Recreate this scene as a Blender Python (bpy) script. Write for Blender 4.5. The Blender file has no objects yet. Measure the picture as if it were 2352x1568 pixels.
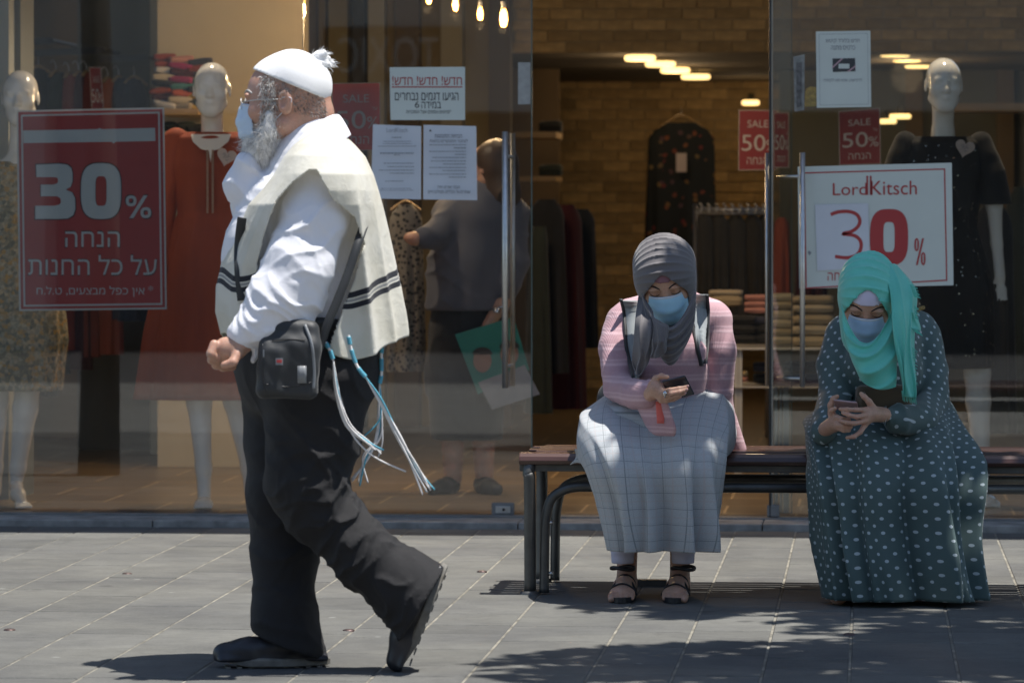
import bpy, math, random
import numpy as np
from mathutils import Vector, Matrix
from mathutils.bvhtree import BVHTree
random.seed(7); np.random.seed(7)
R = math.radians
S = bpy.context.scene
COL = S.collection
# ---------------------------------------------------------------- camera
H = 1.245            # camera height
F = 9187.5           # focal length in units of the 2352 px wide picture
YAW = R(5.1)         # camera looks a little to the left of the shop front's normal
cam = bpy.data.cameras.new('camera'); camo = bpy.data.objects.new('camera', cam); COL.objects.link(camo)
camo.location = (0, 0, H); camo.rotation_euler = (R(90), 0, YAW)
cam.sensor_width = 36; cam.lens = 36 * F / 2352
cam.shift_y = -(784 - 510) / 2352
cam.clip_start = .5; cam.clip_end = 400
cam.dof.use_dof = True; cam.dof.focus_distance = 12.9; cam.dof.aperture_fstop = 5.6
S.camera = camo
# ---------------------------------------------------------------- sky, sun, exposure
SUN_TO = Vector((.29, -.025, 1)).normalized()
sun_el = math.asin(SUN_TO.z); sun_az = math.atan2(SUN_TO.x, SUN_TO.y)
W = bpy.data.worlds.new('World'); S.world = W; W.use_nodes = True
nt = W.node_tree; bg = nt.nodes['Background']
sky = nt.nodes.new('ShaderNodeTexSky'); sky.sky_type = 'NISHITA'; sky.sun_disc = False
sky.sun_elevation = sun_el; sky.sun_rotation = sun_az; sky.dust_density = .6; sky.ozone_density = 1.2
nt.links.new(sky.outputs[0], bg.inputs[0]); bg.inputs[1].default_value = .11
sl = bpy.data.lights.new('sun', 'SUN'); sl.energy = 5; sl.angle = R(.53); sl.color = (1, .965, .91)
so = bpy.data.objects.new('sun', sl); COL.objects.link(so)
so.rotation_euler = SUN_TO.to_track_quat('Z', 'Y').to_euler(); so.location = (3, 5, 12)
S.view_settings.view_transform = 'Standard'; S.view_settings.look = 'None'
S.view_settings.exposure = .5; S.view_settings.gamma = 1
S.render.engine = 'CYCLES'
S.cycles.max_bounces = 10; S.cycles.transparent_max_bounces = 24; S.cycles.use_denoising = True
S.cycles.sample_clamp_indirect = 6
# ---------------------------------------------------------------- helpers: where things stand
CY, SY = math.cos(YAW), math.sin(YAW)
def P(px, py, D):
    "a place D metres in front of the camera, given where it shows in the 2352 px wide photograph"
    a = (px - 1176) / F * D
    return Vector((-SY * D + CY * a, CY * D + SY * a, H - (py - 510) / F * D))
def PY(px, py, Yw):
    a = (px - 1176) / F
    return P(px, py, Yw / (CY + SY * a))
def G(px, py): return P(px, py, H * F / (py - 510))
def dist(v): return -SY * v.x + CY * v.y
# ---------------------------------------------------------------- helpers: tags
def tag(o, label=None, cat=None, group=None, kind=None):
    for k, v in (('label', label), ('category', cat), ('group', group), ('kind', kind)):
        if v: o[k] = v
    return o
def thing(name, label, cat, loc=(0, 0, 0), group=None):
    o = bpy.data.objects.new(name, None); COL.objects.link(o); o.location = loc; o.empty_display_size = .1
    return tag(o, label, cat, group)
def structure(name, loc=(0, 0, 0)):
    o = bpy.data.objects.new(name, None); COL.objects.link(o); o.location = loc; o['kind'] = 'structure'; return o
def origin_of(p):
    v = Vector((0, 0, 0))
    while p is not None: v += p.location; p = p.parent
    return v
def link_mesh(name, me, parent=None, mat=None):
    o = bpy.data.objects.new(name, me); COL.objects.link(o)
    if mat is not None: me.materials.append(mat)
    if parent is not None: o.parent = parent
    return o
def copy_tree(o, parent=None):
    c = o.copy(); COL.objects.link(c); c.parent = parent
    for ch in list(o.children): copy_tree(ch, c)
    return c
# ---------------------------------------------------------------- materials
def _n(nt, t, **kw):
    n = nt.nodes.new(t)
    for k, v in kw.items(): setattr(n, k, v)
    return n
def ramp(nt, fac, stops):
    r = _n(nt, 'ShaderNodeValToRGB'); el = r.color_ramp.elements
    while len(el) < len(stops): el.new(.5)
    for e, (p, c) in zip(el, stops): e.position = p; e.color = (*c, 1) if len(c) == 3 else c
    nt.links.new(fac, r.inputs[0]); return r.outputs[0]
def noise(nt, vec, scale, detail=3, rough=.55, stretch=None, dist_=0):
    if stretch:
        m = _n(nt, 'ShaderNodeMapping'); m.inputs['Scale'].default_value = stretch; nt.links.new(vec, m.inputs[0]); vec = m.outputs[0]
    n = _n(nt, 'ShaderNodeTexNoise'); n.inputs['Scale'].default_value = scale; n.inputs['Detail'].default_value = detail
    n.inputs['Roughness'].default_value = rough; n.inputs['Distortion'].default_value = dist_
    nt.links.new(vec, n.inputs['Vector']); return n.outputs[0]
def math_(nt, op, a, b=None, c=None):
    m = _n(nt, 'ShaderNodeMath', operation=op)
    for i, v in enumerate((a, b, c)):
        if v is None: continue
        if hasattr(v, 'links'): nt.links.new(v, m.inputs[i])
        else: m.inputs[i].default_value = v
    return m.outputs[0]
def mixc(nt, fac, a, b, mode='MIX'):
    m = _n(nt, 'ShaderNodeMix', data_type='RGBA', blend_type=mode)
    for i, v in ((0, fac), (6, a), (7, b)):
        if hasattr(v, 'links'): nt.links.new(v, m.inputs[i])
        elif i == 0: m.inputs[0].default_value = v
        else: m.inputs[i].default_value = (*v, 1)
    return m.outputs[2]
def M(name, col, rough=.6, var=.12, scale=8, bump=.0, bscale=60, metal=0, stretch=None, sheen=0, coat=0, spec=.5,
      trans=0, hue2=None, rnd=0, detail=4, sss=0, bdist=.002):
    m = bpy.data.materials.new(name); m.use_nodes = True; nt = m.node_tree; b = nt.nodes['Principled BSDF']
    tc = _n(nt, 'ShaderNodeTexCoord'); v = tc.outputs['Object']
    f = noise(nt, v, scale, detail, stretch=stretch)
    c2 = hue2 if hue2 else tuple(min(1, c * (1 + var)) for c in col)
    c1 = tuple(c * (1 - var) for c in col)
    out = ramp(nt, f, [(.3, c1), (.7, c2)])
    if rnd:
        oi = _n(nt, 'ShaderNodeObjectInfo')
        k = math_(nt, 'MULTIPLY_ADD', oi.outputs['Random'], 2 * rnd, 1 - rnd)
        mm = _n(nt, 'ShaderNodeVectorMath', operation='SCALE'); nt.links.new(out, mm.inputs[0]); nt.links.new(k, mm.inputs['Scale']); out = mm.outputs[0]
    nt.links.new(out, b.inputs['Base Color'])
    b.inputs['Roughness'].default_value = rough; b.inputs['Metallic'].default_value = metal
    b.inputs['Specular IOR Level'].default_value = spec
    if sheen: b.inputs['Sheen Weight'].default_value = sheen; b.inputs['Sheen Roughness'].default_value = .5
    if coat: b.inputs['Coat Weight'].default_value = coat
    if sss:
        b.inputs['Subsurface Weight'].default_value = sss; b.inputs['Subsurface Radius'].default_value = (.012, .004, .002); b.inputs['Subsurface Scale'].default_value = 1
    if bump:
        f2 = noise(nt, v, bscale, 3, stretch=stretch)
        bp = _n(nt, 'ShaderNodeBump'); bp.inputs['Strength'].default_value = bump; bp.inputs['Distance'].default_value = bdist
        nt.links.new(f2, bp.inputs['Height']); nt.links.new(bp.outputs[0], b.inputs['Normal'])
    return m
def emis(name, col, e):
    m = bpy.data.materials.new(name); m.use_nodes = True; b = m.node_tree.nodes['Principled BSDF']
    b.inputs['Base Color'].default_value = (*col, 1); b.inputs['Emission Color'].default_value = (*col, 1); b.inputs['Emission Strength'].default_value = e
    return m
def glass_mat(name='glass', refl=.1, tint=(.93, .95, .94), dirt=.02):
    m = bpy.data.materials.new(name); m.use_nodes = True; nt = m.node_tree; nt.nodes.clear()
    out = _n(nt, 'ShaderNodeOutputMaterial'); tr = _n(nt, 'ShaderNodeBsdfTransparent'); gl = _n(nt, 'ShaderNodeBsdfGlossy'); df = _n(nt, 'ShaderNodeBsdfDiffuse')
    tr.inputs[0].default_value = (*tint, 1); gl.inputs['Roughness'].default_value = .012; df.inputs[0].default_value = (.5, .5, .48, 1)
    tc = _n(nt, 'ShaderNodeTexCoord'); f = noise(nt, tc.outputs['Object'], 2.2, 6, .7)
    fr = _n(nt, 'ShaderNodeFresnel'); fr.inputs[0].default_value = 1.45
    k = math_(nt, 'ADD', math_(nt, 'MULTIPLY', fr.outputs[0], 1.0), refl - .035)
    mx = _n(nt, 'ShaderNodeMixShader'); nt.links.new(k, mx.inputs[0]); nt.links.new(tr.outputs[0], mx.inputs[1]); nt.links.new(gl.outputs[0], mx.inputs[2])
    d = math_(nt, 'MULTIPLY', ramp(nt, f, [(.4, (0, 0, 0)), (.75, (1, 1, 1))]), dirt)
    m2 = _n(nt, 'ShaderNodeMixShader'); nt.links.new(d, m2.inputs[0]); nt.links.new(mx.outputs[0], m2.inputs[1]); nt.links.new(df.outputs[0], m2.inputs[2])
    nt.links.new(m2.outputs[0], out.inputs[0]); return m
# ---------------------------------------------------------------- mesh builder
class MB:
    def __init__(s): s.v = []; s.f = []; s.uv = None
    def add(s, vs, fs):
        n = len(s.v); s.v += [tuple(v) for v in vs]; s.f += [tuple(i + n for i in f) for f in fs]; return s
    def box(s, c, d, rz=0, rot=None):
        x, y, z = d[0] / 2, d[1] / 2, d[2] / 2
        vs = [Vector((a * x, b * y, e * z)) for a in (-1, 1) for b in (-1, 1) for e in (-1, 1)]
        m = rot if rot is not None else Matrix.Rotation(rz, 3, 'Z')
        vs = [m @ v + Vector(c) for v in vs]
        return s.add(vs, [(0, 1, 3, 2), (4, 6, 7, 5), (0, 4, 5, 1), (2, 3, 7, 6), (0, 2, 6, 4), (1, 5, 7, 3)])
    def box2(s, a, b):
        return s.box([(p + q) / 2 for p, q in zip(a, b)], [abs(q - p) for p, q in zip(a, b)])
    def tube(s, pts, r, n=10, caps=True, flat=1.0):
        pts = [Vector(p) for p in pts]; rs = r if hasattr(r, '__len__') else [r] * len(pts)
        up = Vector((0, 0, 1)); rings = []; prev = None
        for i, p in enumerate(pts):
            t = (pts[min(i + 1, len(pts) - 1)] - pts[max(i - 1, 0)]).normalized()
            if prev is None:
                a = up if abs(t.z) < .9 else Vector((1, 0, 0)); u = (a - t * a.dot(t)).normalized()
            else: u = (prev - t * prev.dot(t)).normalized()
            prev = u; w = t.cross(u)
            rings.append([p + (u * math.cos(2 * math.pi * k / n) * flat + w * math.sin(2 * math.pi * k / n)) * rs[i] for k in range(n)])
        vs = [v for g in rings for v in g]; fs = []
        for i in range(len(pts) - 1):
            for k in range(n): k2 = (k + 1) % n; fs.append((i * n + k, i * n + k2, (i + 1) * n + k2, (i + 1) * n + k))
        if caps: fs.append(tuple(range(n))[::-1]); fs.append(tuple((len(pts) - 1) * n + k for k in range(n)))
        return s.add(vs, fs)
    def grid(s, rows, close=False):
        "rows of equal length lists of points -> quad sheet"
        n = len(rows[0]); vs = [p for r in rows for p in r]; fs = []
        for i in range(len(rows) - 1):
            for k in range(n if close else n - 1):
                k2 = (k + 1) % n; fs.append((i * n + k, i * n + k2, (i + 1) * n + k2, (i + 1) * n + k))
        return s.add(vs, fs)
    def prism(s, poly, off):
        n = len(poly); off = Vector(off); a = [Vector(p) for p in poly]; b = [p + off for p in a]
        return s.add(a + b, [tuple(range(n))[::-1], tuple(range(n, 2 * n))] + [(k, (k + 1) % n, n + (k + 1) % n, n + k) for k in range(n)])
    def lathe(s, prof, c, n=20):
        c = Vector(c); rows = [[c + Vector((r * math.cos(2 * math.pi * k / n), r * math.sin(2 * math.pi * k / n), z)) for k in range(n)] for r, z in prof]
        return s.grid(rows, True)
    def ell(s, c, rad, n=14, m=9):
        c = Vector(c); rows = [[c + Vector((rad[0] * math.sin(t) * math.cos(a), rad[1] * math.sin(t) * math.sin(a), rad[2] * math.cos(t))) for a in np.linspace(0, 2 * math.pi, n, endpoint=False)] for t in np.linspace(.02, math.pi - .02, m)]
        s.grid(rows, True); return s
    def build(s, name, mat=None, parent=None, smooth=False, bevel=0, solid=0, sub=0):
        o = origin_of(parent); me = bpy.data.meshes.new(name)
        me.from_pydata([(v[0] - o.x, v[1] - o.y, v[2] - o.z) for v in s.v], [], s.f); me.update()
        if smooth: me.polygons.foreach_set('use_smooth', [True] * len(me.polygons))
        ob = link_mesh(name, me, parent, mat)
        if solid: m = ob.modifiers.new('s', 'SOLIDIFY'); m.thickness = solid; m.offset = 0
        if sub: m = ob.modifiers.new('u', 'SUBSURF'); m.levels = m.render_levels = sub
        if bevel: m = ob.modifiers.new('b', 'BEVEL'); m.width = bevel; m.segments = 2; m.limit_method = 'ANGLE'
        return ob
def bbox_box(name, a, b, mat, parent=None, bevel=0):
    return MB().box2(a, b).build(name, mat, parent, bevel=bevel)
# ---------------------------------------------------------------- lettering
def text_mesh(txt, bold=0.0):
    import mathutils.geometry as mg
    cu = bpy.data.curves.new('t', 'FONT'); cu.body = txt; cu.size = 1; cu.offset = bold; cu.resolution_u = 4; cu.fill_mode = 'NONE'
    ob = bpy.data.objects.new('t', cu); COL.objects.link(ob); bpy.context.view_layer.update()
    dg = bpy.context.evaluated_depsgraph_get(); me = bpy.data.meshes.new_from_object(ob.evaluated_get(dg))
    bpy.data.objects.remove(ob); bpy.data.curves.remove(cu)
    nb = {}
    for e in me.edges:
        a, b = e.vertices; nb.setdefault(a, []).append(b); nb.setdefault(b, []).append(a)
    seen = set(); loops = []
    for v0 in nb:
        if v0 in seen: continue
        lp = [v0]; seen.add(v0); cur = v0
        while True:
            nx = [w for w in nb[cur] if w not in seen]
            if not nx: break
            cur = nx[0]; seen.add(cur); lp.append(cur)
        if len(lp) > 2: loops.append([me.vertices[i].co.copy() for i in lp])
    def inside(p, L):
        c = False; n = len(L)
        for i in range(n):
            a, b = L[i], L[i - 1]
            if (a.y > p.y) != (b.y > p.y) and p.x < (b.x - a.x) * (p.y - a.y) / (b.y - a.y) + a.x: c = not c
        return c
    hole = {}
    for i, L in enumerate(loops):
        for j, K in enumerate(loops):
            if i != j and all(inside(p, K) for p in L): hole[i] = j
    vs = []; fs = []
    for i, L in enumerate(loops):
        if i in hole: continue
        parts = [L] + [loops[k] for k in hole if hole[k] == i]; flat = [p for q in parts for p in q]; o = len(vs)
        z = .0004 * (i % 2); vs += [(p.x, p.y, z) for p in flat]; fs += [tuple(q + o for q in t) for t in mg.tessellate_polygon(parts)]
    out = bpy.data.meshes.new('t'); out.from_pydata(vs, [], fs); bpy.data.meshes.remove(me); return out
def he(s): return s[::-1]
def lettering(txt, box, fn, mat, parent, bold=0, name='lettering', slant=0):
    "fits the written line into box (left, top, right, bottom in photo px); fn maps px,py to a place on the sheet"
    me = text_mesh(txt, bold); n = len(me.vertices); co = np.zeros(n * 3); me.vertices.foreach_get('co', co); co = co.reshape(-1, 3)
    if n == 0: return None
    mn = co.min(0); mx = co.max(0); x0, y0, x1, y1 = box
    u = (co[:, 0] - mn[0]) / max(1e-6, mx[0] - mn[0]); v = (co[:, 1] - mn[1]) / max(1e-6, mx[1] - mn[1])
    o = origin_of(parent)
    out = np.array([tuple(fn(x0 + a * (x1 - x0), y1 + b * (y0 - y1) + slant * a) - o + Vector((0, -z_, 0))) for a, b, z_ in zip(u, v, co[:, 2])])
    me.vertices.foreach_set('co', out.ravel()); me.update(); me.name = name; me.materials.clear()
    return link_mesh(name, me, parent, mat)
# ================================================================ MATERIALS
m_slab = bpy.data.materials.new('paving_stone'); m_slab.use_nodes = True
def _slab():
    nt = m_slab.node_tree; b = nt.nodes['Principled BSDF']; g = _n(nt, 'ShaderNodeNewGeometry'); v = g.outputs['Position']
    oi = _n(nt, 'ShaderNodeObjectInfo')
    streak = noise(nt, v, 9, 5, .65, stretch=(1, 14, 1)); fine = noise(nt, v, 260, 3, .7, stretch=(.5, 1, 1)); blot = noise(nt, v, 1.7, 5, .6)
    c = ramp(nt, streak, [(.25, (.103, .102, .097)), (.6, (.148, .146, .138)), (.8, (.172, .169, .158))])
    c = mixc(nt, .5, c, ramp(nt, fine, [(.3, (.55, .55, .55)), (.7, (1.25, 1.25, 1.22))]), 'MULTIPLY')
    c = mixc(nt, .9, c, ramp(nt, blot, [(.3, (.70, .71, .74)), (.62, (1.1, 1.1, 1.06))]), 'MULTIPLY'); c = mixc(nt, .5, c, ramp(nt, noise(nt, v, 7, 6, .75), [(.35, (.75, .75, .75)), (.6, (1.1, 1.1, 1.1))]), 'MULTIPLY')
    k = math_(nt, 'MULTIPLY_ADD', oi.outputs['Random'], .22, .89)
    sc = _n(nt, 'ShaderNodeVectorMath', operation='SCALE'); nt.links.new(c, sc.inputs[0]); nt.links.new(k, sc.inputs['Scale'])
    # pale scuffs and bits of gum
    vo = _n(nt, 'ShaderNodeTexVoronoi'); vo.inputs['Scale'].default_value = 3.1
    mp = _n(nt, 'ShaderNodeMapping'); mp.inputs['Scale'].default_value = (1.1, .9, 1); nt.links.new(v, mp.inputs[0]); nt.links.new(mp.outputs[0], vo.inputs['Vector'])
    spot = ramp(nt, math_(nt, 'ADD', vo.outputs['Distance'], math_(nt, 'MULTIPLY', noise(nt, v, 40, 2), .05)), [(.055, (1, 1, 1)), (.075, (0, 0, 0))])
    col = mixc(nt, math_(nt, 'MULTIPLY', spot, .5), sc.outputs[0], (.3, .3, .28))
    v2 = _n(nt, 'ShaderNodeTexVoronoi'); v2.inputs['Scale'].default_value = 2.3; m3 = _n(nt, 'ShaderNodeMapping'); m3.inputs['Location'].default_value = (3.7, 1.3, 0); nt.links.new(v, m3.inputs[0]); nt.links.new(m3.outputs[0], v2.inputs['Vector'])
    gum = ramp(nt, math_(nt, 'ADD', v2.outputs['Distance'], math_(nt, 'MULTIPLY', noise(nt, v, 30, 2), .04)), [(.07, (1, 1, 1)), (.10, (0, 0, 0))]); col = mixc(nt, math_(nt, 'MULTIPLY', gum, .55), col, (.045, .044, .042))
    spill = ramp(nt, noise(nt, v, 2.6, 6, .7, stretch=(1, .6, 1), dist_=1.2), [(.60, (0, 0, 0)), (.68, (1, 1, 1))]); col = mixc(nt, math_(nt, 'MULTIPLY', spill, .35), col, (.06, .058, .055))
    nt.links.new(col, b.inputs['Base Color']); b.inputs['Roughness'].default_value = .82; b.inputs['Specular IOR Level'].default_value = .3
    bp = _n(nt, 'ShaderNodeBump'); bp.inputs['Strength'].default_value = .55; bp.inputs['Distance'].default_value = .003
    nt.links.new(math_(nt, 'ADD', math_(nt, 'MULTIPLY', streak, 1.4), math_(nt, 'MULTIPLY', fine, .6)), bp.inputs['Height']); nt.links.new(bp.outputs[0], b.inputs['Normal'])
_slab()
m_mortar = M('mortar', (.20, .185, .15), .9, .55, 9, bump=.5, bscale=200)
m_dirt = M('joint_dirt', (.07, .065, .055), .95, .4, 30)
m_steel = M('brushed_steel', (.62, .62, .60), .42, .1, 30, metal=1)
m_alu = M('aluminium_rail', (.20, .195, .185), .5, .2, 20, metal=.2)
m_stone = M('threshold_stone', (.27, .26, .24), .8, .35, 12, bump=.4, bscale=90)
m_glass = glass_mat('shop_glass', .085, (.97, .98, .975))
m_glass2 = glass_mat('door_glass', .085)
m_edge = M('glass_edge', (.10, .15, .14), .2, .1)
m_black = M('black_metal', (.02, .021, .022), .4, .2)
m_floor = bpy.data.materials.new('shop_floor'); m_floor.use_nodes = True
def _floor():
    nt = m_floor.node_tree; b = nt.nodes['Principled BSDF']; g = _n(nt, 'ShaderNodeNewGeometry'); v = g.outputs['Position']
    br = _n(nt, 'ShaderNodeTexBrick'); br.inputs['Scale'].default_value = 1; br.inputs['Brick Width'].default_value = .6; br.inputs['Row Height'].default_value = .45
    br.inputs['Mortar Size'].default_value = .006; br.inputs['Color1'].default_value = (.20, .145, .09, 1); br.inputs['Color2'].default_value = (.165, .12, .075, 1); br.inputs['Mortar'].default_value = (.5, .36, .2, 1)
    nt.links.new(v, br.inputs['Vector'])
    c = mixc(nt, .6, br.outputs[0], ramp(nt, noise(nt, v, 3, 5), [(.3, (.7, .66, .6)), (.7, (1.15, 1.12, 1.1))]), 'MULTIPLY')
    nt.links.new(c, b.inputs['Base Color']); b.inputs['Roughness'].default_value = .35
_floor()
m_brick = M('yellow_brick', (.44, .30, .14), .85, .25, 14, bump=.3, bscale=70, rnd=.28)
m_brickmortar = M('brick_mortar', (.38, .30, .19), .95, .15, 20)
m_beige = M('beige_wall', (.50, .42, .28), .85, .06, 2)
m_ochre = M('ochre_wall', (.34, .25, .10), .85, .15, 1.5, hue2=(.42, .32, .15))
m_greygreen = M('grey_panel', (.14, .135, .105), .8, .1, 2)
m_brownp = M('brown_panel', (.17, .12, .07), .8, .1, 2)
m_pillar = M('grey_pillar', (.30, .32, .30), .7, .05, 2)
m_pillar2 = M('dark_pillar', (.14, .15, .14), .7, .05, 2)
m_ceil = M('ceiling_paint', (.13, .105, .075), .9, .05, 2)
m_wood = M('pale_wood', (.42, .27, .12), .55, .2, 5, stretch=(1, 1, 6))
m_whitemetal = M('white_metal', (.55, .54, .5), .5, .05)
m_bulb = emis('lit_filament_bulb', (1, .50, .10), 9)
m_lamp = emis('lit_ceiling_lamp', (1, .66, .25), 1.9)
m_poster = M('poster_white', (.62, .66, .66), .6, .03, 3)
m_paper = M('paper_white', (.62, .66, .72), .7, .05, 5)
m_red = M('poster_red', (.46, .055, .055), .45, .05, 3)
m_red2 = M('poster_red_print', (.42, .05, .05), .5, .03, 3)
m_ink = M('dark_ink', (.05, .055, .06), .6, .05)
m_inkgrey = M('grey_ink', (.25, .27, .30), .6, .05)
m_greenpaper = M('pale_green_paper', (.60, .66, .62), .7, .04, 4)

# ================================================================ GROUND
gr = bbox_box('ground', (-60, -45, -.13), (60, 60, -.031), m_dirt); gr['kind'] = 'structure'
pave = structure('pavement', (0, 12, 0))
joints = [G(px, 1568).x for px in (-62, 163, 416, 658, 839, 1060, 1340, 1538, 1745, 1950, 2205)]
while joints[0] > -5.2: joints.insert(0, joints[0] - random.uniform(.22, .31))
while joints[-1] < 2.2: joints.append(joints[-1] + random.uniform(.22, .31))
YS0, YS1 = 9.6, 16.150
slabmeshes = {}; slab_n = 0
mort = MB(); rest = MB()
for i in range(len(joints) - 1):
    x0, x1 = joints[i] + .0036, joints[i + 1] - .0036
    mort.box2((joints[i] - .0036, YS0, -.03), (joints[i] + .0036, YS1, -.0022))
    y = YS0 - random.uniform(0, .3)
    while y < YS1 - .02:
        L = random.choice([.26, .3, .37, .44, .44, .52]); ye = min(y + L, YS1)
        c = Vector(((x0 + x1) / 2, (y + ye) / 2, 0)); D = dist(c); px = 1176 + F * (CY * c.x + SY * c.y) / D
        dz = random.uniform(-.0012, .0012)
        if -160 < px < 2510 and D > 10.3:
            me = bpy.data.meshes.new('paving_slab'); a, b_, hgt = (x1 - x0) / 2, (ye - y) / 2 - .0026, .03; k = .003
            mb = MB(); vs = [(sx * (a - i_), sy * (b_ - i_), zz) for zz, i_ in ((-hgt, 0), (-k, 0), (0, k)) for sx, sy in ((-1, -1), (1, -1), (1, 1), (-1, 1))]
            fs = [(l + q, l + (q + 1) % 4, l + 4 + (q + 1) % 4, l + 4 + q) for l in (0, 4) for q in range(4)] + [(8, 9, 10, 11)]
            me.from_pydata(vs, [], fs); me.update(); o = link_mesh('paving_slab', me, pave, m_slab); slab_n += 1
            o.location = c + Vector((0, -12, dz)); o.rotation_euler = (random.uniform(-.0012, .0012), random.uniform(-.0012, .0012), random.uniform(-.002, .002))
        else: rest.box2((x0, y + .002, -.03), (x1, ye - .002, dz))
        y = ye
mort.build('mortar_joint', m_mortar, pave)
o = rest.build('outer_paving', m_slab, pave); o['kind'] = 'stuff'
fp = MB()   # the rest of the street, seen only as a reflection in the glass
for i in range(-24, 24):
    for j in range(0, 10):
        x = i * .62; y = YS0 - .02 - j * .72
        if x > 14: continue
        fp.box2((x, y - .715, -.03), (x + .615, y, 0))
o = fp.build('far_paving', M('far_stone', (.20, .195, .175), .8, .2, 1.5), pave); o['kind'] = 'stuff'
bbox_box('shaded_paving', (-30, -8, -.03), (30, 2.4, -.004), M('paving_in_shade', (.05, .05, .05), .9, .2, 3))['kind'] = 'structure'  # dark sheet stands for paving in shade; the shade is its colour
fp = MB(); fp.box2((-14, 9.6, -.03), (joints[0] - .01, 16.15, 0)); fp.box2((joints[-1] + .01, 9.6, -.03), (14, 16.15, 0)); o = fp.build('side_paving', m_slab, pave); o['kind'] = 'stuff'
m_stud = M('worn_stud', (.10, .07, .065), .5, .3, 60, metal=.6)
for px, py in ((292, 1318), (801, 1448), (22, 1447), (1107, 1313), (1951, 1457)):
    p = G(px, py); MB().lathe([(.0001, .006), (.012, .0055), (.018, .003), (.019, -.01)], (p.x, p.y, 0), 16).build('metal_stud', m_stud, pave, smooth=True)
# threshold
YK = 16.155; YG = 16.47
thr = structure('threshold', (-1, YK, 0))
x = -6.0
while x < 3.5:
    L = random.uniform(.55, 1.0); o = bbox_box('threshold_stone', (x + .002, YK + random.uniform(0, .003), -.05), (x + L - .002, YK + .26, .026 + random.uniform(0, .002)), m_stone, thr, bevel=.004); x += L
bbox_box('track', (-6, YK + .262, -.02), (3.5, YG + .06, .034), m_alu, thr, bevel=.002)

# ================================================================ SHOP BUILDING
shop = thing('shop_building', 'clothing shop with a glazed front and yellow brick inside', 'shop', (-1, YG, 0))
X = lambda px, Yw: PY(px, 500, Yw).x
Z = lambda py, Yw, px=1176: PY(px, py, Yw).z
bbox_box('floor', (-7, YG + .062, -.05), (6, 32, .035), m_floor, shop)
bbox_box('ceiling', (-7, YG + .1, 4.5), (6, 24, 4.6), m_ceil, shop)
bbox_box('low_ceiling', (-7, 24.13, 2.262), (6, 32, 2.36), m_ceil, shop)
bbox_box('fascia', (-9, 15.70, 4.6), (7, YG + .1, 5.4), m_stone, shop)
bbox_box('upper_wall', (-9, YG + .1, 4.65), (7, YG + .5, 12), m_stone, shop)
bbox_box('side_wall', (-7.2, YG + .1, 0), (-7, 32, 4.6), m_beige, shop)
bbox_box('side_wall', (6, YG + .1, 0), (6.2, 32, 4.6), m_beige, shop)
bbox_box('end_wall', (-7, 32, 0), (6, 32.2, 4.6), m_beige, shop)
bbox_box('pillar', (X(-160, 17.2), 17.2, .035), (X(20, 17.2), 17.6, 4.45), m_pillar, shop)
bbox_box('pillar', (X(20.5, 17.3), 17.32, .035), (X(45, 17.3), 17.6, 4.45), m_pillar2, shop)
bbox_box('wall_panel', (X(-100, 22), 22, .035), (X(215, 22), 22.1, 4.45), m_brownp, shop)
bbox_box('wall_panel', (X(178, 21), 21, .035), (X(345, 21), 21.1, 4.45), m_greygreen, shop)
bbox_box('wall_panel', (X(345, 20.6), 20.6, .035), (X(362, 20.6), 20.9, 4.45), m_beige, shop)
bbox_box('partition', (X(362, 19.6), 19.6, .035), (X(699, 19.6), 19.75, 4.45), m_beige, shop)
bbox_box('wall_panel', (X(640, 23.6), 23.6, .035), (X(1165, 23.6), 23.7, 4.45), m_ochre, shop)
for a, b_, mt in ((700, 722, m_brownp), (752, 795, m_ochre), (808, 836, m_black), (842, 880, m_beige), (905, 960, m_brownp), (1010, 1060, m_beige), (1120, 1170, m_brownp)):
    bbox_box('wall_strip', (X(a, 23.4), 23.42 + random.uniform(0, .05), .035), (X(b_, 23.4), 23.59, 3), mt, shop)
# brick beam and brick back wall, every brick a piece
def brick_wall(xa, xb, za, zb, yf, bw, bh, depth=.09):
    bbox_box('brick_core', (xa, yf + .012, za), (xb, yf + depth, zb), m_brickmortar, shop)
    me = bpy.data.meshes.new('brick'); k = .003; a, c = bw / 2 - .004, bh / 2 - .0035
    vs = [(sx * (a - i_), yy, sz * (c - i_)) for yy, i_ in ((.012, 0), (k, 0), (0, k)) for sx, sz in ((-1, -1), (1, -1), (1, 1), (-1, 1))]
    me.from_pydata(vs, [], [(l + q, l + (q + 1) % 4, l + 4 + (q + 1) % 4, l + 4 + q) for l in (0, 4) for q in range(4)] + [(8, 9, 10, 11)]); me.materials.append(m_brick)
    n = 0; r = 0; z = za + bh / 2
    while z < zb:
        x = xa + bw / 2 + (bw / 2 if r % 2 else 0) - (random.random() * .02)
        while x < xb - bw / 2 + .01:
            o = bpy.data.objects.new('brick', me); COL.objects.link(o); o.parent = shop
            o.location = Vector((x, yf - random.uniform(0, .004), z)) - shop.location; n += 1; x += bw
        z += bh; r += 1
    return n
nb = brick_wall(X(1150, 24), X(2420, 24), 2.262, 2.262 + .066 * 5, 24.0, .2, .066)
bbox_box('beam', (X(1150, 24), 24.02, 2.592), (X(2420, 24), 24.12, 4.49), m_brickmortar, shop)
nb += brick_wall(X(1232, 29), X(1800, 29), .035, 2.25, 29.0, .2, .075)
bbox_box('wall_panel', (X(1150, 26.5), 26.5, .035), (X(1283, 26.5), 26.6, 2.262), m_brownp, shop)
bbox_box('wall_panel', (X(1790, 27), 27, .035), (X(2450, 27), 27.1, 2.262), m_greygreen, shop)
bbox_box('wall_strip', (X(2080, 26.8), 26.9, .035), (X(2120, 26.8), 26.99, 2.262), m_brownp, shop)
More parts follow.
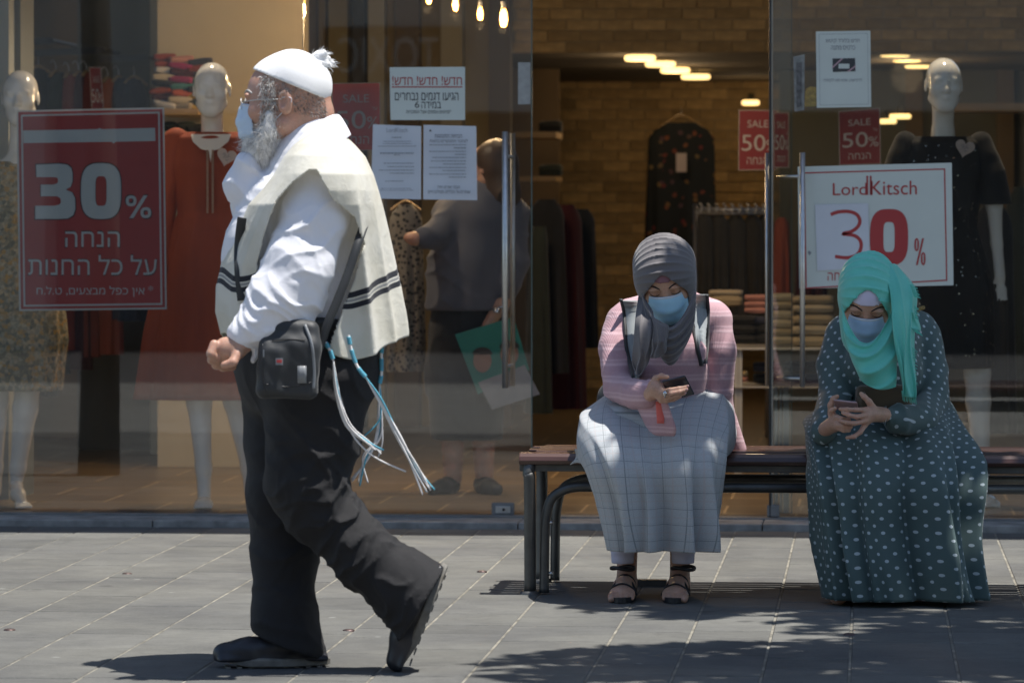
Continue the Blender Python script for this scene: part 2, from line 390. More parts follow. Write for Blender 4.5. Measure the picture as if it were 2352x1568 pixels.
bbox_box('wall_strip', (X(2290, 26.8), 26.9, .035), (X(2330, 26.8), 26.99, 2.262), m_brownp, shop)

# ceiling lights (lit)
def lamp(px, py, w, h, Yw, lab, power=9):
    c = PY(px, py, Yw); t = thing('ceiling_light', lab, 'ceiling light', c, 'round lit ceiling lights')
    r = w / 2 / F * Yw; hh = h / F * Yw
    MB().lathe([(.001, -hh / 2), (r * .9, -hh / 2), (r, -hh * .2), (r, hh * .2), (r * .9, hh * .5), (.001, hh / 2)], c, 24).build('diffuser', m_lamp, t, smooth=True)
    MB().tube([c + Vector((0, 0, hh / 2)), c + Vector((0, 0, hh / 2 + .05))], .02, 8).build('stem', m_black, t)
    if power:
        l = bpy.data.lights.new('lamp', 'POINT'); l.energy = power; l.color = (1, .72, .42); l.shadow_soft_size = .1
        lo = bpy.data.objects.new('lamp_light', l); COL.objects.link(lo); lo.parent = t; lo.location = (0, 0, -hh * 2 - .05)
lamp(1470, 134, 72, 13, 24.4, 'largest and highest lit round ceiling light seen through the doorway', 3)
lamp(1517, 148, 70, 12, 25.2, 'lit ceiling light second from the left in the doorway row', 0)
lamp(1551, 162, 68, 12, 26.0, 'lit ceiling light third from the left in the doorway row', 3)
lamp(1598, 177, 67, 11, 26.9, 'lit ceiling light lowest in the doorway row of four', 0)
lamp(1724, 236, 40, 10, 28.2, 'small lit ceiling light above the red sale sign by the doorway', 2)
lamp(2056, 125, 70, 11, 24.6, 'topmost lit ceiling light right of the gift card notice', 0)
lamp(2083, 136, 68, 11, 25.4, 'second lit ceiling light down, right of the gift card notice', 5)
lamp(2110, 151, 64, 11, 26.2, 'third lit ceiling light down, left of the black dress mannequin head', 0)
lamp(2066, 268, 52, 10, 25.4, 'lit ceiling light low beneath the gift card notice, farther right', 0)
lamp(2036, 279, 46, 10, 25.0, 'lit ceiling light lowest beneath the gift card notice', 0)
# pendant bulbs
for px, py, lab in ((985, -6, 'leftmost lit filament bulb, cut by the top edge'), (1046, 10, 'lit filament bulb second from left at the top'),
                    (1103, 31, 'lit filament bulb third from left at the top'), (1157, 41, 'lowest and biggest lit filament bulb at the top')):
    c = PY(px, py, 18.6); t = thing('pendant_bulb', lab, 'light bulb', c, 'lit filament bulbs hanging in a row'); s = 1.0 if px == 1157 else .72
    MB().lathe([(.001, -.045 * s), (.012 * s, -.04 * s), (.019 * s, -.01 * s), (.016 * s, .02 * s), (.009 * s, .04 * s)], c, 14).build('bulb', m_bulb, t, smooth=True)
    MB().lathe([(.001, .04 * s), (.013 * s, .042 * s), (.013 * s, .075 * s), (.004, .085 * s)], c, 12).build('socket', m_black, t)
    MB().tube([c + Vector((0, 0, .08)), Vector((c.x, c.y, 4.49))], .003, 6).build('cord', m_black, t)
    l = bpy.data.lights.new('bulb_light', 'POINT'); l.energy = 13; l.color = (1, .66, .34); l.shadow_soft_size = .02
    lo = bpy.data.objects.new('bulb_light', l); COL.objects.link(lo); lo.parent = t; lo.location = (0, -.06, -.06)
# warm spots inside over the window, they show as small glints on the mannequin heads
def window_spot(x, y, lab, e=9):
    t = thing('ceiling_spot', lab, 'spotlight', (x, y, 2.9))
    MB().lathe([(.03, .09), (.045, .06), (.045, -.03), (.038, -.03), (.001, .0)], (x, y, 2.9), 16).build('housing', m_black, t, smooth=True); MB().tube([(x, y, 2.98), (x, y, 4.49)], .006, 6).build('rod', m_black, t)
    l = bpy.data.lights.new('spot', 'SPOT'); l.energy = e; l.color = (1, .78, .55); l.spot_size = R(110); l.spot_blend = .6; l.shadow_soft_size = .03
    lo = bpy.data.objects.new('spot_light', l); COL.objects.link(lo); lo.parent = t; lo.location = (0, 0, -.05)
window_spot(X(60, 17.6), 17.35, 'lit ceiling spotlight over the floral dress mannequin', 60)
window_spot(X(520, 17.6), 17.35, 'lit ceiling spotlight over the rust dress mannequin', 60)
window_spot(X(2160, 17.6), 17.35, 'lit ceiling spotlight over the black dress mannequin', 46)
window_spot(X(1150, 18.2), 18.0, 'lit ceiling spotlight just inside the entrance', 14)  # no lamp known here: spot added to light the brick beam

# ================================================================ GLAZING
ZT = 4.58
def pane(xa, xb, za, zb, y, mat, name, parent, t=.01):
    o = bbox_box(name, (xa, y, za), (xb, y + t, zb), mat, parent); return o
win = thing('shop_window', 'tall fixed shop window on the left, in front of two mannequins', 'window', (X(300, YG), YG, .034), 'glass panels of the shop front')
pane(-6, X(695.5, YG), .036, ZT, YG, m_glass, 'pane', win)
bbox_box('glass_edge', (X(695.5, YG), YG, .036), (X(697, YG), YG + .01, ZT), m_edge, win)
dl = thing('glass_door', 'left glass door carrying three white paper notices and a steel handle', 'door', (X(900, YG), YG, .034), 'glass panels of the shop front')
YD = YG + .03
pane(X(699.5, YD), X(1220, YD), .04, ZT, YD, m_glass, 'pane', dl)
bbox_box('glass_edge', (X(1220, YD), YD, .04), (X(1222.5, YD), YD + .01, ZT), m_edge, dl)
h = MB(); xh = X(1160, YD - .05); h.tube([(xh, YD - .05, Z(890, YD)), (xh, YD - .05, Z(303, YD))], .0125, 14); h.build('handle', m_steel, dl, smooth=True)
h = MB(); h.tube([(xh + .022, YD + .06, Z(888, YD)), (xh + .022, YD + .06, Z(305, YD))], .010, 12)
for z in (Z(840, YD), Z(360, YD)): h.tube([(xh, YD - .05, z), (xh + .022, YD + .06, z)], .008, 8)
h.build('inner_handle', m_steel, dl, smooth=True)
lk = bbox_box('lock', (X(1129, YD - .02), YD - .018, Z(1183, YD)), (X(1180, YD - .02), YD + .028, Z(1154, YD)), m_alu, dl, bevel=.004)
h = bbox_box('lock_plate', (X(1138, YD - .02), YD - .0215, Z(1177, YD)), (X(1172, YD - .02), YD - .0182, Z(1161, YD)), m_steel, dl, bevel=.001)
MB().tube([(X(1158, YD), YD - .026, Z(1169, YD)), (X(1158, YD), YD - .02, Z(1169, YD))], .006, 12).build('keyhole', m_black, dl)
bbox_box('door_sticker', (X(1190, YD), YD - .003, Z(240, YD)), (X(1218.5, YD), YD - .0005, Z(144, YD)), M('frosted_tape', (.33, .34, .33), .5, .2, 25), dl)
dr = thing('glass_door', 'right glass door behind the woman in the mint scarf', 'door', (X(2100, YG), YG, .034), 'glass panels of the shop front')
pane(X(1776, YG), 4, .04, ZT, YG, m_glass2, 'pane', dr)
bbox_box('glass_edge', (X(1772, YG), YG - .002, .04), (X(1775.5, YG), YG + .012, ZT), M('pale_edge', (.45, .43, .36), .4), dr)
bbox_box('door_stile', (X(1766.5, YG), YG - .02, .036), (X(1771.5, YG), YG + .04, ZT), m_black, dr, bevel=.002)
xh = X(1843, YG - .05); h = MB(); h.tube([(xh, YG - .05, Z(885, YG)), (xh, YG - .05, Z(352, YG))], .0105, 14); h.build('handle', m_steel, dr, smooth=True)
h = MB()
for py in (406, 866): h.tube([(X(1785, YG), YG + .03, Z(py, YG)), (xh, YG - .05, Z(py, YG))], .006, 8)
h.build('handle_bracket', m_steel, dr, smooth=True)
h = MB(); h.tube([(X(1761, YG), YG + .05, Z(885, YG)), (X(1761, YG), YG + .05, Z(352, YG))], .008, 12); h.build('inner_handle', m_steel, dr, smooth=True)
bbox_box('patch_fitting', (X(1762, YG), YG - .02, .036), (X(1790, YG), YG + .03, Z(1155, YG)), m_alu, dr, bevel=.003)
sp = thing('glass_side_panel', 'narrow clear glass strip between doorway and right door', 'window', (X(1800, YG), YG + .12, .034), 'glass panels of the shop front')
pane(X(1777, YG + .12), X(1816, YG + .12), .04, ZT, YG + .12, m_glass2, 'pane', sp)
bbox_box('glass_edge', (X(1816, YG), YG + .12, .04), (X(1818, YG), YG + .13, ZT), m_edge, sp)
for a, b_ in ((1778, 1787), (1791, 1796), (1799, 1812)): bbox_box('post', (X(a, YG + .2), YG + .2, .036), (X(b_, YG + .2), YG + .26, Z(886, YG + .2)), m_alu, sp, bevel=.003)

# ================================================================ SIGNS ON AND BEHIND THE GLASS
def sheet(name, label, cat, quad, Yw, mat, th=.0012, group=None, par=None):
    "quad: four corners in photo px, clockwise from top left; returns the thing and a mapping onto its face"
    tl, tr, br, bl = quad; cx = sum(q[0] for q in quad) / 4; cy = sum(q[1] for q in quad) / 4
    t = par if par is not None else thing(name, label, cat, PY(cx, cy, Yw), group)
    a = [PY(q[0], q[1], Yw) for q in (tl, tr, br, bl)]
    MB().prism(a, (0, th, 0)).build('sheet' if par is None else name, mat, t)
    return t
def face(Yw, lift=.0012): return lambda px, py: PY(px, py, Yw - lift)
def rect_line(t, quad, w, Yw, mat, name='border'):
    fn = face(Yw, .0008); mb = MB(); q = [Vector((a, b_, 0)) for a, b_ in quad]; c = sum(q, Vector()) / 4
    def ins(p, k): d = Vector((math.copysign(k, c.x - p.x), math.copysign(k, c.y - p.y), 0)); return p + d
    for i in range(4):
        a, b_ = q[i], q[(i + 1) % 4]; mb.add([fn(*p[:2]) for p in (a, b_, ins(b_, w), ins(a, w))], [(0, 1, 2, 3)])
    return mb.build(name, mat, t)
def lerpq(quad):
    tl, tr, br, bl = [Vector((*q, 0)) for q in quad]
    return lambda u, v: (tl * (1 - u) + tr * u) * (1 - v) + (bl * (1 - u) + br * u) * v
YP = YG + .016
# big red poster
q = [(38, 254), (377, 247), (383, 710), (44, 714)]
t = sheet('sale_poster', 'big red 30 percent poster covering the floral dress mannequin', 'poster', q, YP, m_poster)
MB().prism([PY(a, b_, YP - .0006) for a, b_ in ((42, 258), (373, 251), (379, 706), (48, 710))], (0, .0004, 0)).build('red_field', m_red, t)
rect_line(t, [(48, 264), (367, 257), (373, 700), (54, 704)], 4, YP, m_poster)
fn = face(YP, .0018)
MB().add([fn(a, b_) for a, b_ in ((53, 300), (225, 297), (228, 294), (233, 297), (356, 294), (357, 324), (266, 326), (261, 330), (256, 326), (54, 329))], [tuple(range(10))]).build('paper_strip', m_poster, t)
def fat3(x0, y0, x1, y1, fn, mat, t, name='numeral'):
    w, h_ = x1 - x0, y1 - y0
    P_ = [(.02, .02), (.60, .0), (.80, .02), (.90, .08), (.93, .18), (.93, .32), (.88, .42), (.76, .47), (.92, .52), (.99, .62), (1, .82), (.95, .93), (.82, .99), (.60, 1), (0, 1), (0, .76), (.48, .76), (.60, .74), (.64, .70), (.63, .63), (.55, .59), (.14, .59), (.14, .38), (.45, .38), (.55, .355), (.57, .30), (.55, .255), (.46, .245), (.03, .245)]
    import mathutils.geometry as mg
    pts = [fn(x0 + a * w, y0 + b_ * h_) for a, b_ in P_]; tri = mg.tessellate_polygon([[Vector((a, b_, 0)) for a, b_ in P_]])
    return MB().add(pts, [tuple(f) for f in tri]).build(name, mat, t)
def ring0(x0, y0, x1, y1, wx, wy, fn, mat, t, n=40, e=3.0, name='numeral'):
    cx, cy, a, b_ = (x0 + x1) / 2, (y0 + y1) / 2, (x1 - x0) / 2, (y1 - y0) / 2; rows = [[], []]
    for k in range(n):
        an = 2 * math.pi * k / n; c, s = math.cos(an), math.sin(an); sg = lambda v, q_: math.copysign(abs(v) ** (2 / q_), v)
        rows[0].append(fn(cx + a * sg(c, e), cy + b_ * sg(s, e))); rows[1].append(fn(cx + (a - wx) * sg(c, e + 1), cy + (b_ - wy) * sg(s, e + 1)))
    return MB().grid(rows, True).build(name, mat, t)
def percent(x0, y0, x1, y1, k, fn, mat, t):
    w, h_ = x1 - x0, y1 - y0
    ring0(x0, y0, x0 + .42 * w, y0 + .48 * h_, k, k, fn, mat, t, 24, 2.4); ring0(x1 - .42 * w, y1 - .48 * h_, x1, y1, k, k, fn, mat, t, 24, 2.4)
    return MB().add([fn(x0 + .70 * w, y0), fn(x0 + .86 * w, y0), fn(x0 + .30 * w, y1), fn(x0 + .14 * w, y1)], [(0, 1, 2, 3)]).build('numeral', mat, t)
def flat(mat_name, c): return M(mat_name, c, .6, .02, 3)
m_outl = M('dark_outline', (.04, .02, .03), .6, .02)
for g_, mt, l in ((2.5, m_outl, .0012), (0, m_poster, .0018)):
    fn = face(YP, l)
    fat3(81 - g_, 376 - g_, 173 + g_, 503 + g_, fn, mt, t); ring0(186 - g_, 375 - g_, 278 + g_, 503 + g_, 33 + g_ * 1.5, 30 + g_, fn, mt, t)
    percent(289 - g_, 449 - g_, 347 + g_, 501 + g_, 7 + g_, fn, mt, t)
    lettering(he('הנחה'), (150 - g_ * .6, 532 - g_, 275 + g_ * .6, 567 + g_), fn, mt, t, .02)
    lettering(he('על כל החנות'), (65 - g_ * .6, 586 - g_, 360 + g_ * .6, 631 + g_), fn, mt, t, .02)
lettering('* ' + he('אין כפל מבצעים, ט.ל.ח')[:0], (0, 0, 0, 0), fn, m_poster, t) if False else None
lettering(he('אין כפל מבצעים, ט.ל.ח'), (84, 657, 332, 682), fn, m_poster, t, .004)
lettering('*', (340, 656, 352, 668), fn, m_poster, t, .004)
# red SALE cards
m_red_dim = M('card_red_dimmed', (.20, .028, .03), .5, .05, 3)  # darker copy of the poster red, indoor dimness put into the colour
def sale(quad, Yw, label, y_shift=0, mat=None, prt=None, crop=None):
    tl, tr, br, bl = quad; t = sheet('sale_card', label, 'sale sign', quad, Yw, m_red if Yw < YG + .1 else m_red_dim, group='red sale cards'); q = lerpq(quad); fn = face(Yw)
    f2 = lambda u, v: fn(*q(u, v)[:2])
    rect_line(t, quad, 1.4, Yw, prt or m_poster)
    def L(s, b, bold): lettering(s, b, f2, prt or m_poster, t, bold)
    # boxes in sheet space 0..1
    L('SALE', (.23, .17, .77, .29), .012); L('50', (.08, .41, .70, .68), .03); L('%', (.72, .50, .95, .68), .01); L(he('עד'), (.82, .36, .94, .40), 0); L(he('הנחה'), (.22, .79, .76, .90), .012)
    return t
m_greypr = M('grey_print', (.42, .40, .38), .6, .03)  # greyer than the poster white
sale([(762, 192), (873, 190), (874, 345), (764, 347)], YG + .055, 'red 50 percent sale card just behind the walking man\'s neck', prt=m_greypr)
sale([(1697, 253), (1785, 253), (1784, 391), (1696, 391)], YG + 3.2, 'red 50 percent sale card standing at the right side of the doorway', prt=m_greypr)
sale([(1926, 256), (2021, 248), (2023, 377), (1928, 380)], YG + 2.2, 'red 50 percent sale card between gift card notice and large white poster', prt=m_greypr)
sale([(1777, 258), (1812, 258), (1812, 385), (1777, 385)], YG + 2.6, 'narrow red sale card edge seen through the glass side strip', prt=m_greypr)
sale([(205, 155), (232, 155), (240, 275), (212, 275)], YG + 3.0, 'narrow red sale card hanging between clothes on the left rail', prt=m_greypr)
# white notices on the left door
YN = YD - .003
q = [(895, 155), (1068, 154), (1068, 276), (897, 276)]
t = sheet('paper_notice', 'white landscape notice with red underlined heading on the glass door', 'notice', q, YN, m_greenpaper, group='paper notices on the glass door'); fn = face(YN)
lettering(he('חדש! חדש! חדש!'), (901, 175, 1061, 196), fn, m_red2, t, .004)
MB().add([fn(a, b_) for a, b_ in ((900, 199), (1062, 199), (1062, 201.5), (900, 201.5))], [(0, 1, 2, 3)]).build('underline', m_red2, t)
lettering(he('הגיעו דגמים נבחרים'), (907, 213, 1053, 231), fn, m_ink, t, .003); lettering(he('במידה') , (968, 234, 1013, 249), fn, m_ink, t, .003); lettering('6', (953, 233, 963, 248), fn, m_ink, t, .003)
lettering(he('*פרטים נוספים אצל המוכרות'), (933, 252, 1036, 261), fn, m_ink, t, 0)
def curly(t, quad, fn0, mat, lift):
    q_ = lerpq(quad); rows = []
    for j in range(9):
        rows.append([PY(*q_(i / 8, j / 8)[:2], YN) + Vector((0, -lift * max(0, i / 8 - .6) ** 2 * 4 * (1 - j / 8) - lift * max(0, .3 - i / 8) * (1 - j / 8), 0)) for i in range(9)])
    return MB().grid(rows).build('sheet', mat, t, smooth=True)
q = [(857, 286), (968, 290), (967, 458), (852, 456)]
t = thing('paper_notice', 'left of two white typed sheets, its top corner curling', 'notice', PY(910, 370, YN), 'paper notices on the glass door'); curly(t, q, None, m_paper, .02); fn = face(YN, .014)
lettering('LordKitsch', (888, 294, 936, 304), fn, m_inkgrey, t, 0)
rows_ = [(900, 922, 316, 1.6), (880, 945, 325, 1), (880, 945, 330, 1), (868, 955, 336, 1), (873, 950, 352, 2), (905, 918, 356, 1.4), (881, 951, 375, 1.2), (890, 951, 383, 1.2), (870, 951, 391, 1.2), (895, 951, 398, 1.2), (885, 927, 416, 1.2), (875, 945, 433, .8), (873, 950, 437, .8)]
def tiny(t, rows_, fn, seed, mat):
    rr = random.Random(seed); mb = MB()
    for x0, x1, y, h_ in rows_:
        x = x0
        while x < x1:
            w = rr.uniform(2, 7); w = min(w, x1 - x); mb.add([fn(a, b_) for a, b_ in ((x, y - h_), (x + w, y - h_), (x + w, y + h_), (x, y + h_))], [(0, 1, 2, 3)]); x += w + rr.uniform(1, 1.8)
    return mb.build('small_print', mat, t)
tiny(t, [(a, b_, c, d * .75) for a, b_, c, d in rows_], fn, 1, m_inkgrey)
q = [(973, 287), (1094, 290), (1096, 460), (972, 458)]
t = thing('paper_notice', 'right of two white typed sheets, with a bold two line heading', 'notice', PY(1034, 370, YN), 'paper notices on the glass door'); curly(t, q, None, m_paper, .012); fn = face(YN, .012)
lettering(he('הנחיות התנהגות'), (999, 309, 1061, 317), fn, m_ink, t, .004); lettering(he('לציבור המבקרים בחנות'), (987, 320, 1074, 329), fn, m_ink, t, .004)
tiny(t, [(986, 1070, 333, 1), (1043, 1070, 340, 1.4), (986, 1070, 348, 1), (1045, 1070, 355, 1), (993, 1070, 362, 1), (990, 1070, 370, 1), (1018, 1070, 377, 1), (986, 1070, 385, 1), (1017, 1070, 392, 1), (986, 1070, 400, 1), (1031, 1070, 407, 1)], fn, 2, m_inkgrey)
lettering(he('נעבור את זה יחד!'), (1005, 426, 1056, 433), fn, m_ink, t, .003); lettering(he('שומרים על הכללים ומצילים חיים'), (983, 436, 1080, 444), fn, m_ink, t, .003)
MB().add([fn(a, b_) for a, b_ in ((985, 302), (988, 297), (992, 302))], [(0, 1, 2)]).build('emblem', m_ink, t)
# gift card notice
YR = YG - .002
q = [(1874, 73), (1999, 71), (2001, 246), (1876, 248)]
t = sheet('gift_card_notice', 'pale notice with a dark gift card picture, high on the right door', 'notice', q, YR, m_greenpaper); fn = face(YR)
rect_line(t, [(1881, 79), (1993, 77), (1995, 240), (1883, 242)], .7, YR, m_inkgrey)
lettering(he('חדש בלורד קיטש'), (1897, 88, 1975, 101), fn, m_inkgrey, t, .003); lettering(he('כרטיס מתנה'), (1909, 105, 1964, 115), fn, m_inkgrey, t, .003); lettering(he('לרכישה, אנא פנו לקופה'), (1892, 180, 1980, 190), fn, m_inkgrey, t, 0)
MB().add([fn(a, b_) for a, b_ in ((1912, 135), (1964, 134), (1965, 164), (1913, 166))], [(0, 1, 2, 3)]).build('card_picture', m_ink, t); f2 = face(YR, .002)
MB().add([f2(a, b_) for a, b_ in ((1912, 153), (1932, 135), (1937, 135), (1912, 158))], [(0, 1, 2, 3)]).build('ribbon', M('pink_ribbon', (.5, .33, .37), .6), t)
MB().add([f2(a, b_) for a, b_ in ((1945, 165), (1965, 150), (1965, 154), (1951, 165))], [(0, 1, 2, 3)]).build('ribbon', bpy.data.materials['pink_ribbon'], t)
MB().add([f2(a, b_) for a, b_ in ((1926, 147), (1951, 147), (1951, 158), (1926, 158))], [(0, 1, 2, 3)]).build('card_label', m_greenpaper, t)
# plaque and gilt sticker beside it
t = thing('door_plaque', 'small grey plaque fixed upright left of the gift card notice', 'plaque', PY(1834, 190, YR)); MB().prism([PY(a, b_, YR - .02) for a, b_ in ((1822, 131), (1848, 125), (1847, 253), (1825, 257))], (0, .02, 0)).build('plate', M('worn_grey', (.25, .26, .25), .5, .35, 30), t)
MB().prism([PY(a, b_, YR - .024) for a, b_ in ((1829, 145), (1842, 143), (1841, 245), (1830, 247))], (0, .004, 0)).build('scroll_window', M('worn_dark', (.12, .12, .12), .5, .5, 60), t)
t = thing('gilt_sticker', 'torn gold foil sticker beside the gift card notice', 'sticker', PY(1865, 225, YR)); MB().prism([PY(a, b_, YR + .014) for a, b_ in ((1850, 205), (1862, 199), (1879, 201), (1879, 244), (1847, 246))], (0, .001, 0)).build('foil', M('gold_foil', (.85, .5, .1), .35, .4, 60, metal=.3), t)
t = thing('wall_shelf', 'pale shelf board on the wall right of the mannequin head', 'shelf', PY(2250, 245, 25)); bbox_box('board', tuple(PY(2150, 257, 25)), tuple(PY(2440, 241, 25.4)), m_wood, t)
# large white and red poster on the right door
YQ = YG - .004
q = [(1832, 383), (2186, 374), (2190, 655), (1836, 663)]
t = sheet('sale_poster', 'big white 30 percent poster behind the mint scarfed woman', 'poster', q, YQ, m_greenpaper); fn = face(YQ, .0014)
rect_line(t, [(1846, 396), (2171, 387), (2176, 645), (1850, 663)], 3, YQ, m_red2)
for s, b in (('Lord', (1913, 421, 1991, 449)), ('Kitsch', (2000, 416, 2106, 448))): lettering(s, b, fn, m_red2, t, 0, slant=-1)
MB().add([fn(a, b_) for a, b_ in ((1990, 404), (1994, 404), (1994, 448), (1990, 448))] + [fn(a, b_) for a, b_ in ((1998, 404), (2002, 404), (2002, 448), (1998, 448))], [(0, 1, 2, 3), (4, 5, 6, 7)]).build('lettering', m_red2, t)
ring0(1998, 480, 2086, 609, 31, 30, fn, m_red2, t, 40, 2.9); percent(2100, 547, 2126, 609, 4, fn, m_red2, t)
lettering(he('חה'), (1901, 626, 1929, 644), fn, m_red2, t, .01)
f2 = face(YQ, .004); MB().prism([face(YQ, .0035)(a, b_) for a, b_ in ((1872, 470), (1994, 467), (1998, 616), (1877, 622))], (0, .0006, 0)).build('pasted_sheet', m_paper, t)
st = [(1908, 493), (1925, 487), (1950, 486), (1968, 493), (1975, 507), (1970, 521), (1955, 532), (1935, 537), (1962, 541), (1976, 553), (1977, 571), (1967, 586), (1945, 592), (1918, 589)]
import mathutils
def stroke(st, w, fn, mat, t):
    pts = [Vector((a, b_, 0)) for a, b_ in st]; out = []
    for i in range(len(pts) - 1):
        for k in range(4): 
            p0 = pts[max(0, i - 1)]; p1 = pts[i]; p2 = pts[i + 1]; p3 = pts[min(len(pts) - 1, i + 2)]; u = k / 4
            out.append(.5 * ((2 * p1) + (p2 - p0) * u + (2 * p0 - 5 * p1 + 4 * p2 - p3) * u * u + (3 * p1 - p0 - 3 * p2 + p3) * u ** 3))
    out.append(pts[-1]); rows = [[], []]
    for i, p in enumerate(out):
        d = (out[min(i + 1, len(out) - 1)] - out[max(i - 1, 0)]).normalized(); nrm = Vector((-d.y, d.x, 0)) * w / 2
        rows[0].append(fn(*(p + nrm)[:2])); rows[1].append(fn(*(p - nrm)[:2]))
    return MB().grid(rows).build('numeral', mat, t)
stroke(st, 8, f2, m_red2, t)
lettering(he('על מגוון'), (1857, 540, 1863, 548), fn, m_inkgrey, t, 0) if False else None
MB().add([fn(a, b_) for a, b_ in ((1858, 575), (1864, 580), (1859, 587), (1855, 580))], [(0, 1, 2, 3)]).build('arrow', m_inkgrey, t)
# ================================================================ SOFT FORMS: distance fields turned into one continuous mesh
f32 = np.float32
def V3(p): return np.array(tuple(p), dtype=f32)
class Field:
    "smoothly blended union of tapered limbs and ellipsoids, meshed as one skin"
    def __init__(s, M_=None): s.prims = []; s.post = []; s.M = M_
    def _t(s, p): p = Vector(p); return V3(s.M @ p) if s.M is not None else V3(p)
    def cone(s, a, b, ra, rb, k=.02, sub=False, flat=None):
        s.prims.append(('c', s._t(a), s._t(b), ra, rb, k, sub, flat)); return s
    def chain(s, pts, rs, k=.02, sub=False):
        for i in range(len(pts) - 1): s.cone(pts[i], pts[i + 1], rs[i], rs[i + 1], k, sub)
        return s
    def ell(s, c, r, k=.02, sub=False, rot=None):
        Rm = rot if rot is not None else Matrix.Identity(3)
        if s.M is not None: Rm = s.M.to_3x3().normalized() @ Rm
        s.prims.append(('e', s._t(c), V3(r), np.array(Rm.transposed(), dtype=f32), k, sub)); return s
    def box(s, c, hf, rnd=.01, k=.01, sub=False, rot=None):
        Rm = rot if rot is not None else Matrix.Identity(3)
        if s.M is not None: Rm = s.M.to_3x3().normalized() @ Rm
        s.prims.append(('b', s._t(c), V3(hf), np.array(Rm.transposed(), dtype=f32), k, sub, rnd)); return s
    def bounds(s):
        lo = np.full(3, 1e9); hi = -lo
        for p in s.prims:
            if p[0] == 'c':
                if p[6]: continue
                for q, r in ((p[1], p[3]), (p[2], p[4])): lo = np.minimum(lo, q - r); hi = np.maximum(hi, q + r)
            else:
                if p[5]: continue
                r = float(np.max(p[2])) if p[0] == 'e' else float(np.linalg.norm(p[2])); lo = np.minimum(lo, p[1] - r); hi = np.maximum(hi, p[1] + r)
        return lo, hi
    def ev(s, Q):
        d = None
        for p in s.prims:
            if p[0] == 'c':
                _, a, b, ra, rb, k, sub, flat = p; ab = b - a; L2 = float(ab @ ab) + 1e-12; w = Q - a
                t = np.clip((w @ ab) / L2, 0, 1); w = w - t[:, None] * ab
                q = np.sqrt((w * w).sum(1)) - (ra + (rb - ra) * t)
            elif p[0] == 'e':
                _, c, r, Rm, k, sub = p; w = (Q - c) @ Rm.T; k0 = np.sqrt(((w / r) ** 2).sum(1)); k1 = np.sqrt(((w / (r * r)) ** 2).sum(1)) + 1e-9
                q = k0 * (k0 - 1) / k1
            else:
                _, c, hf, Rm, k, sub, rnd = p; w = np.abs((Q - c) @ Rm.T) - (hf - rnd); q = np.sqrt((np.maximum(w, 0) ** 2).sum(1)) + np.minimum(w.max(1), 0) - rnd
            if d is None: d = q; continue
            if sub: q = -q; h = np.clip(.5 - .5 * (q - d) / -k * -1, 0, 1) if False else None
            if sub:
                h = np.clip(.5 + .5 * (q - d) / k, 0, 1); d = d * (1 - h) + q * h + k * h * (1 - h)
            else:
                h = np.clip(.5 + .5 * (d - q) / k, 0, 1); d = d * (1 - h) + q * h - k * h * (1 - h)
        for f in s.post: d = f(Q, d)
        return d
    def mesh(s, name, mat, parent, res=.008, pad=.03, smooth=1, iters=1):
        lo, hi = s.bounds(); lo = lo - pad; hi = hi + pad
        n = np.ceil((hi - lo) / res).astype(int) + 1
        xs, ys, zs = [lo[i] + np.arange(n[i]) * res for i in range(3)]
        G3 = np.stack(np.meshgrid(xs, ys, zs, indexing='ij'), -1).reshape(-1, 3).astype(f32)
        assert len(G3) < 9e6, (name, n)
        v = np.concatenate([s.ev(G3[i:i + 400000]) for i in range(0, len(G3), 400000)]).reshape(n)
        # coarse-to-nothing: plain surface nets
        ins = v < 0
        c = np.zeros(tuple(m - 1 for m in n), dtype=np.int8)
        for a in (0, 1):
            for b in (0, 1):
                for e in (0, 1): c += ins[a:n[0] - 1 + a, b:n[1] - 1 + b, e:n[2] - 1 + e]
        act = (c > 0) & (c < 8); idx = -np.ones(act.shape, dtype=np.int64); cells = np.argwhere(act); idx[act] = np.arange(len(cells))
        acc = np.zeros((len(cells), 3)); cnt = np.zeros(len(cells)); I, J, K = cells.T
        for ax in range(3):
            o1, o2 = [q for q in range(3) if q != ax]
            for a in (0, 1):
                for b in (0, 1):
                    off = [0, 0, 0]; off[o1] = a; off[o2] = b; off2 = list(off); off2[ax] = 1
                    v0 = v[I + off[0], J + off[1], K + off[2]]; v1 = v[I + off2[0], J + off2[1], K + off2[2]]; m = (v0 < 0) != (v1 < 0)
                    t = np.where(m, v0 / (v0 - v1 + 1e-12), 0)
                    p = np.stack([I + off[0], J + off[1], K + off[2]], 1).astype(float); p[:, ax] += t; acc[m] += p[m]; cnt[m] += 1
        co = acc / cnt[:, None] * res + lo
        faces = []
        for ax in range(3):
            o1, o2 = [(1, 2), (2, 0), (0, 1)][ax]
            sl0 = [slice(1, -1)] * 3; sl1 = [slice(1, -1)] * 3; sl0[ax] = slice(0, -1); sl1[ax] = slice(1, None)
            A = ins[tuple(sl0)]; B = ins[tuple(sl1)]; m = np.argwhere(A != B); fl = A[A != B]
            m = m + 1; m[:, ax] -= 1
            def cell(d1, d2): q = m.copy(); q[:, o1] -= d1; q[:, o2] -= d2; return idx[q[:, 0], q[:, 1], q[:, 2]]
            f = np.stack([cell(1, 1), cell(0, 1), cell(0, 0), cell(1, 0)], 1); f[~fl] = f[~fl][:, ::-1]; faces.append(f)
        F_ = np.concatenate(faces); F_ = F_[(F_ >= 0).all(1)]
        for _ in range(smooth):
            s1 = np.zeros_like(co); k1 = np.zeros(len(co))
            for a, b in ((0, 1), (1, 2), (2, 3), (3, 0)):
                np.add.at(s1, F_[:, a], co[F_[:, b]]); np.add.at(k1, F_[:, a], 1)
            co = co * .5 + .5 * s1 / np.maximum(k1, 1)[:, None]
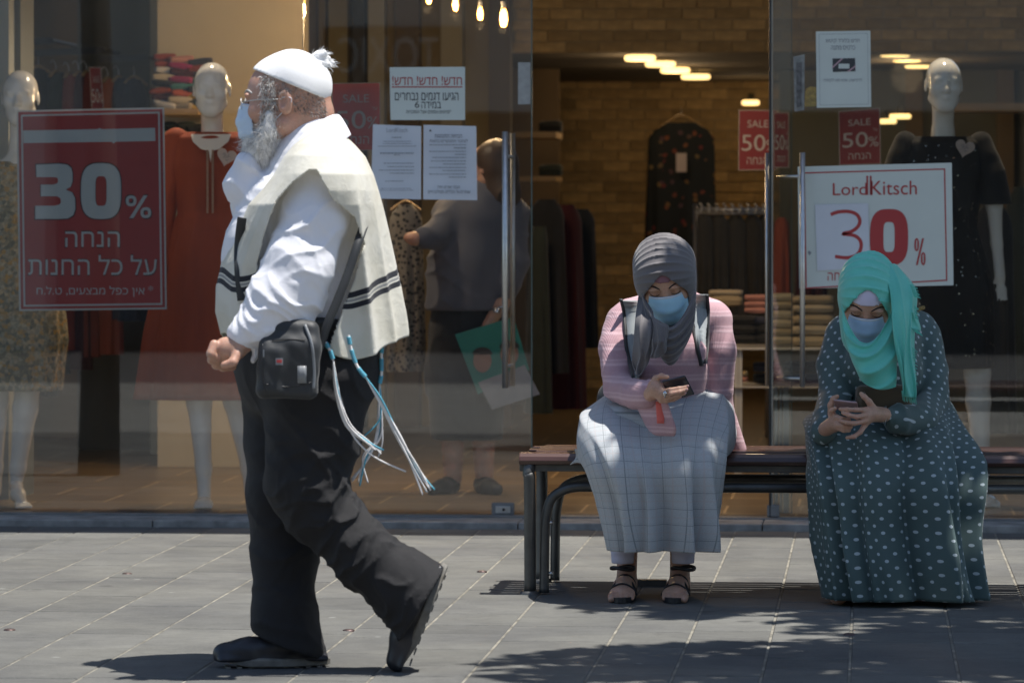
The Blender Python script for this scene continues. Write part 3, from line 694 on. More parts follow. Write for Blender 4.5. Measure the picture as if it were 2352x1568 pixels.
        o = origin_of(parent); me = bpy.data.meshes.new(name); me.vertices.add(len(co)); me.vertices.foreach_set('co', (co - np.array(o)).ravel())
        me.loops.add(F_.size); me.loops.foreach_set('vertex_index', F_.ravel()); me.polygons.add(len(F_)); me.polygons.foreach_set('loop_start', np.arange(len(F_)) * 4)
        me.update(calc_edges=True); me.polygons.foreach_set('use_smooth', [True] * len(F_)); ob = link_mesh(name, me, parent, mat)
        s.co = co; s.F = F_; return ob
    def bvh(s): return BVHTree.FromPolygons([tuple(p) for p in s.co], [tuple(f) for f in s.F])
_rs = np.random.RandomState(3); _W = _rs.normal(size=(8, 3)).astype(f32); _W /= np.linalg.norm(_W, axis=1)[:, None]; _PH = _rs.rand(8) * 6.28
def gn(Q, sc, seed=0, st=(1, 1, 1)):
    "cheap smooth noise, about -1..1"
    q = Q * np.array(st, dtype=f32) * sc; rs = np.random.RandomState(seed); out = 0
    wx = np.sin(q @ _W[0] + seed) * .9; 
    for i in range(6):
        w = rs.normal(size=3).astype(f32); out = out + np.sin(q @ w + wx + rs.rand() * 6.28)
    return out / 3.2
def ridged(Q, sc, seed, st=(1, 1, 1)): return 1 - 2 * np.abs(np.clip(gn(Q, sc, seed, st), -1, 1))
def folds(dirv, freq, amp, centre=None, rad=None, seed=0, warp=1.2, sharp=1.0):
    "creases running across dirv, fading outwards from centre"
    dv = np.array(tuple(Vector(dirv).normalized()), dtype=f32)
    def f(Q, d):
        ph = (Q @ dv) * freq + warp * gn(Q, freq * .28, seed)
        w = np.sin(ph); w = np.sign(w) * np.abs(w) ** sharp
        k = amp
        if centre is not None: k = amp * np.exp(-(((Q - V3(centre)) / rad) ** 2).sum(1))
        return d - w * k * (.6 + .4 * gn(Q, freq * .15, seed + 5))
    return f
def creases(dirv, freq, amp, centre=None, rad=None, seed=0, warp=1.6, p=2.2):
    "narrow raised creases between soft hollows, as woven cloth gathers"
    dv = np.array(tuple(Vector(dirv).normalized()), dtype=f32)
    def f(Q, d):
        ph = (Q @ dv) * freq * .5 + warp * gn(Q, freq * .22, seed)
        w = (1 - np.abs(np.sin(ph))) ** p; k = amp
        if centre is not None: k = amp * np.exp(-(((Q - V3(centre)) / rad) ** 2).sum(1))
        return d - (w - .25) * k * (.55 + .55 * gn(Q, freq * .12, seed + 5))
    return f
def lumps(sc, amp, seed=0, st=(1, 1, 1)): return lambda Q, d: d - amp * gn(Q, sc, seed, st)
def cut(n, p, keep=.006):
    "trim by a plane: everything on the side of n beyond p goes"
    n = np.array(tuple(Vector(n).normalized()), dtype=f32); p = V3(p)
    return lambda Q, d: np.maximum(d, (Q - p) @ n)
# ---------------------------------------------------------------- sheets of cloth built from rings
def ring_cloth(name, rings, mat, parent, n=96, th=.003, fold=None, close=True, uvscale=1):
    """rings: list of dicts c (centre), u, w (axes), a, b (half sizes), e (squareness); fold(i, t, theta) -> radial push.
    keeps a flat coordinate (attribute 'cloth') along the surface for woven patterns"""
    th_ = np.linspace(0, 2 * math.pi, n, endpoint=False) if close else None
    rows = []
    for i, r in enumerate(rings):
        t = i / (len(rings) - 1); row = []
        u, w, c = Vector(r['u']), Vector(r['w']), Vector(r['c'])
        for k in range(n):
            an = 2 * math.pi * k / n; cs, sn = math.cos(an), math.sin(an); e = r.get('e', 2)
            g = lambda v: math.copysign(abs(v) ** (2 / e), v)
            ra = 1 + (fold(i, t, an) if fold else 0)
            row.append(c + u * (r['a'] * g(cs) * ra) + w * (r['b'] * g(sn) * ra))
        rows.append(row)
    mb = MB().grid(rows, True); ob = mb.build(name, mat, parent, smooth=True)
    # pattern coordinate: along = running length down the middle, around = running girth
    me = ob.data; at = me.attributes.new('cloth', 'FLOAT_VECTOR', 'POINT'); vals = []
    mid = len(rows[0]) * 3 // 4
    per = [sum((rows[i][(k + 1) % n] - rows[i][k]).length for k in range(n)) for i in range(len(rows))]
    for i in range(len(rows)):
        acc = 0; girth = max(per)
        for k in range(n): vals += [k / n * girth * uvscale, 0, 0]
    vals = np.array(vals).reshape(len(rows), n, 3)
    L = 0
    for i in range(len(rows)):
        if i: L += sum((rows[i][k] - rows[i - 1][k]).length for k in range(n // 8, 3 * n // 8)) / (3 * n // 8 - n // 8)
        vals[i, :, 1] = L
    at.data.foreach_set('vector', vals.ravel())
    if th: m = ob.modifiers.new('s', 'SOLIDIFY'); m.thickness = th; m.offset = -1
    return ob, rows
def smoothstep(a, b, x): t = min(1, max(0, (x - a) / (b - a))); return t * t * (3 - 2 * t)
def cat(pts, m=8):
    "smooth curve through points"
    pts = [Vector(p) for p in pts]; out = []
    for i in range(len(pts) - 1):
        p0 = pts[max(0, i - 1)]; p1 = pts[i]; p2 = pts[i + 1]; p3 = pts[min(len(pts) - 1, i + 2)]
        for k in range(m):
            u = k / m; out.append(.5 * ((2 * p1) + (p2 - p0) * u + (2 * p0 - 5 * p1 + 4 * p2 - p3) * u * u + (3 * p1 - p0 - 3 * p2 + p3) * u ** 3))
    out.append(pts[-1]); return out
# ---------------------------------------------------------------- the human head in its own frame: faces -Y, x to the right, origin between the ears
def head_field(Mx, sc=1.0, female=True, lids=True, neck=True, mannequin=False):
    f = Field(Mx @ Matrix.Scale(sc, 4)); q = sc
    def E(c, r, k=.02, **kw): f.ell(c, tuple(v * q for v in r), k * q, **kw)
    def C(a, b, ra, rb, k=.02, **kw): f.cone(a, b, ra * q, rb * q, k * q, **kw)
    E((0, .022, .034), (.074, .094, .084)); E((0, -.035, .02), (.066, .058, .072), .03)
    E((0, -.036, -.035), (.058, .058, .07), .03)
    jw = .05 if female else .056
    C((-jw, .0, -.058), (-.018, -.066, -.098), .018, .016, .03); C((jw, .0, -.058), (.018, -.066, -.098), .018, .016, .03); C((-.012, -.07, -.098), (.012, -.07, -.098), .016, .016, .02)
    E((0, -.05, -.075), (.036, .04, .036), .02)
    for s in (-1, 1):
        E((s * .043, -.062, -.022), (.020, .022, .018), .025)                     # cheekbone
        E((s * .0315, -.098, .008), (.018, .014, .012), .014, sub=True)            # socket
        E((s * .031, -.079, .0065), (.0145, .0125, .0125 if lids else .0115), .005)  # closed lid over the eye
        E((s * .013, -.1, -.031), (.0085, .009, .007), .006)                        # nostril wing
        E((s * .034, -.088, .022), (.019, .007, .005), .012)                        # brow ridge
        # ear
        E((s * .077, .012, -.002), (.007, .019, .031), .006); E((s * .082, .006, .002), (.006, .009, .017), .005, sub=True)
    C((0, -.086, .012), (0, -.108, -.024), .0065, .0105, .012); E((0, -.1055, -.028), (.011, .010, .008), .006)
    E((0, -.092, -.054), (.022, .011, .0065), .005); E((0, -.091, -.0625), (.019, .011, .0065), .004)
    E((0, -.104, -.0582), (.022, .008, .0012), .003, sub=True)
    if neck: C((0, .03, -.04), (0, .045, -.17), .054 if female else .066, .056 if female else .07, .03)
    f.M = None; f.head = Mx
    return f
def frame(origin, fwd, up):
    "matrix whose -Y looks along fwd"
    y = -Vector(fwd).normalized(); z = Vector(up); z = (z - y * z.dot(y)).normalized(); x = y.cross(z)
    m = Matrix((x, y, z)).transposed().to_4x4(); m.translation = Vector(origin); return m
CR = Vector((CY, SY, 0)); CF = Vector((-SY, CY, 0)); UP = Vector((0, 0, 1))    # camera right, camera forward
def cdir(r, toward, up): return (CR * r - CF * toward + UP * up).normalized()
# ---------------------------------------------------------------- cloth materials
def cloth_attr(nt): a = _n(nt, 'ShaderNodeAttribute'); a.attribute_name = 'cloth'; return a.outputs['Vector']
def weave_bump(nt, b, v, s=900, strength=.25, dist_=.0008, extra=None):
    n1 = noise(nt, v, s, 2); h = n1
    if extra is not None: h = math_(nt, 'ADD', math_(nt, 'MULTIPLY', n1, .4), extra)
    bp = _n(nt, 'ShaderNodeBump'); bp.inputs['Strength'].default_value = strength; bp.inputs['Distance'].default_value = dist_
    nt.links.new(h, bp.inputs['Height']); nt.links.new(bp.outputs[0], b.inputs['Normal'])
def cloth(name, col, rough=.85, var=.08, scale=6, sheen=.2, bump=.25, bscale=500, crease=0, cscale=14, spec=.3, sss=0, cdist=.004):
    m = M(name, col, rough, var, scale, 0, 60, sheen=sheen, spec=spec, sss=sss); nt = m.node_tree; b = nt.nodes['Principled BSDF']
    tc = _n(nt, 'ShaderNodeTexCoord'); v = tc.outputs['Object']; ex = None
    if crease:
        c1 = noise(nt, v, cscale, 4, .55, dist_=.6); ex = math_(nt, 'MULTIPLY', c1, crease)
    weave_bump(nt, b, v, bscale, bump, .0008 if not crease else cdist, ex); return m
# ---------------------------------------------------------------- shared parts of people
def skin_mat(name, col, red, sp=.45, mott=.12):
    m = bpy.data.materials.new(name); m.use_nodes = True; nt = m.node_tree; b = nt.nodes['Principled BSDF']; tc = _n(nt, 'ShaderNodeTexCoord'); v = tc.outputs['Object']
    c = ramp(nt, noise(nt, v, 22, 4), [(.3, tuple(a * (1 - mott) for a in col)), (.7, red)]); f2 = noise(nt, v, 180, 2)
    c = mixc(nt, .25, c, ramp(nt, f2, [(.35, (.7, .66, .62)), (.65, (1.2, 1.2, 1.2))]), 'MULTIPLY')
    nt.links.new(c, b.inputs['Base Color']); b.inputs['Roughness'].default_value = sp; b.inputs['Subsurface Weight'].default_value = .25
    b.inputs['Subsurface Radius'].default_value = (.010, .0035, .0018); b.inputs['Subsurface Scale'].default_value = 1
    bp = _n(nt, 'ShaderNodeBump'); bp.inputs['Strength'].default_value = .25; bp.inputs['Distance'].default_value = .0008; nt.links.new(noise(nt, v, 420, 3), bp.inputs['Height']); nt.links.new(bp.outputs[0], b.inputs['Normal'])
    return m
m_skin = skin_mat('skin_warm', (.53, .32, .22), (.58, .33, .235)); m_skinm = skin_mat('skin_ruddy', (.50, .30, .215), (.54, .29, .21), .45, .08)
m_hairdark = M('dark_brow', (.018, .012, .010), .7, .2, 60)
m_maskb = cloth('mask_blue', (.40, .66, .82), .75, .05, 20, bump=.15, sss=.1); m_maskw = cloth('mask_band', (.62, .66, .72), .75, .04, 20)
def skin(name, mat, parent, fields):
    obs = [f.mesh('tmp', None, parent, res=r) for f, r in fields]; vs = []; fs = []
    for ob in obs:
        me = ob.data; n = len(me.vertices); co = np.zeros(n * 3); me.vertices.foreach_get('co', co); off = sum(len(a) for a in vs)
        ix = np.zeros(len(me.polygons) * 4, dtype=np.int64); me.polygons.foreach_get('vertices', ix) if False else me.loops.foreach_get('vertex_index', ix); vs.append(co.reshape(-1, 3)); fs.append(ix.reshape(-1, 4) + off)
        bpy.data.objects.remove(ob)
    co = np.concatenate(vs); F_ = np.concatenate(fs); me = bpy.data.meshes.new(name); me.vertices.add(len(co)); me.vertices.foreach_set('co', co.ravel()); me.loops.add(F_.size); me.loops.foreach_set('vertex_index', F_.ravel())
    me.polygons.add(len(F_)); me.polygons.foreach_set('loop_start', np.arange(len(F_)) * 4); me.update(calc_edges=True); me.polygons.foreach_set('use_smooth', [True] * len(F_)); return link_mesh(name, me, parent, mat)
def on_face(bvh, Mx, sc, x, z, lift=.0008):
    o = Mx @ Vector((x * sc, -.25 * sc, z * sc)); d = (Mx.to_3x3() @ Vector((0, 1, 0))).normalized(); h = bvh.ray_cast(o, d)
    return (h[0] + h[1] * lift) if h[0] is not None else Mx @ Vector((x * sc, -.1 * sc, z * sc))
def brows(bvh, Mx, sc, par, th=.0021):
    for s in (-1, 1):
        pts = [on_face(bvh, Mx, sc, s * x, z) for x, z in ((.0135, .0235), (.022, .029), (.033, .0325), (.043, .031), (.052, .025))]
        MB().tube(cat(pts, 5), [th * (.5 + .7 * math.sin(math.pi * min(1, .15 + .8 * k / 20))) for k in range(21)], 8, flat=.35 if False else 1).build('eyebrow', m_hairdark, par, smooth=True)
        pts = [on_face(bvh, Mx, sc, s * x, z, .0006) for x, z in ((.0175, .0035), (.024, -.0005), (.031, -.002), (.038, -.0005), (.0455, .0045))]
        MB().tube(cat(pts, 4), [.0006 + .0011 * k / 16 for k in range(17)], 6).build('lashes', m_hairdark, par, smooth=True)
def face_mask(Mx, sc, par, side=(.066, -.028), top=.004, bot=-.112, bulge=0.0, band=True, width=1.0, sz=(-.012, -.078)):
    rows = []; nu, nv = 30, 26
    cpts = cat([(0, -.108, top), (0, -.122 - bulge, -.024), (0, -.124 - bulge, -.052), (0, -.116 - bulge, -.082), (0, -.090, bot)], 8); m = len(cpts)
    for j in range(nv + 1):
        v = j / nv; c = cpts[min(m - 1, round(v * (m - 1)))]; pl = .0018 * math.sin(v * 3.0 * 2 * math.pi) * math.sin(math.pi * v) ** .5; row = []
        for i in range(nu + 1):
            u = -1 + 2 * i / nu; s = 1 - math.cos(u * math.pi / 2); x = side[0] * math.sin(u * math.pi / 2); zc = c.z; zs = sz[0] + (sz[1] - sz[0]) * v
            y = c.y * (1 - s) + (side[1] + .012 * math.sin(math.pi * v) * -1) * s - pl * (1 - s * .3) - .002 * math.sin(u * 9 + v * 5) * s
            z = zc * (1 - s ** .8) + zs * s ** .8
            row.append(Mx @ (Vector((x, y, z)) * sc))
        rows.append(row)
    o = MB().grid(rows).build('face_mask', m_maskb, par, smooth=True, solid=.0012)
    if band:
        mb = MB().grid([[p + (Mx.to_3x3() @ Vector((0, -.0011, 0))) for p in rows[k]] for k in (0, 1, 2)]); mb.build('mask_edge', m_maskw, o, smooth=True, solid=.0005)
    for s, i in ((-1, 0), (1, nu)):
        a, b = rows[1][i], rows[-2][i]; e = Mx @ (Vector((s * .079, .012, -.0)) * sc)
        MB().tube(cat([a, e + Vector((0, 0, .012)), e + (Mx.to_3x3() @ Vector((0, .012, -.01))) , b], 6), .0011, 6).build('ear_loop', m_maskw, o, smooth=True)
    return o
def hand_field(f, wrist, palm, fingers, thumb, r=.0085, rp=.021, k=.008):
    "fingers: list of 3-4 joint chains; all world positions"
    f.cone(wrist, palm, .024, .027, .012)
    for c in fingers:
        f.cone(palm, c[0], rp * .85, r * 1.25, .012)
        f.chain(c, [r * 1.15, r * 1.0, r * .92, r * .8][:len(c)], .004)
    f.chain(thumb, [r * 1.7, r * 1.2, r * 1.05, r * .9][:len(thumb)], .008)
def strands(name, pts, nrm, par, mats, length, dirv, w=.0011, curl=.3, seed=0, seg=3, jit=.4):
    "hair drawn as fine tapering blades grown from points"
    rng = np.random.RandomState(seed); objs = []
    for mi, mat in enumerate(mats):
        sel = [i for i in range(len(pts)) if i % len(mats) == mi]; mb = MB()
        for i in sel:
            p = Vector(pts[i]); n_ = Vector(nrm[i]); d = (Vector(dirv) + n_ * .55 + Vector(rng.normal(size=3)) * jit).normalized(); L = length * (.5 + .8 * rng.rand()); s = Vector(rng.normal(size=3)).cross(d).normalized(); vs = []
            for k in range(seg + 1):
                u = k / seg; ww = w * (1 - u * .85); vs += [p - s * ww / 2, p + s * ww / 2]; d = (d + Vector(rng.normal(size=3)) * curl * .5 + Vector((0, 0, -.10))).normalized(); p = p + d * L / seg
            mb.add(vs, [(2 * k, 2 * k + 1, 2 * k + 3, 2 * k + 2) for k in range(seg)])
        o = mb.build(name, mat, par); o['kind'] = 'stuff'; objs.append(o)
    return objs
def surf_points(f, n, cond, seed=0):
    rng = np.random.RandomState(seed); F_ = f.F; co = f.co; c = co[F_].mean(1); a = co[F_[:, 2]] - co[F_[:, 0]]; b = co[F_[:, 3]] - co[F_[:, 1]]; nn = np.cross(a, b); nn /= np.linalg.norm(nn, axis=1)[:, None] + 1e-12
    m = np.array([bool(cond(Vector(q))) for q in c]); ids = np.where(m)[0]; ch = rng.choice(ids, n); return c[ch] + rng.normal(size=(n, 3)) * .0015, nn[ch]
def drape(name, mat, par, L, M_, R_, nfold=5, amp=.008, nu=40, nv=44, edge=1.0, seed=0, vert=0, vamp=.0, th=.0025, skew=0.0):
    "hanging sheet through three curves (left, middle, right), each a list of (px, py, depth) from top to bottom; folds follow the sag"
    cs = []
    for C_ in (L, M_, R_):
        c = cat([P(*q) for q in C_], 12); n = len(c); cs.append([c[min(n - 1, round(i / nv * (n - 1)))] if (i / nv * (n - 1)) % 1 < 1e-6 else c[int(i / nv * (n - 1))].lerp(c[min(n - 1, int(i / nv * (n - 1)) + 1)], (i / nv * (n - 1)) % 1) for i in range(nv + 1)])
    rr = random.Random(seed); p0 = rr.uniform(0, 6); rows = []
    for i in range(nv + 1):
        v = i / nv; row = []
        for k in range(nu + 1):
            u = k / nu; a, b, c = cs[0][i], cs[1][i], cs[2][i]
            q = a * (2 * (u - .5) * (u - 1)) + b * (-4 * u * (u - 1)) + c * (2 * u * (u - .5))
            ph = (v + skew * (u - .5)) * nfold * math.pi + p0 + .5 * math.sin(u * 3 + v * 4 + p0); w = (1 - abs(math.sin(ph))) ** 1.5
            env = math.sin(math.pi * min(1, max(0, .08 + .84 * u))) ** .5 * math.sin(math.pi * min(1, .12 + .8 * v)) ** .5 * edge
            q = q - CF * (amp * w * env)
            if vert: q = q - CF * (vamp * ((1 - abs(math.sin(u * vert * math.pi + p0 + .6 * math.sin(v * 5)))) ** 1.4 - .3) * (.4 + .6 * v)) + CR * (vamp * .4 * math.sin(v * 9 + u * 7) * v)
            row.append(q)
        rows.append(row)
    return MB().grid(rows).build(name, mat, par, smooth=True, solid=th), rows
# ================================================================ MANNEQUINS
m_mann = M('mannequin_gloss', (.86, .86, .84), .16, .03, 3, coat=.6)
def gather(nrm): pass
def mannequin(px, py, Dv, lab, pose, dresscol):
    "px,py: middle of the head; stands behind the glass facing the street"
    hc = P(px, py, Dv); foot_z = .04
    t = thing('mannequin', lab, 'mannequin', (hc.x, hc.y, foot_z), 'glossy white mannequins in the window')
    Mx = frame(hc, cdir(*pose.get('face', (0, 1, 0))), (0, 0, 1)); f = head_field(Mx, 1.0, True, True, neck=False)
    c = hc; L = lambda r, tw, z: c + CR * r - CF * tw + UP * (z - c.z)
    top = c.z
    f.chain([L(0, -.02, top - .06), L(0, -.035, top - .2), L(0, -.04, top - .26)], [.048, .046, .06], .02)
    sh = top - .30
    f.chain([L(-.165, -.035, sh - .03), L(0, -.04, sh + .005), L(.165, -.035, sh - .03)], [.042, .055, .042], .04)
    f.ell(L(0, -.03, sh - .14), (.135, .09, .16), .05); f.ell(L(0, -.04, sh - .36), (.105, .08, .14), .05); f.ell(L(0, -.04, sh - .52), (.15, .10, .13), .05)
    for s, key in ((-1, 'armL'), (1, 'armR')):
        pts = pose.get(key)
        if pts: 
            pts = [L(*p) for p in pts]; f.chain(pts, [.042, .036, .026, .024, .012][:len(pts)], .015)
            h = pts[-1]; w = (pts[-1] - pts[-2]).normalized()
            for q in range(4): f.chain([h - w * .01, h + w * .05 + CR * (q - 1.5) * .012, h + w * .095 + CR * (q - 1.5) * .013 - CF * .01], [.010, .0075, .005], .006)
            f.chain([h - w * .03, h + w * .02 - CR * s * .03], [.011, .007], .006)
    for s, key in ((-1, 'legL'), (1, 'legR')):
        pts = [L(*p) for p in pose[key]]; f.chain(pts, pose.get('legr', [.085, .055, .052, .034, .028, .016])[:len(pts)], .02)
    f.mesh('figure', m_mann, t, res=.0075)
    bb = f.bvh()
    return t, L, sh, bb
def dress_mat(kind):
    m = bpy.data.materials.new(kind + '_dress'); m.use_nodes = True; nt = m.node_tree; b = nt.nodes['Principled BSDF']; tc = _n(nt, 'ShaderNodeTexCoord'); v = tc.outputs['Object']
    if kind == 'floral':
        vo = _n(nt, 'ShaderNodeTexVoronoi'); vo.inputs['Scale'].default_value = 60; nt.links.new(v, vo.inputs['Vector'])
        sx = _n(nt, 'ShaderNodeSeparateColor'); nt.links.new(vo.outputs['Color'], sx.inputs[0])
        c = ramp(nt, sx.outputs[0], [(.0, (.12, .13, .10)), (.3, (.22, .20, .13)), (.5, (.45, .40, .30)), (.68, (.42, .24, .04)), (.85, (.30, .30, .24))])
        n2 = noise(nt, v, 110, 3); c = mixc(nt, .5, c, ramp(nt, n2, [(.4, (.5, .5, .45)), (.6, (1.4, 1.3, 1.1))]), 'MULTIPLY')
    elif kind == 'rust':
        c = ramp(nt, noise(nt, v, 5, 5, stretch=(1, 1, .15)), [(.3, (.27, .045, .02)), (.7, (.42, .085, .032))])
    elif kind == 'sequin':
        vo = _n(nt, 'ShaderNodeTexVoronoi'); vo.inputs['Scale'].default_value = 60; nt.links.new(v, vo.inputs['Vector'])
        sx = _n(nt, 'ShaderNodeSeparateColor'); nt.links.new(vo.outputs['Color'], sx.inputs[0])
        k = math_(nt, 'MULTIPLY', math_(nt, 'LESS_THAN', vo.outputs['Distance'], .22), math_(nt, 'GREATER_THAN', sx.outputs[1], .72))
        c = mixc(nt, k, (.012, .012, .014), (.5, .45, .38)); nt.links.new(math_(nt, 'MULTIPLY_ADD', k, -.5, .75), b.inputs['Roughness']); nt.links.new(k, b.inputs['Metallic'])
        nt.links.new(c, b.inputs['Base Color']); return m
    elif kind == 'leopard':
        vo = _n(nt, 'ShaderNodeTexVoronoi'); vo.inputs['Scale'].default_value = 48; nt.links.new(v, vo.inputs['Vector'])
        n2 = noise(nt, v, 60, 3); c = ramp(nt, math_(nt, 'ADD', vo.outputs['Distance'], math_(nt, 'MULTIPLY', n2, .25)), [(.45, (.035, .033, .03)), (.58, (.25, .22, .17))])
    elif kind == 'darkfloral':
        vo = _n(nt, 'ShaderNodeTexVoronoi'); vo.inputs['Scale'].default_value = 17; nt.links.new(v, vo.inputs['Vector'])
        sx = _n(nt, 'ShaderNodeSeparateColor'); nt.links.new(vo.outputs['Color'], sx.inputs[0])
        k = math_(nt, 'LESS_THAN', math_(nt, 'ADD', vo.outputs['Distance'], math_(nt, 'MULTIPLY', noise(nt, v, 50, 2), .3)), .42)
        c = mixc(nt, k, (.012, .016, .018), ramp(nt, sx.outputs[0], [(.2, (.16, .03, .03)), (.45, (.22, .07, .03)), (.7, (.2, .14, .05)), (.9, (.1, .05, .06))]))
    nt.links.new(c, b.inputs['Base Color']); b.inputs['Roughness'].default_value = .8; return m
m_floral, m_rust, m_seq, m_leo, m_dfl = [dress_mat(k) for k in ('floral', 'rust', 'sequin', 'leopard', 'darkfloral')]
m_lace = M('lace_trim', (.38, .24, .17), .8, .3, 200)
m_tag = M('card_tag', (.60, .50, .46), .7, .05, 8)
def heart_tag(px, py, D, s, t):
    c = P(px, py, D); pts = []
    for k in range(36):
        a = 2 * math.pi * k / 36; x = 16 * math.sin(a) ** 3; y = 13 * math.cos(a) - 5 * math.cos(2 * a) - 2 * math.cos(3 * a) - math.cos(4 * a)
        ca, sa = math.cos(-.25), math.sin(-.25); pts.append(c + CR * (x * ca - y * sa) * s + UP * (x * sa + y * ca) * s)
    tg = MB().prism(pts, CF * .0015).build('heart_tag', m_tag, t)
    fn = lambda a, b: P(a, b, D - .002)
    for st_ in ([(-9, -4), (-4, -9), (-5, 0), (-9, 3)], [(-1, -6), (-2, 3), (4, -1)], [(7, -7), (3, -2), (9, 1)], [(-3, 6), (1, 9), (4, 5)]):
        stroke([(px + a, py + b) for a, b in st_], 1.3, fn, m_inkgrey, tg).name = 'handwriting'
def loft_dress(t, name, mat, L, prof, nf=14, amp=.05, n=110, seed=0, th=.004):
    "prof: list (z, half width, half depth, centre r, centre toward)"
    zz = []; m = 10; P_ = []
    for i in range(len(prof) - 1):
        for k in range(m):
            u = k / m; P_.append([a * (1 - u) + b * u for a, b in zip(prof[i], prof[i + 1])])
    P_.append(list(prof[-1])); rr = random.Random(seed); ph = [rr.uniform(0, 6.28) for _ in range(6)]
    ztop, zbot = prof[0][0], prof[-1][0]
    rings = [dict(c=L(p[3], p[4], p[0]), u=CR, w=CF, a=p[1], b=p[2], e=2.15) for p in P_]
    def fold(i, tt, an):
        z = P_[i][0]; g = smoothstep(ztop - .3, zbot, z) if False else smoothstep(.28, 1.0, tt)
        return amp * g * (math.sin(an * nf + ph[0] + .8 * math.sin(an * 3 + ph[1])) * .6 + .5 * math.sin(an * nf * .53 + ph[2] + tt * 1.2) + .25 * math.sin(an * nf * 1.9 + ph[3])) + .006 * math.sin(an * 9 + tt * 25 + ph[4])
    return ring_cloth(name, rings, mat, t, n=n, th=th, fold=fold)[0]
# --- mannequin 2: rust dress. scale at its depth is about 548 px per metre
D2 = 16.98; px2 = F / D2; zz = lambda py, D: H - (py - 510) / F * D
t, L, sh, bb = mannequin(486, 207, D2, 'white mannequin in the long sleeved rust dress beside the red poster',
    dict(armL=[(-.155, -.03, zz(350, D2)), (-.20, -.02, zz(500, D2)), (-.215, .02, zz(640, D2))], armR=[(.155, -.03, zz(350, D2)), (.20, -.02, zz(500, D2)), (.2, .03, zz(640, D2))],
         legL=[(-.07, -.03, 1.02), (-.06, -.02, .56), (-.055, -.03, .48), (-.035, -.02, .2), (-.03, .01, .07)], legR=[(.07, -.03, 1.02), (.09, -.03, .56), (.10, -.05, .48), (.15, -.12, .2), (.16, -.12, .09)]), m_rust)
f = Field(); f.ell(L(-.028, .055, .055), (.038, .075, .03), .02)
for q in range(5): f.chain([L(-.058 + q * .016, .09, .055), L(-.06 + q * .0165, .125, .045)], [.010, .008], .006)
f.mesh('foot', m_mann, t, res=.005)
loft_dress(t, 'dress', m_rust, L, [(zz(305, D2), .125, .06, 0, -.04), (zz(318, D2), .175, .085, 0, -.04), (zz(380, D2), .165, .115, 0, -.03), (zz(490, D2), .145, .10, 0, -.035), (zz(500, D2), .15, .105, 0, -.035), (zz(600, D2), .215, .14, 0, -.035), (zz(760, D2), .275, .16, .0, -.045), (zz(917, D2), .33, .17, .01, -.055)], nf=13, amp=.07, seed=4)
fs = Field()
for s in (-1, 1): fs.chain([L(s * .155, -.035, zz(322, D2)), L(s * .19, -.03, zz(420, D2)), L(s * .215, -.015, zz(520, D2)), L(s * .225, .02, zz(640, D2))], [.056, .055, .052, .044], .02)
fs.post.append(folds((0, 0, 1), 60, .004, seed=3)); fs.mesh('sleeves', m_rust, t, res=.008)
for s in (-1, 1): MB().grid([[L(s * .011 - .004, .087 + .004, zz(y, D2)) for y in (345, 380, 420, 460, 490)], [L(s * .011 + .005, .087 + .004, zz(y, D2)) for y in (345, 380, 420, 460, 490)]]).build('lace', m_lace, t, solid=.002)
MB().add([L(-.085, .035, zz(309, D2)), L(.085, .035, zz(309, D2)), L(.075, .060, zz(326, D2)), L(.04, .084, zz(343, D2)), L(.008, .094, zz(348, D2)), L(.003, .096, zz(374, D2)), L(-.004, .094, zz(348, D2)), L(-.04, .084, zz(343, D2)), L(-.075, .060, zz(326, D2))], [(0, 1, 2, 8), (8, 2, 3, 7), (7, 3, 4, 6), (6, 4, 5)]).build('neck_opening', m_mann, t)
heart_tag(520, 360, D2 - .14, .0026, t)
# --- mannequin 1: floral dress, at the left edge
D1 = 17.0
t, L, sh, bb = mannequin(46, 225, D1, 'white mannequin in the yellow floral dress at the left edge',
    dict(armL=[(-.155, -.03, zz(370, D1)), (-.20, -.02, zz(520, D1)), (-.215, .02, zz(660, D1))], armR=[(.155, -.03, zz(370, D1)), (.19, -.02, zz(520, D1)), (.15, .0, zz(690, D1)), (.135, .02, zz(735, D1))],
         legL=[(-.07, -.03, 1.02), (-.10, -.04, .56), (-.11, -.05, .48), (-.12, -.1, .2), (-.12, -.1, .09)], legR=[(.04, -.03, 1.0), (.035, .0, .58), (.02, -.02, .45), (-.015, -.05, .2), (-.022, -.05, .13)]), m_floral)
f = Field(); f.chain([L(-.022, -.05, .13), L(-.005, .03, .09), L(.02, .10, .055)], [.028, .03, .024], .02); f.cone(L(-.025, -.06, .11), L(-.02, -.055, .10), .026, .024, .02)
for q in range(5): f.chain([L(.0 + q * .012, .11, .055), L(.006 + q * .014, .15 - q * .004, .045)], [.010, .008], .006)
f.mesh('foot', m_mann, t, res=.005)
loft_dress(t, 'dress', m_floral, L, [(zz(372, D1), .125, .06, 0, -.04), (zz(388, D1), .172, .085, 0, -.04), (zz(450, D1), .165, .115, 0, -.03), (zz(560, D1), .13, .10, 0, -.035), (zz(660, D1), .17, .13, 0, -.035), (zz(780, D1), .19, .15, 0, -.035), (zz(896, D1), .165, .17, 0, -.035)], nf=9, amp=.06, seed=8)
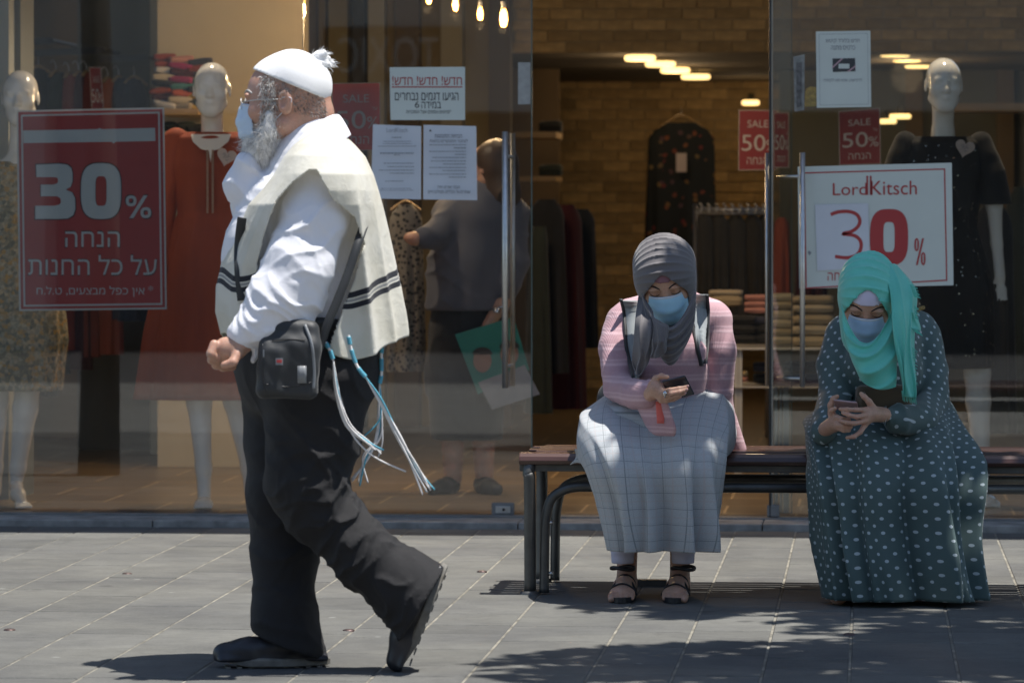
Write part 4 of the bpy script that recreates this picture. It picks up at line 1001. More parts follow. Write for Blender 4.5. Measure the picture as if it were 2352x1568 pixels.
# --- mannequin 3: black sequinned dress, behind the right door
D3 = 17.05
t, L, sh, bb = mannequin(2168, 196, D3, 'white mannequin in a black sparkling dress behind the right door',
    dict(armR=[(.16, -.03, zz(350, D3)), (.215, -.01, zz(470, D3)), (.225, .0, zz(560, D3)), (.235, .04, zz(640, D3))], armL=[(-.155, -.03, zz(350, D3)), (-.20, -.02, zz(500, D3)), (-.215, .02, zz(640, D3))],
         legL=[(-.06, -.03, 1.02), (-.05, -.02, .56), (-.05, -.03, .48), (-.06, -.1, .2), (-.06, -.1, .1)], legR=[(.10, -.03, 1.02), (.145, -.02, .6), (.15, -.03, .48), (.165, -.03, .2), (.175, -.01, .09)]), m_seq)
f = Field(); f.ell(L(.185, .055, .06), (.036, .08, .03), .02)
for q in range(5): f.chain([L(.155 + q * .016, .09, .055), L(.153 + q * .0165, .125, .045)], [.010, .008], .006)
f.mesh('foot', m_mann, t, res=.005)
loft_dress(t, 'dress', m_seq, L, [(zz(315, D3), .13, .06, 0, -.04), (zz(328, D3), .17, .085, 0, -.04), (zz(400, D3), .165, .12, 0, -.03), (zz(520, D3), .14, .105, 0, -.035), (zz(660, D3), .19, .14, .02, -.035), (zz(845, D3), .17, .15, .04, -.035)], nf=9, amp=.04, seed=11)
m_crepe = cloth('black_crepe', (.02, .02, .022), .85)
fs = Field()
for s in (-1, 1): fs.chain([L(s * .16, -.035, zz(330, D3)), L(s * .20, -.02, zz(400, D3)), L(s * .225, -.01, zz(478, D3))], [.055, .062, .072], .02)
fs.post.append(cut((0, 0, -1), L(0, 0, zz(470, D3)))); fs.post.append(folds((0, 0, 1), 50, .004, seed=3)); fs.mesh('sleeves', m_crepe, t, res=.008)
heart_tag(2216, 340, D3 - .15, .0026, t)

# ================================================================ CLOTHES AND SHELVES INSIDE THE SHOP
def fabric(n, c): return cloth(n, c, .9, .12, 8)
fab = dict(black=fabric('black_fabric', (.02, .022, .024)), navy=fabric('navy_fabric', (.035, .04, .06)), red=fabric('brick_red_fabric', (.22, .04, .025)), rust=m_rust, dark=fabric('dark_green_fabric', (.03, .04, .035)),
           grey=fabric('charcoal_denim', (.07, .068, .06)), wine=fabric('wine_fabric', (.055, .012, .015)), cream=fabric('cream_fabric', (.45, .38, .26)), mustard=fabric('mustard_fabric', (.45, .28, .03)), magenta=fabric('magenta_fabric', (.3, .03, .1)),
           teal=fabric('teal_fabric', (.05, .16, .15)), pink=fabric('dusty_pink_fabric', (.42, .2, .16)), white=fabric('offwhite_fabric', (.5, .47, .42)), sand=fabric('sand_fabric', (.36, .29, .18)), leo=m_leo, dfl=m_dfl)
def hanging(px, py, w, length, Yw, fk, lab, ang=0.0, group='garments hanging inside the shop', flare=1.25, hook=True, name='hanging_garment'):
    "px,py: top of the neckline; w,length in photo px"
    c = PY(px, py, Yw); s = Yw / F; hw = w * s / 2; ln = length * s; t = thing(name, lab, 'garment', c, group)
    ax = Vector((math.cos(ang), math.sin(ang), 0)); ay = Vector((-math.sin(ang), math.cos(ang), 0)); rr = random.Random(int(px * 7 + py)); ph = [rr.uniform(0, 6) for _ in range(4)]
    rows = []; n = 44; m = 22
    for j in range(m + 1):
        v = j / m; z = c.z - ln * v; sw = hw * (.45 + .55 * smoothstep(0, .07, v)) * (1 + (flare - 1) * v); row = []
        for k in range(n):
            a = 2 * math.pi * k / n; dp = .045 + .03 * v; fo = 1 + (.22 * math.sin(a * 7 + ph[0] + .6 * math.sin(2 * a + ph[1])) + .12 * math.sin(a * 13 + ph[2])) * smoothstep(.08, .6, v)
            row.append(Vector((c.x, c.y, z)) + ax * sw * math.cos(a) * (1 + (fo - 1) * .12) + ay * dp * math.sin(a) * fo)
        rows.append(row)
    MB().grid(rows, True).build('garment', fab[fk], t, smooth=True)
    if hook:
        h = [c + ax * (-hw * .95) + UP * (-hw * .38), c + ax * (-hw * .45) + UP * (-hw * .0), c + UP * hw * .22, c + ax * (hw * .45), c + ax * (hw * .95) + UP * (-hw * .38)]
        MB().tube(cat(h, 5), .012, 8, flat=.6).build('hanger', m_wood, t, smooth=True)
        MB().tube(cat([c + UP * hw * .22, c + UP * (hw * .22 + .03), c + UP * (hw * .22 + .055) + ay * .02, c + UP * (hw * .22 + .04) + ay * .035], 5), .0025, 6).build('hook', m_steel, t, smooth=True)
    return t
def rail(a, b, Yw, th, lab, deep=.0):
    p, q = PY(*a, Yw), PY(*b, Yw + deep); t = thing('clothes_rail', lab, 'clothes rail', p); d = q - p
    MB().prism([p + UP * th, q + UP * th, q - UP * th, p - UP * th], (0, .012, 0)).build('bar', m_black, t)
    MB().tube([q, q + UP * 0 + Vector((0, .9, 0))], .012, 8).build('bracket', m_black, t); return t
rail((40, 97), (118, 94), 20.9, .018, 'short dark clothes rail at far left, topmost'); rail((40, 124), (236, 116), 20.6, .017, 'long dark clothes rail behind the floral mannequin head'); rail((228, 136), (337, 132), 20.4, .016, 'clothes rail holding the navy garments, left of the beige wall')
i = 0
for px, py, w, ln, fk, lab, ang in ((88, 160, 72, 760, 'black', 'black garment on a pale curved hanger behind the floral mannequin', .2), (128, 168, 46, 700, 'dark', 'dark green garment, second on the left rail', 1.1),
    (158, 172, 34, 640, 'red', 'brick red garment, third on the left rail', 1.2), (180, 168, 34, 690, 'wine', 'wine red garment, fourth on the left rail', 1.2), (198, 168, 32, 660, 'red', 'brick red garment just left of the narrow sale card', 1.2),
    (247, 182, 34, 640, 'rust', 'rust garment just right of the narrow sale card', 1.2), (272, 180, 40, 560, 'navy', 'navy garment on the short rail, left one', 1.0), (308, 184, 66, 560, 'navy', 'navy garment nearest the beige wall', .35)):
    hanging(px, py, w, ln, 20.3, fk, lab, ang)
for px, py, w, ln, fk, lab, ang, Yw in ((932, 470, 74, 385, 'leo', 'leopard print dress hanging behind the walking man\'s back', .1, 17.9), (1255, 458, 86, 400, 'black', 'black garment hanging nearest the open doorway', .5, 21.5),
    (1300, 470, 80, 470, 'wine', 'dark wine garment on the rail inside the doorway', .6, 21.9), (1335, 480, 66, 320, 'black', 'rightmost black garment on the doorway rail', .5, 22.3), (1238, 520, 40, 430, 'dark', 'dark green garment beside the glass door edge', .9, 21.2)):
    hanging(px, py, w, ln, Yw, fk, lab, ang, hook=(fk == 'leo'))
t = hanging(1565, 282, 150, 400, 25.5, 'dfl', 'black flowered dress on a wooden hanger in the doorway', .05, flare=1.15, name='hanging_dress')
bbox_box('price_card', tuple(PY(1553, 395, 25.35)), tuple(PY(1577, 352, 25.36)), m_tag, t)
# black open-sided rail with trousers at the right of the doorway
t = thing('trouser_rack', 'chrome rack of hanging charcoal trousers right of the flowered dress', 'clothes rack', PY(1680, 480, 22.5))
h = MB(); h.tube([PY(1596, 482, 22.5), PY(1764, 482, 22.5)], .013, 10); h.tube([PY(1600, 492, 22.7), PY(1764, 490, 22.7)], .008, 8); h.build('bar', m_steel, t, smooth=True)
h = MB(); h.tube([PY(1597, 470, 22.5), PY(1597, 1030, 22.5)], .012, 8); h.tube([PY(1762, 470, 22.5), PY(1762, 1030, 22.5)], .012, 8); h.build('frame', m_steel, t, smooth=True)
for k in range(9): h = MB(); h.tube(cat([PY(1608 + k * 18, 468 + k % 3, 22.5), PY(1612 + k * 18, 476, 22.45), PY(1606 + k * 18, 492, 22.45)], 4), .006, 6); h.build('clip', m_steel, t, smooth=True)
for k, (px, w) in enumerate(((1618, 44), (1652, 48), (1690, 50), (1728, 48), (1752, 30))): hanging(px, 494, w, 300 if k else 330, 22.55 + .04 * k, 'grey', ['leftmost charcoal trousers on the chrome rack', 'second charcoal trousers on the chrome rack', 'middle charcoal trousers on the chrome rack', 'fourth charcoal trousers on the chrome rack', 'rightmost charcoal trousers, partly behind the door stile'][k], .05, 'charcoal trousers on the chrome rack', 1.05, False, 'hanging_trousers')
# folded clothes
def folded(px, py, w, hgt, Yw, fk, lab, grp, rot=0, tilt=0, name='folded_garment'):
    "px,py centre; w,hgt photo px"
    c = PY(px, py, Yw); s = Yw / F; hw = w * s / 2; hh = hgt * s / 2; t = thing(name, lab, 'folded clothes', (c.x, c.y, c.z - hh), grp); rr = random.Random(int(px * 13 + py * 7))
    rows = []; n = 40; m = 9; dp = hw * .8
    for j in range(m):
        x = -hw + 2 * hw * j / (m - 1); row = []; end = .75 + .25 * math.sin(math.pi * j / (m - 1)) ** .4
        for k in range(n):
            a = 2 * math.pi * k / n; ca, sa = math.cos(a), math.sin(a); lay = 1 + .05 * math.sin(sa * 9 + 1) * abs(ca)
            yy = math.copysign(abs(ca) ** .55, ca) * dp * lay; z_ = math.copysign(abs(sa) ** .7, sa) * hh * end * (1 + .10 * math.sin(x * 30 + k * .5 + rr.random() * .6))
            row.append(Vector((c.x, c.y, c.z)) + Vector((x * math.cos(rot) - yy * math.sin(rot), x * math.sin(rot) + yy * math.cos(rot), z_ + x * tilt)))
        rows.append(row)
    mb = MB().grid(rows, True); o = len(mb.v); mb.f.append(tuple(range(n))[::-1]); mb.f.append(tuple((m - 1) * n + k for k in range(n))); mb.build('cloth', fab[fk], t, smooth=True); return t
cols = ['black', 'rust', 'dark', 'white', 'red', 'magenta', 'navy', 'cream', 'teal', 'mustard', 'wine', 'sand', 'pink', 'red', 'white', 'magenta', 'black', 'rust', 'cream', 'mustard', 'navy', 'red', 'wine', 'teal']
names = {'black': 'black', 'rust': 'rust', 'dark': 'dark green', 'white': 'off-white', 'red': 'brick red', 'magenta': 'magenta', 'navy': 'navy', 'cream': 'cream', 'teal': 'teal', 'mustard': 'mustard', 'wine': 'wine red', 'sand': 'sand', 'pink': 'dusty pink'}
ordn = ['bottom', 'second lowest', 'third lowest', 'fourth lowest', 'fourth from top', 'third from top', 'second from top', 'top']
k = 0
for ci, (x, wd) in enumerate(((378, 52), (418, 56), (458, 52))):
    for j in range(8):
        fk = cols[(k * 7 + 3) % len(cols)]; folded(x + random.uniform(-5, 5), 240 - j * 15.5 + ci * 5.5, wd, 16.5, 19.35, fk, '%s piece, %s of the %s pile behind the rust dress mannequin' % (names[fk], ordn[j], ('left', 'middle', 'right')[ci]), 'colourful folded pieces on the shelf', random.uniform(-.4, .4), random.uniform(-.25, .1)); k += 1
t = thing('wall_shelf', 'shelf under the colourful folded pieces beside the beige wall', 'shelf', PY(420, 255, 19.3)); bbox_box('board', tuple(PY(362, 264, 19.1)), tuple(PY(490, 256, 19.55)), m_wood, t)
for k in range(4): folded(385 + 22 * k, 290 + 5 * (k % 2), 40, 22, 19.3, 'black' if k % 2 else 'dark', ['first', 'second', 'third', 'fourth'][k] + ' dark bundle from the left, below the colourful shelf', 'dark bundles under the shelf')
# shelves inside the doorway on the left
for k, (y, cx) in enumerate(((312, 1250), (412, 1252))):
    t = thing('wall_shelf', ['upper pale wall shelf', 'lower pale wall shelf'][k] + ' at the left inside the doorway', 'shelf', PY(1240, y, 24.5)); bbox_box('board', tuple(PY(1150, y + 5, 24.3)), tuple(PY(1292, y - 5, 24.8)), m_wood, t)
    folded(1265, y - 20, 52, 30, 24.5, 'black' if k == 0 else 'dark', ['black bundle on the upper shelf', 'dark bundle on the lower shelf'][k] + ' inside the doorway', 'dark bundles on the doorway shelves')
# white display table with folded towels behind the right door
t = thing('display_table', 'white metal display table stacked with folded clothes behind the bench', 'table', PY(1790, 890, 19.4))
for y in (797, 884): bbox_box('shelf_board', tuple(PY(1675, y + 6, 19.3)), tuple(PY(1905, y - 6, 19.9)), m_whitemetal, t)
for x in (1692, 1700, 1890): bbox_box('leg', tuple(PY(x - 5, 1110, 19.32)), tuple(PY(x + 5, 800, 19.36)), m_whitemetal, t)
h = 0
for (x, w), items in (((1668, 76), [('sand', 690, 26), ('cream', 672, 14)]), ((1737, 52), [('black', 775, 22), ('black', 754, 20), ('navy', 735, 18), ('pink', 712, 14), ('pink', 698, 14), ('pink', 683, 14)]), ((1793, 60), [('cream', 780, 18), ('sand', 762, 18), ('cream', 742, 20), ('cream', 722, 20), ('sand', 700, 18), ('cream', 682, 18)]),
    ((1868, 92), [('sand', 783, 26), ('cream', 757, 24), ('sand', 733, 24), ('cream', 708, 20), ('sand', 688, 20)]), ((1690, 56), [('pink', 870, 14), ('sand', 857, 12)]), ((1760, 60), [('black', 868, 24), ('navy', 842, 24)]), ((1850, 96), [('navy', 868, 22), ('black', 842, 26)]), ((1700, 70), [('black', 778, 20), ('black', 756, 22), ('black', 734, 20)])):
    for q, (fk, y, hh_) in enumerate(items):
        pos = 'bottom' if q == 0 else ('top' if q == len(items) - 1 else ['', 'second', 'third', 'fourth', 'fifth'][q] + ' from below')
        where = {1668: 'in the loose heap right of the pink sweater', 1737: 'in the pink topped stack by the door stile', 1793: 'in the cream stack behind the glass strip', 1868: 'in the widest stack left of the mint scarf', 1690: 'on the low board at left', 1760: 'on the low board in the middle', 1850: 'on the low board at right', 1700: 'in the dark stack beside the pink sweater'}[x]
        folded(x, y, w, hh_, 19.55 if x != 1668 else 19.9, fk, '%s folded piece, %s %s' % (names[fk], pos, where), 'folded clothes on the white display table')
# rust clothes behind the strip and dark clothes behind the right mannequin
for px, py, w, ln, fk, lab, Yw in ((1795, 500, 34, 190, 'rust', 'rust garment seen through the glass side strip', 21.5), (1862, 520, 60, 170, 'wine', 'wine garment low behind the large white poster', 21.5), (2280, 470, 90, 520, 'black', 'black coat hanging at the right edge behind the mannequin', 19.5), (2345, 430, 70, 560, 'dark', 'dark green coat cut by the right edge', 20.5)):
    hanging(px, py, w, ln, Yw, fk, lab, .2, hook=False)
# ================================================================ THE WALKING MAN
DM = 11.2
def Q(px, py, d=0): return P(px, py, DM + d)
man = thing('person', 'bearded man in white skullcap and fringed vest striding left past the shop', 'person', (Q(640, 1500).x, Q(640, 1500).y, 0))
m_shirt = cloth('white_shirt', (.78, .78, .82), .8, .02, 5, sheen=.1, bump=.25, bscale=700, crease=1.6, cscale=18, cdist=.007)
m_tallit = bpy.data.materials.new('striped_vest'); m_tallit.use_nodes = True
def _tal():
    nt = m_tallit.node_tree; b = nt.nodes['Principled BSDF']; v = cloth_attr(nt); sx = _n(nt, 'ShaderNodeSeparateXYZ'); nt.links.new(v, sx.inputs[0]); y = sx.outputs[2]
    def band(a, c): return math_(nt, 'MULTIPLY', math_(nt, 'GREATER_THAN', y, a), math_(nt, 'LESS_THAN', y, c))
    k = math_(nt, 'MAXIMUM', band(.140, .155), band(.170, .186)); g = band(.159, .166)
    tc = _n(nt, 'ShaderNodeTexCoord'); n1 = noise(nt, tc.outputs['Object'], 9, 5); base = ramp(nt, n1, [(.35, (.76, .73, .62)), (.65, (.85, .83, .75))])
    c = mixc(nt, k, base, (.025, .028, .04)); c = mixc(nt, math_(nt, 'MULTIPLY', g, .75), c, (.22, .23, .25)); nt.links.new(c, b.inputs['Base Color']); b.inputs['Roughness'].default_value = .85
    b.inputs['Sheen Weight'].default_value = .15
    n2 = noise(nt, tc.outputs['Object'], 26, 5, .6, dist_=.8); bp = _n(nt, 'ShaderNodeBump'); bp.inputs['Strength'].default_value = .35; bp.inputs['Distance'].default_value = .008; nt.links.new(n2, bp.inputs['Height']); nt.links.new(bp.outputs[0], b.inputs['Normal'])
    # thin wool lets some light through
    out = nt.nodes['Material Output']; tl = _n(nt, 'ShaderNodeBsdfTranslucent'); nt.links.new(c, tl.inputs[0]); mx = _n(nt, 'ShaderNodeMixShader'); mx.inputs[0].default_value = .3
    nt.links.new(b.outputs[0], mx.inputs[1]); nt.links.new(tl.outputs[0], mx.inputs[2]); nt.links.new(mx.outputs[0], out.inputs[0])
_tal()
m_trous = cloth('black_trousers', (.014, .0135, .015), .66, .1, 5, sheen=.05, bump=.45, bscale=900, crease=1.6, cscale=13, spec=.3, cdist=.014)
m_shoe = M('black_shoe_leather', (.022, .022, .026), .42, .25, 14, bump=.3, bscale=60); m_sole = M('shoe_sole', (.16, .15, .13), .75, .3, 30, bump=.3, bscale=90)
m_bag = cloth('black_nylon', (.022, .024, .026), .55, .1, 8, sheen=.1, bump=.4, bscale=700, spec=.5); m_bagtrim = M('grey_trim', (.20, .21, .22), .4, .2, 20)
m_kip = cloth('white_cap', (.80, .80, .80), .85, .02, 6, bump=.4, bscale=350)
m_hg = M('grey_hair', (.34, .33, .31), .5, .3, 40); m_hw = M('white_hair', (.74, .72, .69), .5, .2, 40); m_hd = M('dark_grey_hair', (.07, .065, .06), .5, .3, 40)
# head, neck, far hand raised to the face, near fist
SCM = 1.13
Mm = frame(Q(655, 236), cdir(-1, -.10, -.05), cdir(.03, .0, 1)); Mm4 = Mm
hf_ = head_field(Mm, SCM, False, True, neck=False)
hf_.cone(Q(690, 270), Q(718, 335), .070, .066, .03); hf_.ell(Q(722, 262), (.055, .055, .05), .03)
hf_.M = None
hand = Field()
fist = Q(520, 808, -.30)
hand.cone(Q(575, 775, -.28), Q(545, 795, -.30), .028, .033, .02)
hand.ell(Q(524, 804, -.305), (.040, .028, .034), .012, rot=Matrix.Rotation(YAW, 3, 'Z') @ Matrix.Rotation(R(35), 3, 'Y'))
for i, (a, b, c) in enumerate((((492, 790), (484, 812), (502, 826)), ((498, 800), (486, 826), (508, 836)), ((510, 808), (496, 838), (520, 842)), ((524, 815), (512, 843), (535, 842)))):
    hand.chain([Q(*a, -.32 + i * .018), Q(*b, -.33 + i * .02), Q(*c, -.31 + i * .02)], [.0125, .0125, .011], .0025)
hand.chain([Q(545, 812, -.33), Q(535, 832, -.345), Q(515, 838, -.345)], [.014, .0125, .0105], .006)
fh = Field(); fh.cone(Q(572, 375, .03), Q(582, 352, .03), .03, .030, .02)
for i in range(4): fh.chain([Q(584 + 3 * i, 352, .01 + i * .019), Q(580 + 2 * i, 336, .01 + i * .019), Q(582 + 2 * i, 324, .01 + i * .019)], [.012, .010, .009], .005)
fh.chain([Q(590, 352, .0), Q(596, 338, .0), Q(598, 328, .0)], [.013, .011, .009], .006)
core = Field(); core.chain([Q(722, 350), Q(705, 470), Q(680, 640), Q(700, 800)], [.055, .12, .14, .13], .05); core.chain([Q(742, 400, -.16), Q(722, 500, -.20), Q(686, 615, -.235), Q(640, 690, -.26), Q(560, 785, -.28)], [.035, .035, .035, .032, .026], .02)
core.chain([Q(700, 430, .17), Q(592, 468, .1), Q(566, 425, .0), Q(572, 375, -.02)], [.035, .03, .028, .026], .02)
core.chain([Q(690, 820, .08), Q(650, 1120, .08), Q(655, 1440, .05)], [.08, .055, .04], .02); core.chain([Q(715, 820, -.08), Q(700, 1120, -.1), Q(960, 1370, -.1)], [.08, .055, .04], .02)
skin('body', m_skinm, man, [(hf_, .0035), (hand, .004), (fh, .005), (core, .016)])
hb = hf_.bvh()
# skullcap
kf = Field(); kf.M = Mm @ Matrix.Scale(SCM, 4); kf.ell((0, .020, .038), tuple(v * SCM for v in (.081, .098, .092)), .02); kf.ell((0, -.030, .026), tuple(v * SCM for v in (.070, .066, .078)), .03); kf.M = None
pa, pb = Q(597, 166), Q(758, 233); kn = (pb - pa).cross(CF).normalized(); kn = kn if kn.z < 0 else -kn
kf.post.append(lumps(28, .0016, 4)); kf.post.append(creases(cdir(.3,0,1), 80, .003, seed=7)); kf.post.append(cut(kn, pa))
kf.mesh('skullcap', m_kip, man, res=.004)
tf = Field(); rr = random.Random(5); tb = Q(724, 146, -.0)
for dx, dy, dd, r0 in ((24, -24, -.02, .012), (35, -12, .01, .011), (30, 2, -.01, .012), (44, 8, .0, .006), (14, 10, -.03, .010), (42, -2, .02, .008), (26, -22, .02, .005), (52, 3, -.01, .004)):
    tf.chain(cat([tb, tb + CR * (dx * .5 / 820) + UP * (-dy * .62 / 820 + .004) + CF * dd * .5, tb + CR * dx / 820 + UP * (-dy / 820) + CF * dd], 3), [.020, .019, .018, r0 * 1.1, r0 * .9, r0 * .5, .0016][:7], .006)
tf.post.append(lumps(90, .002, 2)); _tf = tf.mesh('cap_tuft', m_kip, man, res=.0035); pts, nn = surf_points(tf, 110, lambda p: True, 3)
for o in strands('tuft_threads', pts, nn, man, [m_kip], .020, (CR * 1 + UP * .15), .0026, .35, 5, jit=.2): o.parent = _tf
# hair: side fringe, sideburn, back; beard
cap_side = lambda p: (p - pa).dot(kn) > -.002
loc = Mm.inverted()
def hair_ok(p):
    l = (loc @ p) / SCM; return cap_side(p) and l.y > -.045 and l.z > -.02 - max(0, l.y) * .25 and abs(l.x) > .03 and not (l.y < .03 and l.y > -.008 and l.z < .02 and abs(l.x) > .05)
def burn_ok(p):
    l = (loc @ p) / SCM; return -.058 < l.y < -.012 - .0 and -.06 < l.z < .065 and abs(l.x) > .04 and l.y > -.05 + .1 * min(0, l.z)
pts, nn = surf_points(hf_, 5200, hair_ok, 2); strands('hair', pts, nn, man, [m_hd, m_hg, m_hg], .008, (CR * .6 + UP * -.7), .0010, .2, 3, jit=.3)
pts, nn = surf_points(hf_, 1800, burn_ok, 4); strands('hair', pts, nn, man, [m_hw, m_hg, m_hw], .020, (CR * .15 + UP * -.8), .0014, .6, 5, jit=.5)
bf = Field(); bf.M = Mm @ Matrix.Scale(SCM, 4)
bf.ell((0, -.050, -.085), (.066, .066, .052), .03); bf.ell((0, -.062, -.135), (.060, .058, .062), .03); bf.ell((0, -.05, -.175), (.044, .046, .035), .03)
for s in (-1, 1): bf.chain([(s * .066, -.028, -.03), (s * .060, -.030, -.065), (s * .045, -.045, -.10)], [.012, .020, .03], .02)
bf.M = None; bf.post.append(lumps(45, .004, 3, (1, 1, .5))); bf.post.append(lumps(110, .0022, 8, (1, 1, .4))); bfo = bf.mesh('beard', m_hw, man, res=.005)
pts, nn = surf_points(bf, 5200, lambda p: True, 6)
for o in strands('beard_hair', pts, nn, man, [m_hw, m_hg, m_hw, m_hg, m_hw], .032, (UP * -1 + CR * -.1), .0012, .8, 7, jit=.55): o.parent = bfo
face_mask(Mm, SCM, man, side=(.052, -.066), top=.004, bot=-.098, sz=(-.004, -.088)).data.materials[0] = cloth('mask_pale_blue', (.55, .68, .82), .75, .05, 20)
_o0 = set(man.children); brows(hb, Mm, SCM, man, .0035)
for o_ in set(man.children) - _o0:
    if o_.name.startswith('eyebrow'): o_.data.materials[0] = m_hg
# glasses
gl = MB()
for s in (-1, 1):
    c = Vector((s * .031, -.104, .002)); ring = [Mm @ ((c + Vector((math.cos(a) * .021, -.002 * math.cos(a) ** 2 * 0 + abs(math.cos(a)) * .002, math.sin(a) * .015))) * SCM) for a in np.linspace(0, 2 * math.pi, 20)]
    gl.tube(ring, .0011, 6); gl.tube([Mm @ (Vector(v) * SCM) for v in ((s * .052, -.10, .006), (s * .072, -.05, .008), (s * .078, .005, .006))], .0012, 6)
gl.tube([Mm @ (Vector(v) * SCM) for v in ((-.01, -.106, .004), (0, -.11, .006), (.01, -.106, .004))], .0011, 6); gl.build('glasses', m_steel, man, smooth=True)
# shirt: torso, near sleeve, far sleeve, collar
sf = Field()
sf.chain([Q(728, 322, .0), Q(718, 365), Q(705, 450, .0)], [.076, .10, .165], .05); sf.ell(Q(662, 590), (.185, .20, .20), .07); sf.ell(Q(690, 720), (.175, .18, .12), .06)
sf.ell(Q(752, 520), (.12, .18, .2), .06); sf.ell(Q(765, 670), (.12, .16, .17), .06)
sf.chain([Q(742, 400, -.16), Q(722, 500, -.20), Q(686, 615, -.235), Q(640, 690, -.26), Q(590, 745, -.28), Q(558, 768, -.29)], [.080, .090, .094, .084, .062, .044], .03)
sf.chain([Q(690, 690, -.24), Q(668, 745, -.245), Q(640, 785, -.255)], [.062, .052, .034], .03)              # slack of the sleeve under the forearm
sf.chain([Q(600, 775, -.29), Q(590, 800, -.29), Q(582, 828, -.285)], [.022, .012, .006], .01)
sf.chain([Q(700, 420, .17), Q(592, 468, .1), Q(566, 425, .0), Q(572, 385, -.02)], [.085, .07, .058, .046], .025)
sf.post += [creases(cdir(-.55, .2, -.8), 95, .014, Q(660, 650, -.3), .17, 3, 1.5), creases(cdir(.45, 0, 1), 75, .010, Q(620, 700, -.3), .15, 9, 1.8), creases(cdir(-.2, 0, 1), 70, .012, Q(725, 520, -.3), .15, 13, 1.6), creases(cdir(-.6, 0, -.8), 150, .006, Q(575, 765, -.3), .08, 5),
            creases(cdir(.5, 0, 1), 110, .010, Q(570, 420), .12, 21), creases(cdir(1, 0, .3), 90, .010, Q(740, 640, -.2), .2, 31), lumps(24, .0035, 5), lumps(60, .0010, 15)]
sf.mesh('shirt', m_shirt, man, res=.0045)
up_ = cat([Q(742, 300, .10), Q(778, 276, .05), Q(776, 262, -.01), Q(750, 268, -.065), Q(706, 298, -.09), Q(668, 332, -.085), Q(648, 352, -.06)], 6)
lo_ = cat([Q(750, 340, .14), Q(796, 318, .07), Q(806, 312, -.02), Q(780, 330, -.10), Q(730, 352, -.135), Q(684, 378, -.135), Q(648, 397, -.095)], 6)
MB().grid([up_, [a.lerp(b, .5) + (-CF * .010 + UP * .004) for a, b in zip(up_, lo_)], lo_]).build('collar', m_shirt, man, smooth=True, solid=.004, sub=2)
# the fringed vest: neck hole to hem, open at the side under the arm
prof = [ # py, left px, right px, depth half size, depth offset
    (292, 728, 772, .08, .02), (312, 700, 790, .15, .02), (336, 675, 815, .215, .0), (362, 655, 838, .262, -.01), (403, 632, 857, .292, -.02), (440, 603, 869, .30, -.02), (471, 574, 877, .298, -.02), (530, 545, 890, .285, -.01), (606, 512, 905, .27, .0), (660, 501, 917, .25, .0), (720, 500, 930, .24, .0), (772, 512, 938, .235, .0)]
PR = []
for i in range(len(prof) - 1):
    for k in range(14): u = k / 14; PR.append([a * (1 - u) + b * u for a, b in zip(prof[i], prof[i + 1])])
PR.append(list(prof[-1])); NR, NA = len(PR), 420; rows = []; val = []
for i, (py, l, r_, dh, do) in enumerate(PR):
    t = i / (NR - 1); row = []
    c = Q((l + r_) / 2, py, do); a = (r_ - l) / 2 / F * DM
    for k in range(NA):
        an = 2 * math.pi * k / NA; cs, sn = math.cos(an), math.sin(an); e = 2.25; g = lambda v: math.copysign(abs(v) ** (2 / e), v)
        back = max(0, cs); sh_ = lambda v: (1 - abs(math.sin(v / 2))) ** 1.6 * 2 - .8
        fo = .060 * smoothstep(.3, 1, t) * (sh_(an * 9 + .7 + 1.5 * t) + .5 * sh_(an * 16 + 2 * t)) * (.5 + back) + .010 * sh_(an * 6 + t * 9) + .008 * math.sin(an * 3 + t * 12)
        p = c + CR * (a * g(cs)) * (1 + fo * .5) + CF * (dh * g(sn)) * (1 + fo)
        # near side drapes down over the upper arm; hem swings back and lower at the near corner
        hem = smoothstep(.72, 1, t); p += UP * (-.055 * hem * math.exp(-((an - R(302)) / .5) ** 2) + .02 * hem * math.exp(-((an - R(350)) / .35) ** 2) + .012 * hem * math.sin(an * 6))
        row.append(p)
    rows.append(row)
mb = MB(); vs = [p for r in rows for p in r]; fs = []
_ly, _lx = (392, 420, 459, 520, 600, 790), (709, 672, 636, 612, 592, 575); _ry, _rx = (392, 420, 459, 500, 560, 640, 700, 790), (729, 742, 767, 816, 836, 815, 790, 758)
def to_px(p): D_ = dist(p); return 1176 + F * (CY * p.x + SY * p.y) / D_, 510 - F * (p.z - H) / D_
for i in range(NR - 1):
    t = i / (NR - 1)
    for k in range(NA):
        an = 2 * math.pi * (k + .5) / NA; k2 = (k + 1) % NA
        if R(180) < an < R(360):
            qx, qy = to_px((rows[i][k] + rows[i + 1][k2]) / 2)
            if qy > 392 and np.interp(qy, _ly, _lx) < qx < np.interp(qy, _ry, _rx): continue
        if t > .4 and R(90 - 35) < an < R(90 + 40): continue
        fs.append((i * NA + k, i * NA + k2, (i + 1) * NA + k2, (i + 1) * NA + k))
vest = mb.add(vs, fs).build('fringed_vest', m_tallit, man, smooth=True)
at = vest.data.attributes.new('cloth', 'FLOAT_VECTOR', 'POINT'); val = np.zeros((NR, NA, 3))
for k in range(NA):
    L_ = 0
    for i in range(NR - 1, -1, -1):
        if i < NR - 1: L_ += (rows[i][k] - rows[i + 1][k]).length
        val[i, k] = (k * .01, 0, L_)
at.data.foreach_set('vector', val.ravel())
md = vest.modifiers.new('s', 'SOLIDIFY'); md.thickness = .003
vb = BVHTree.FromPolygons(vs, fs)
def lay(px, py, bv, lift, dflt):
    o = P(px, py, 9.5); d = (P(px, py, 13) - o).normalized(); h = bv.ray_cast(o, d); return (h[0] - d * lift) if h[0] is not None else P(px, py, dflt)
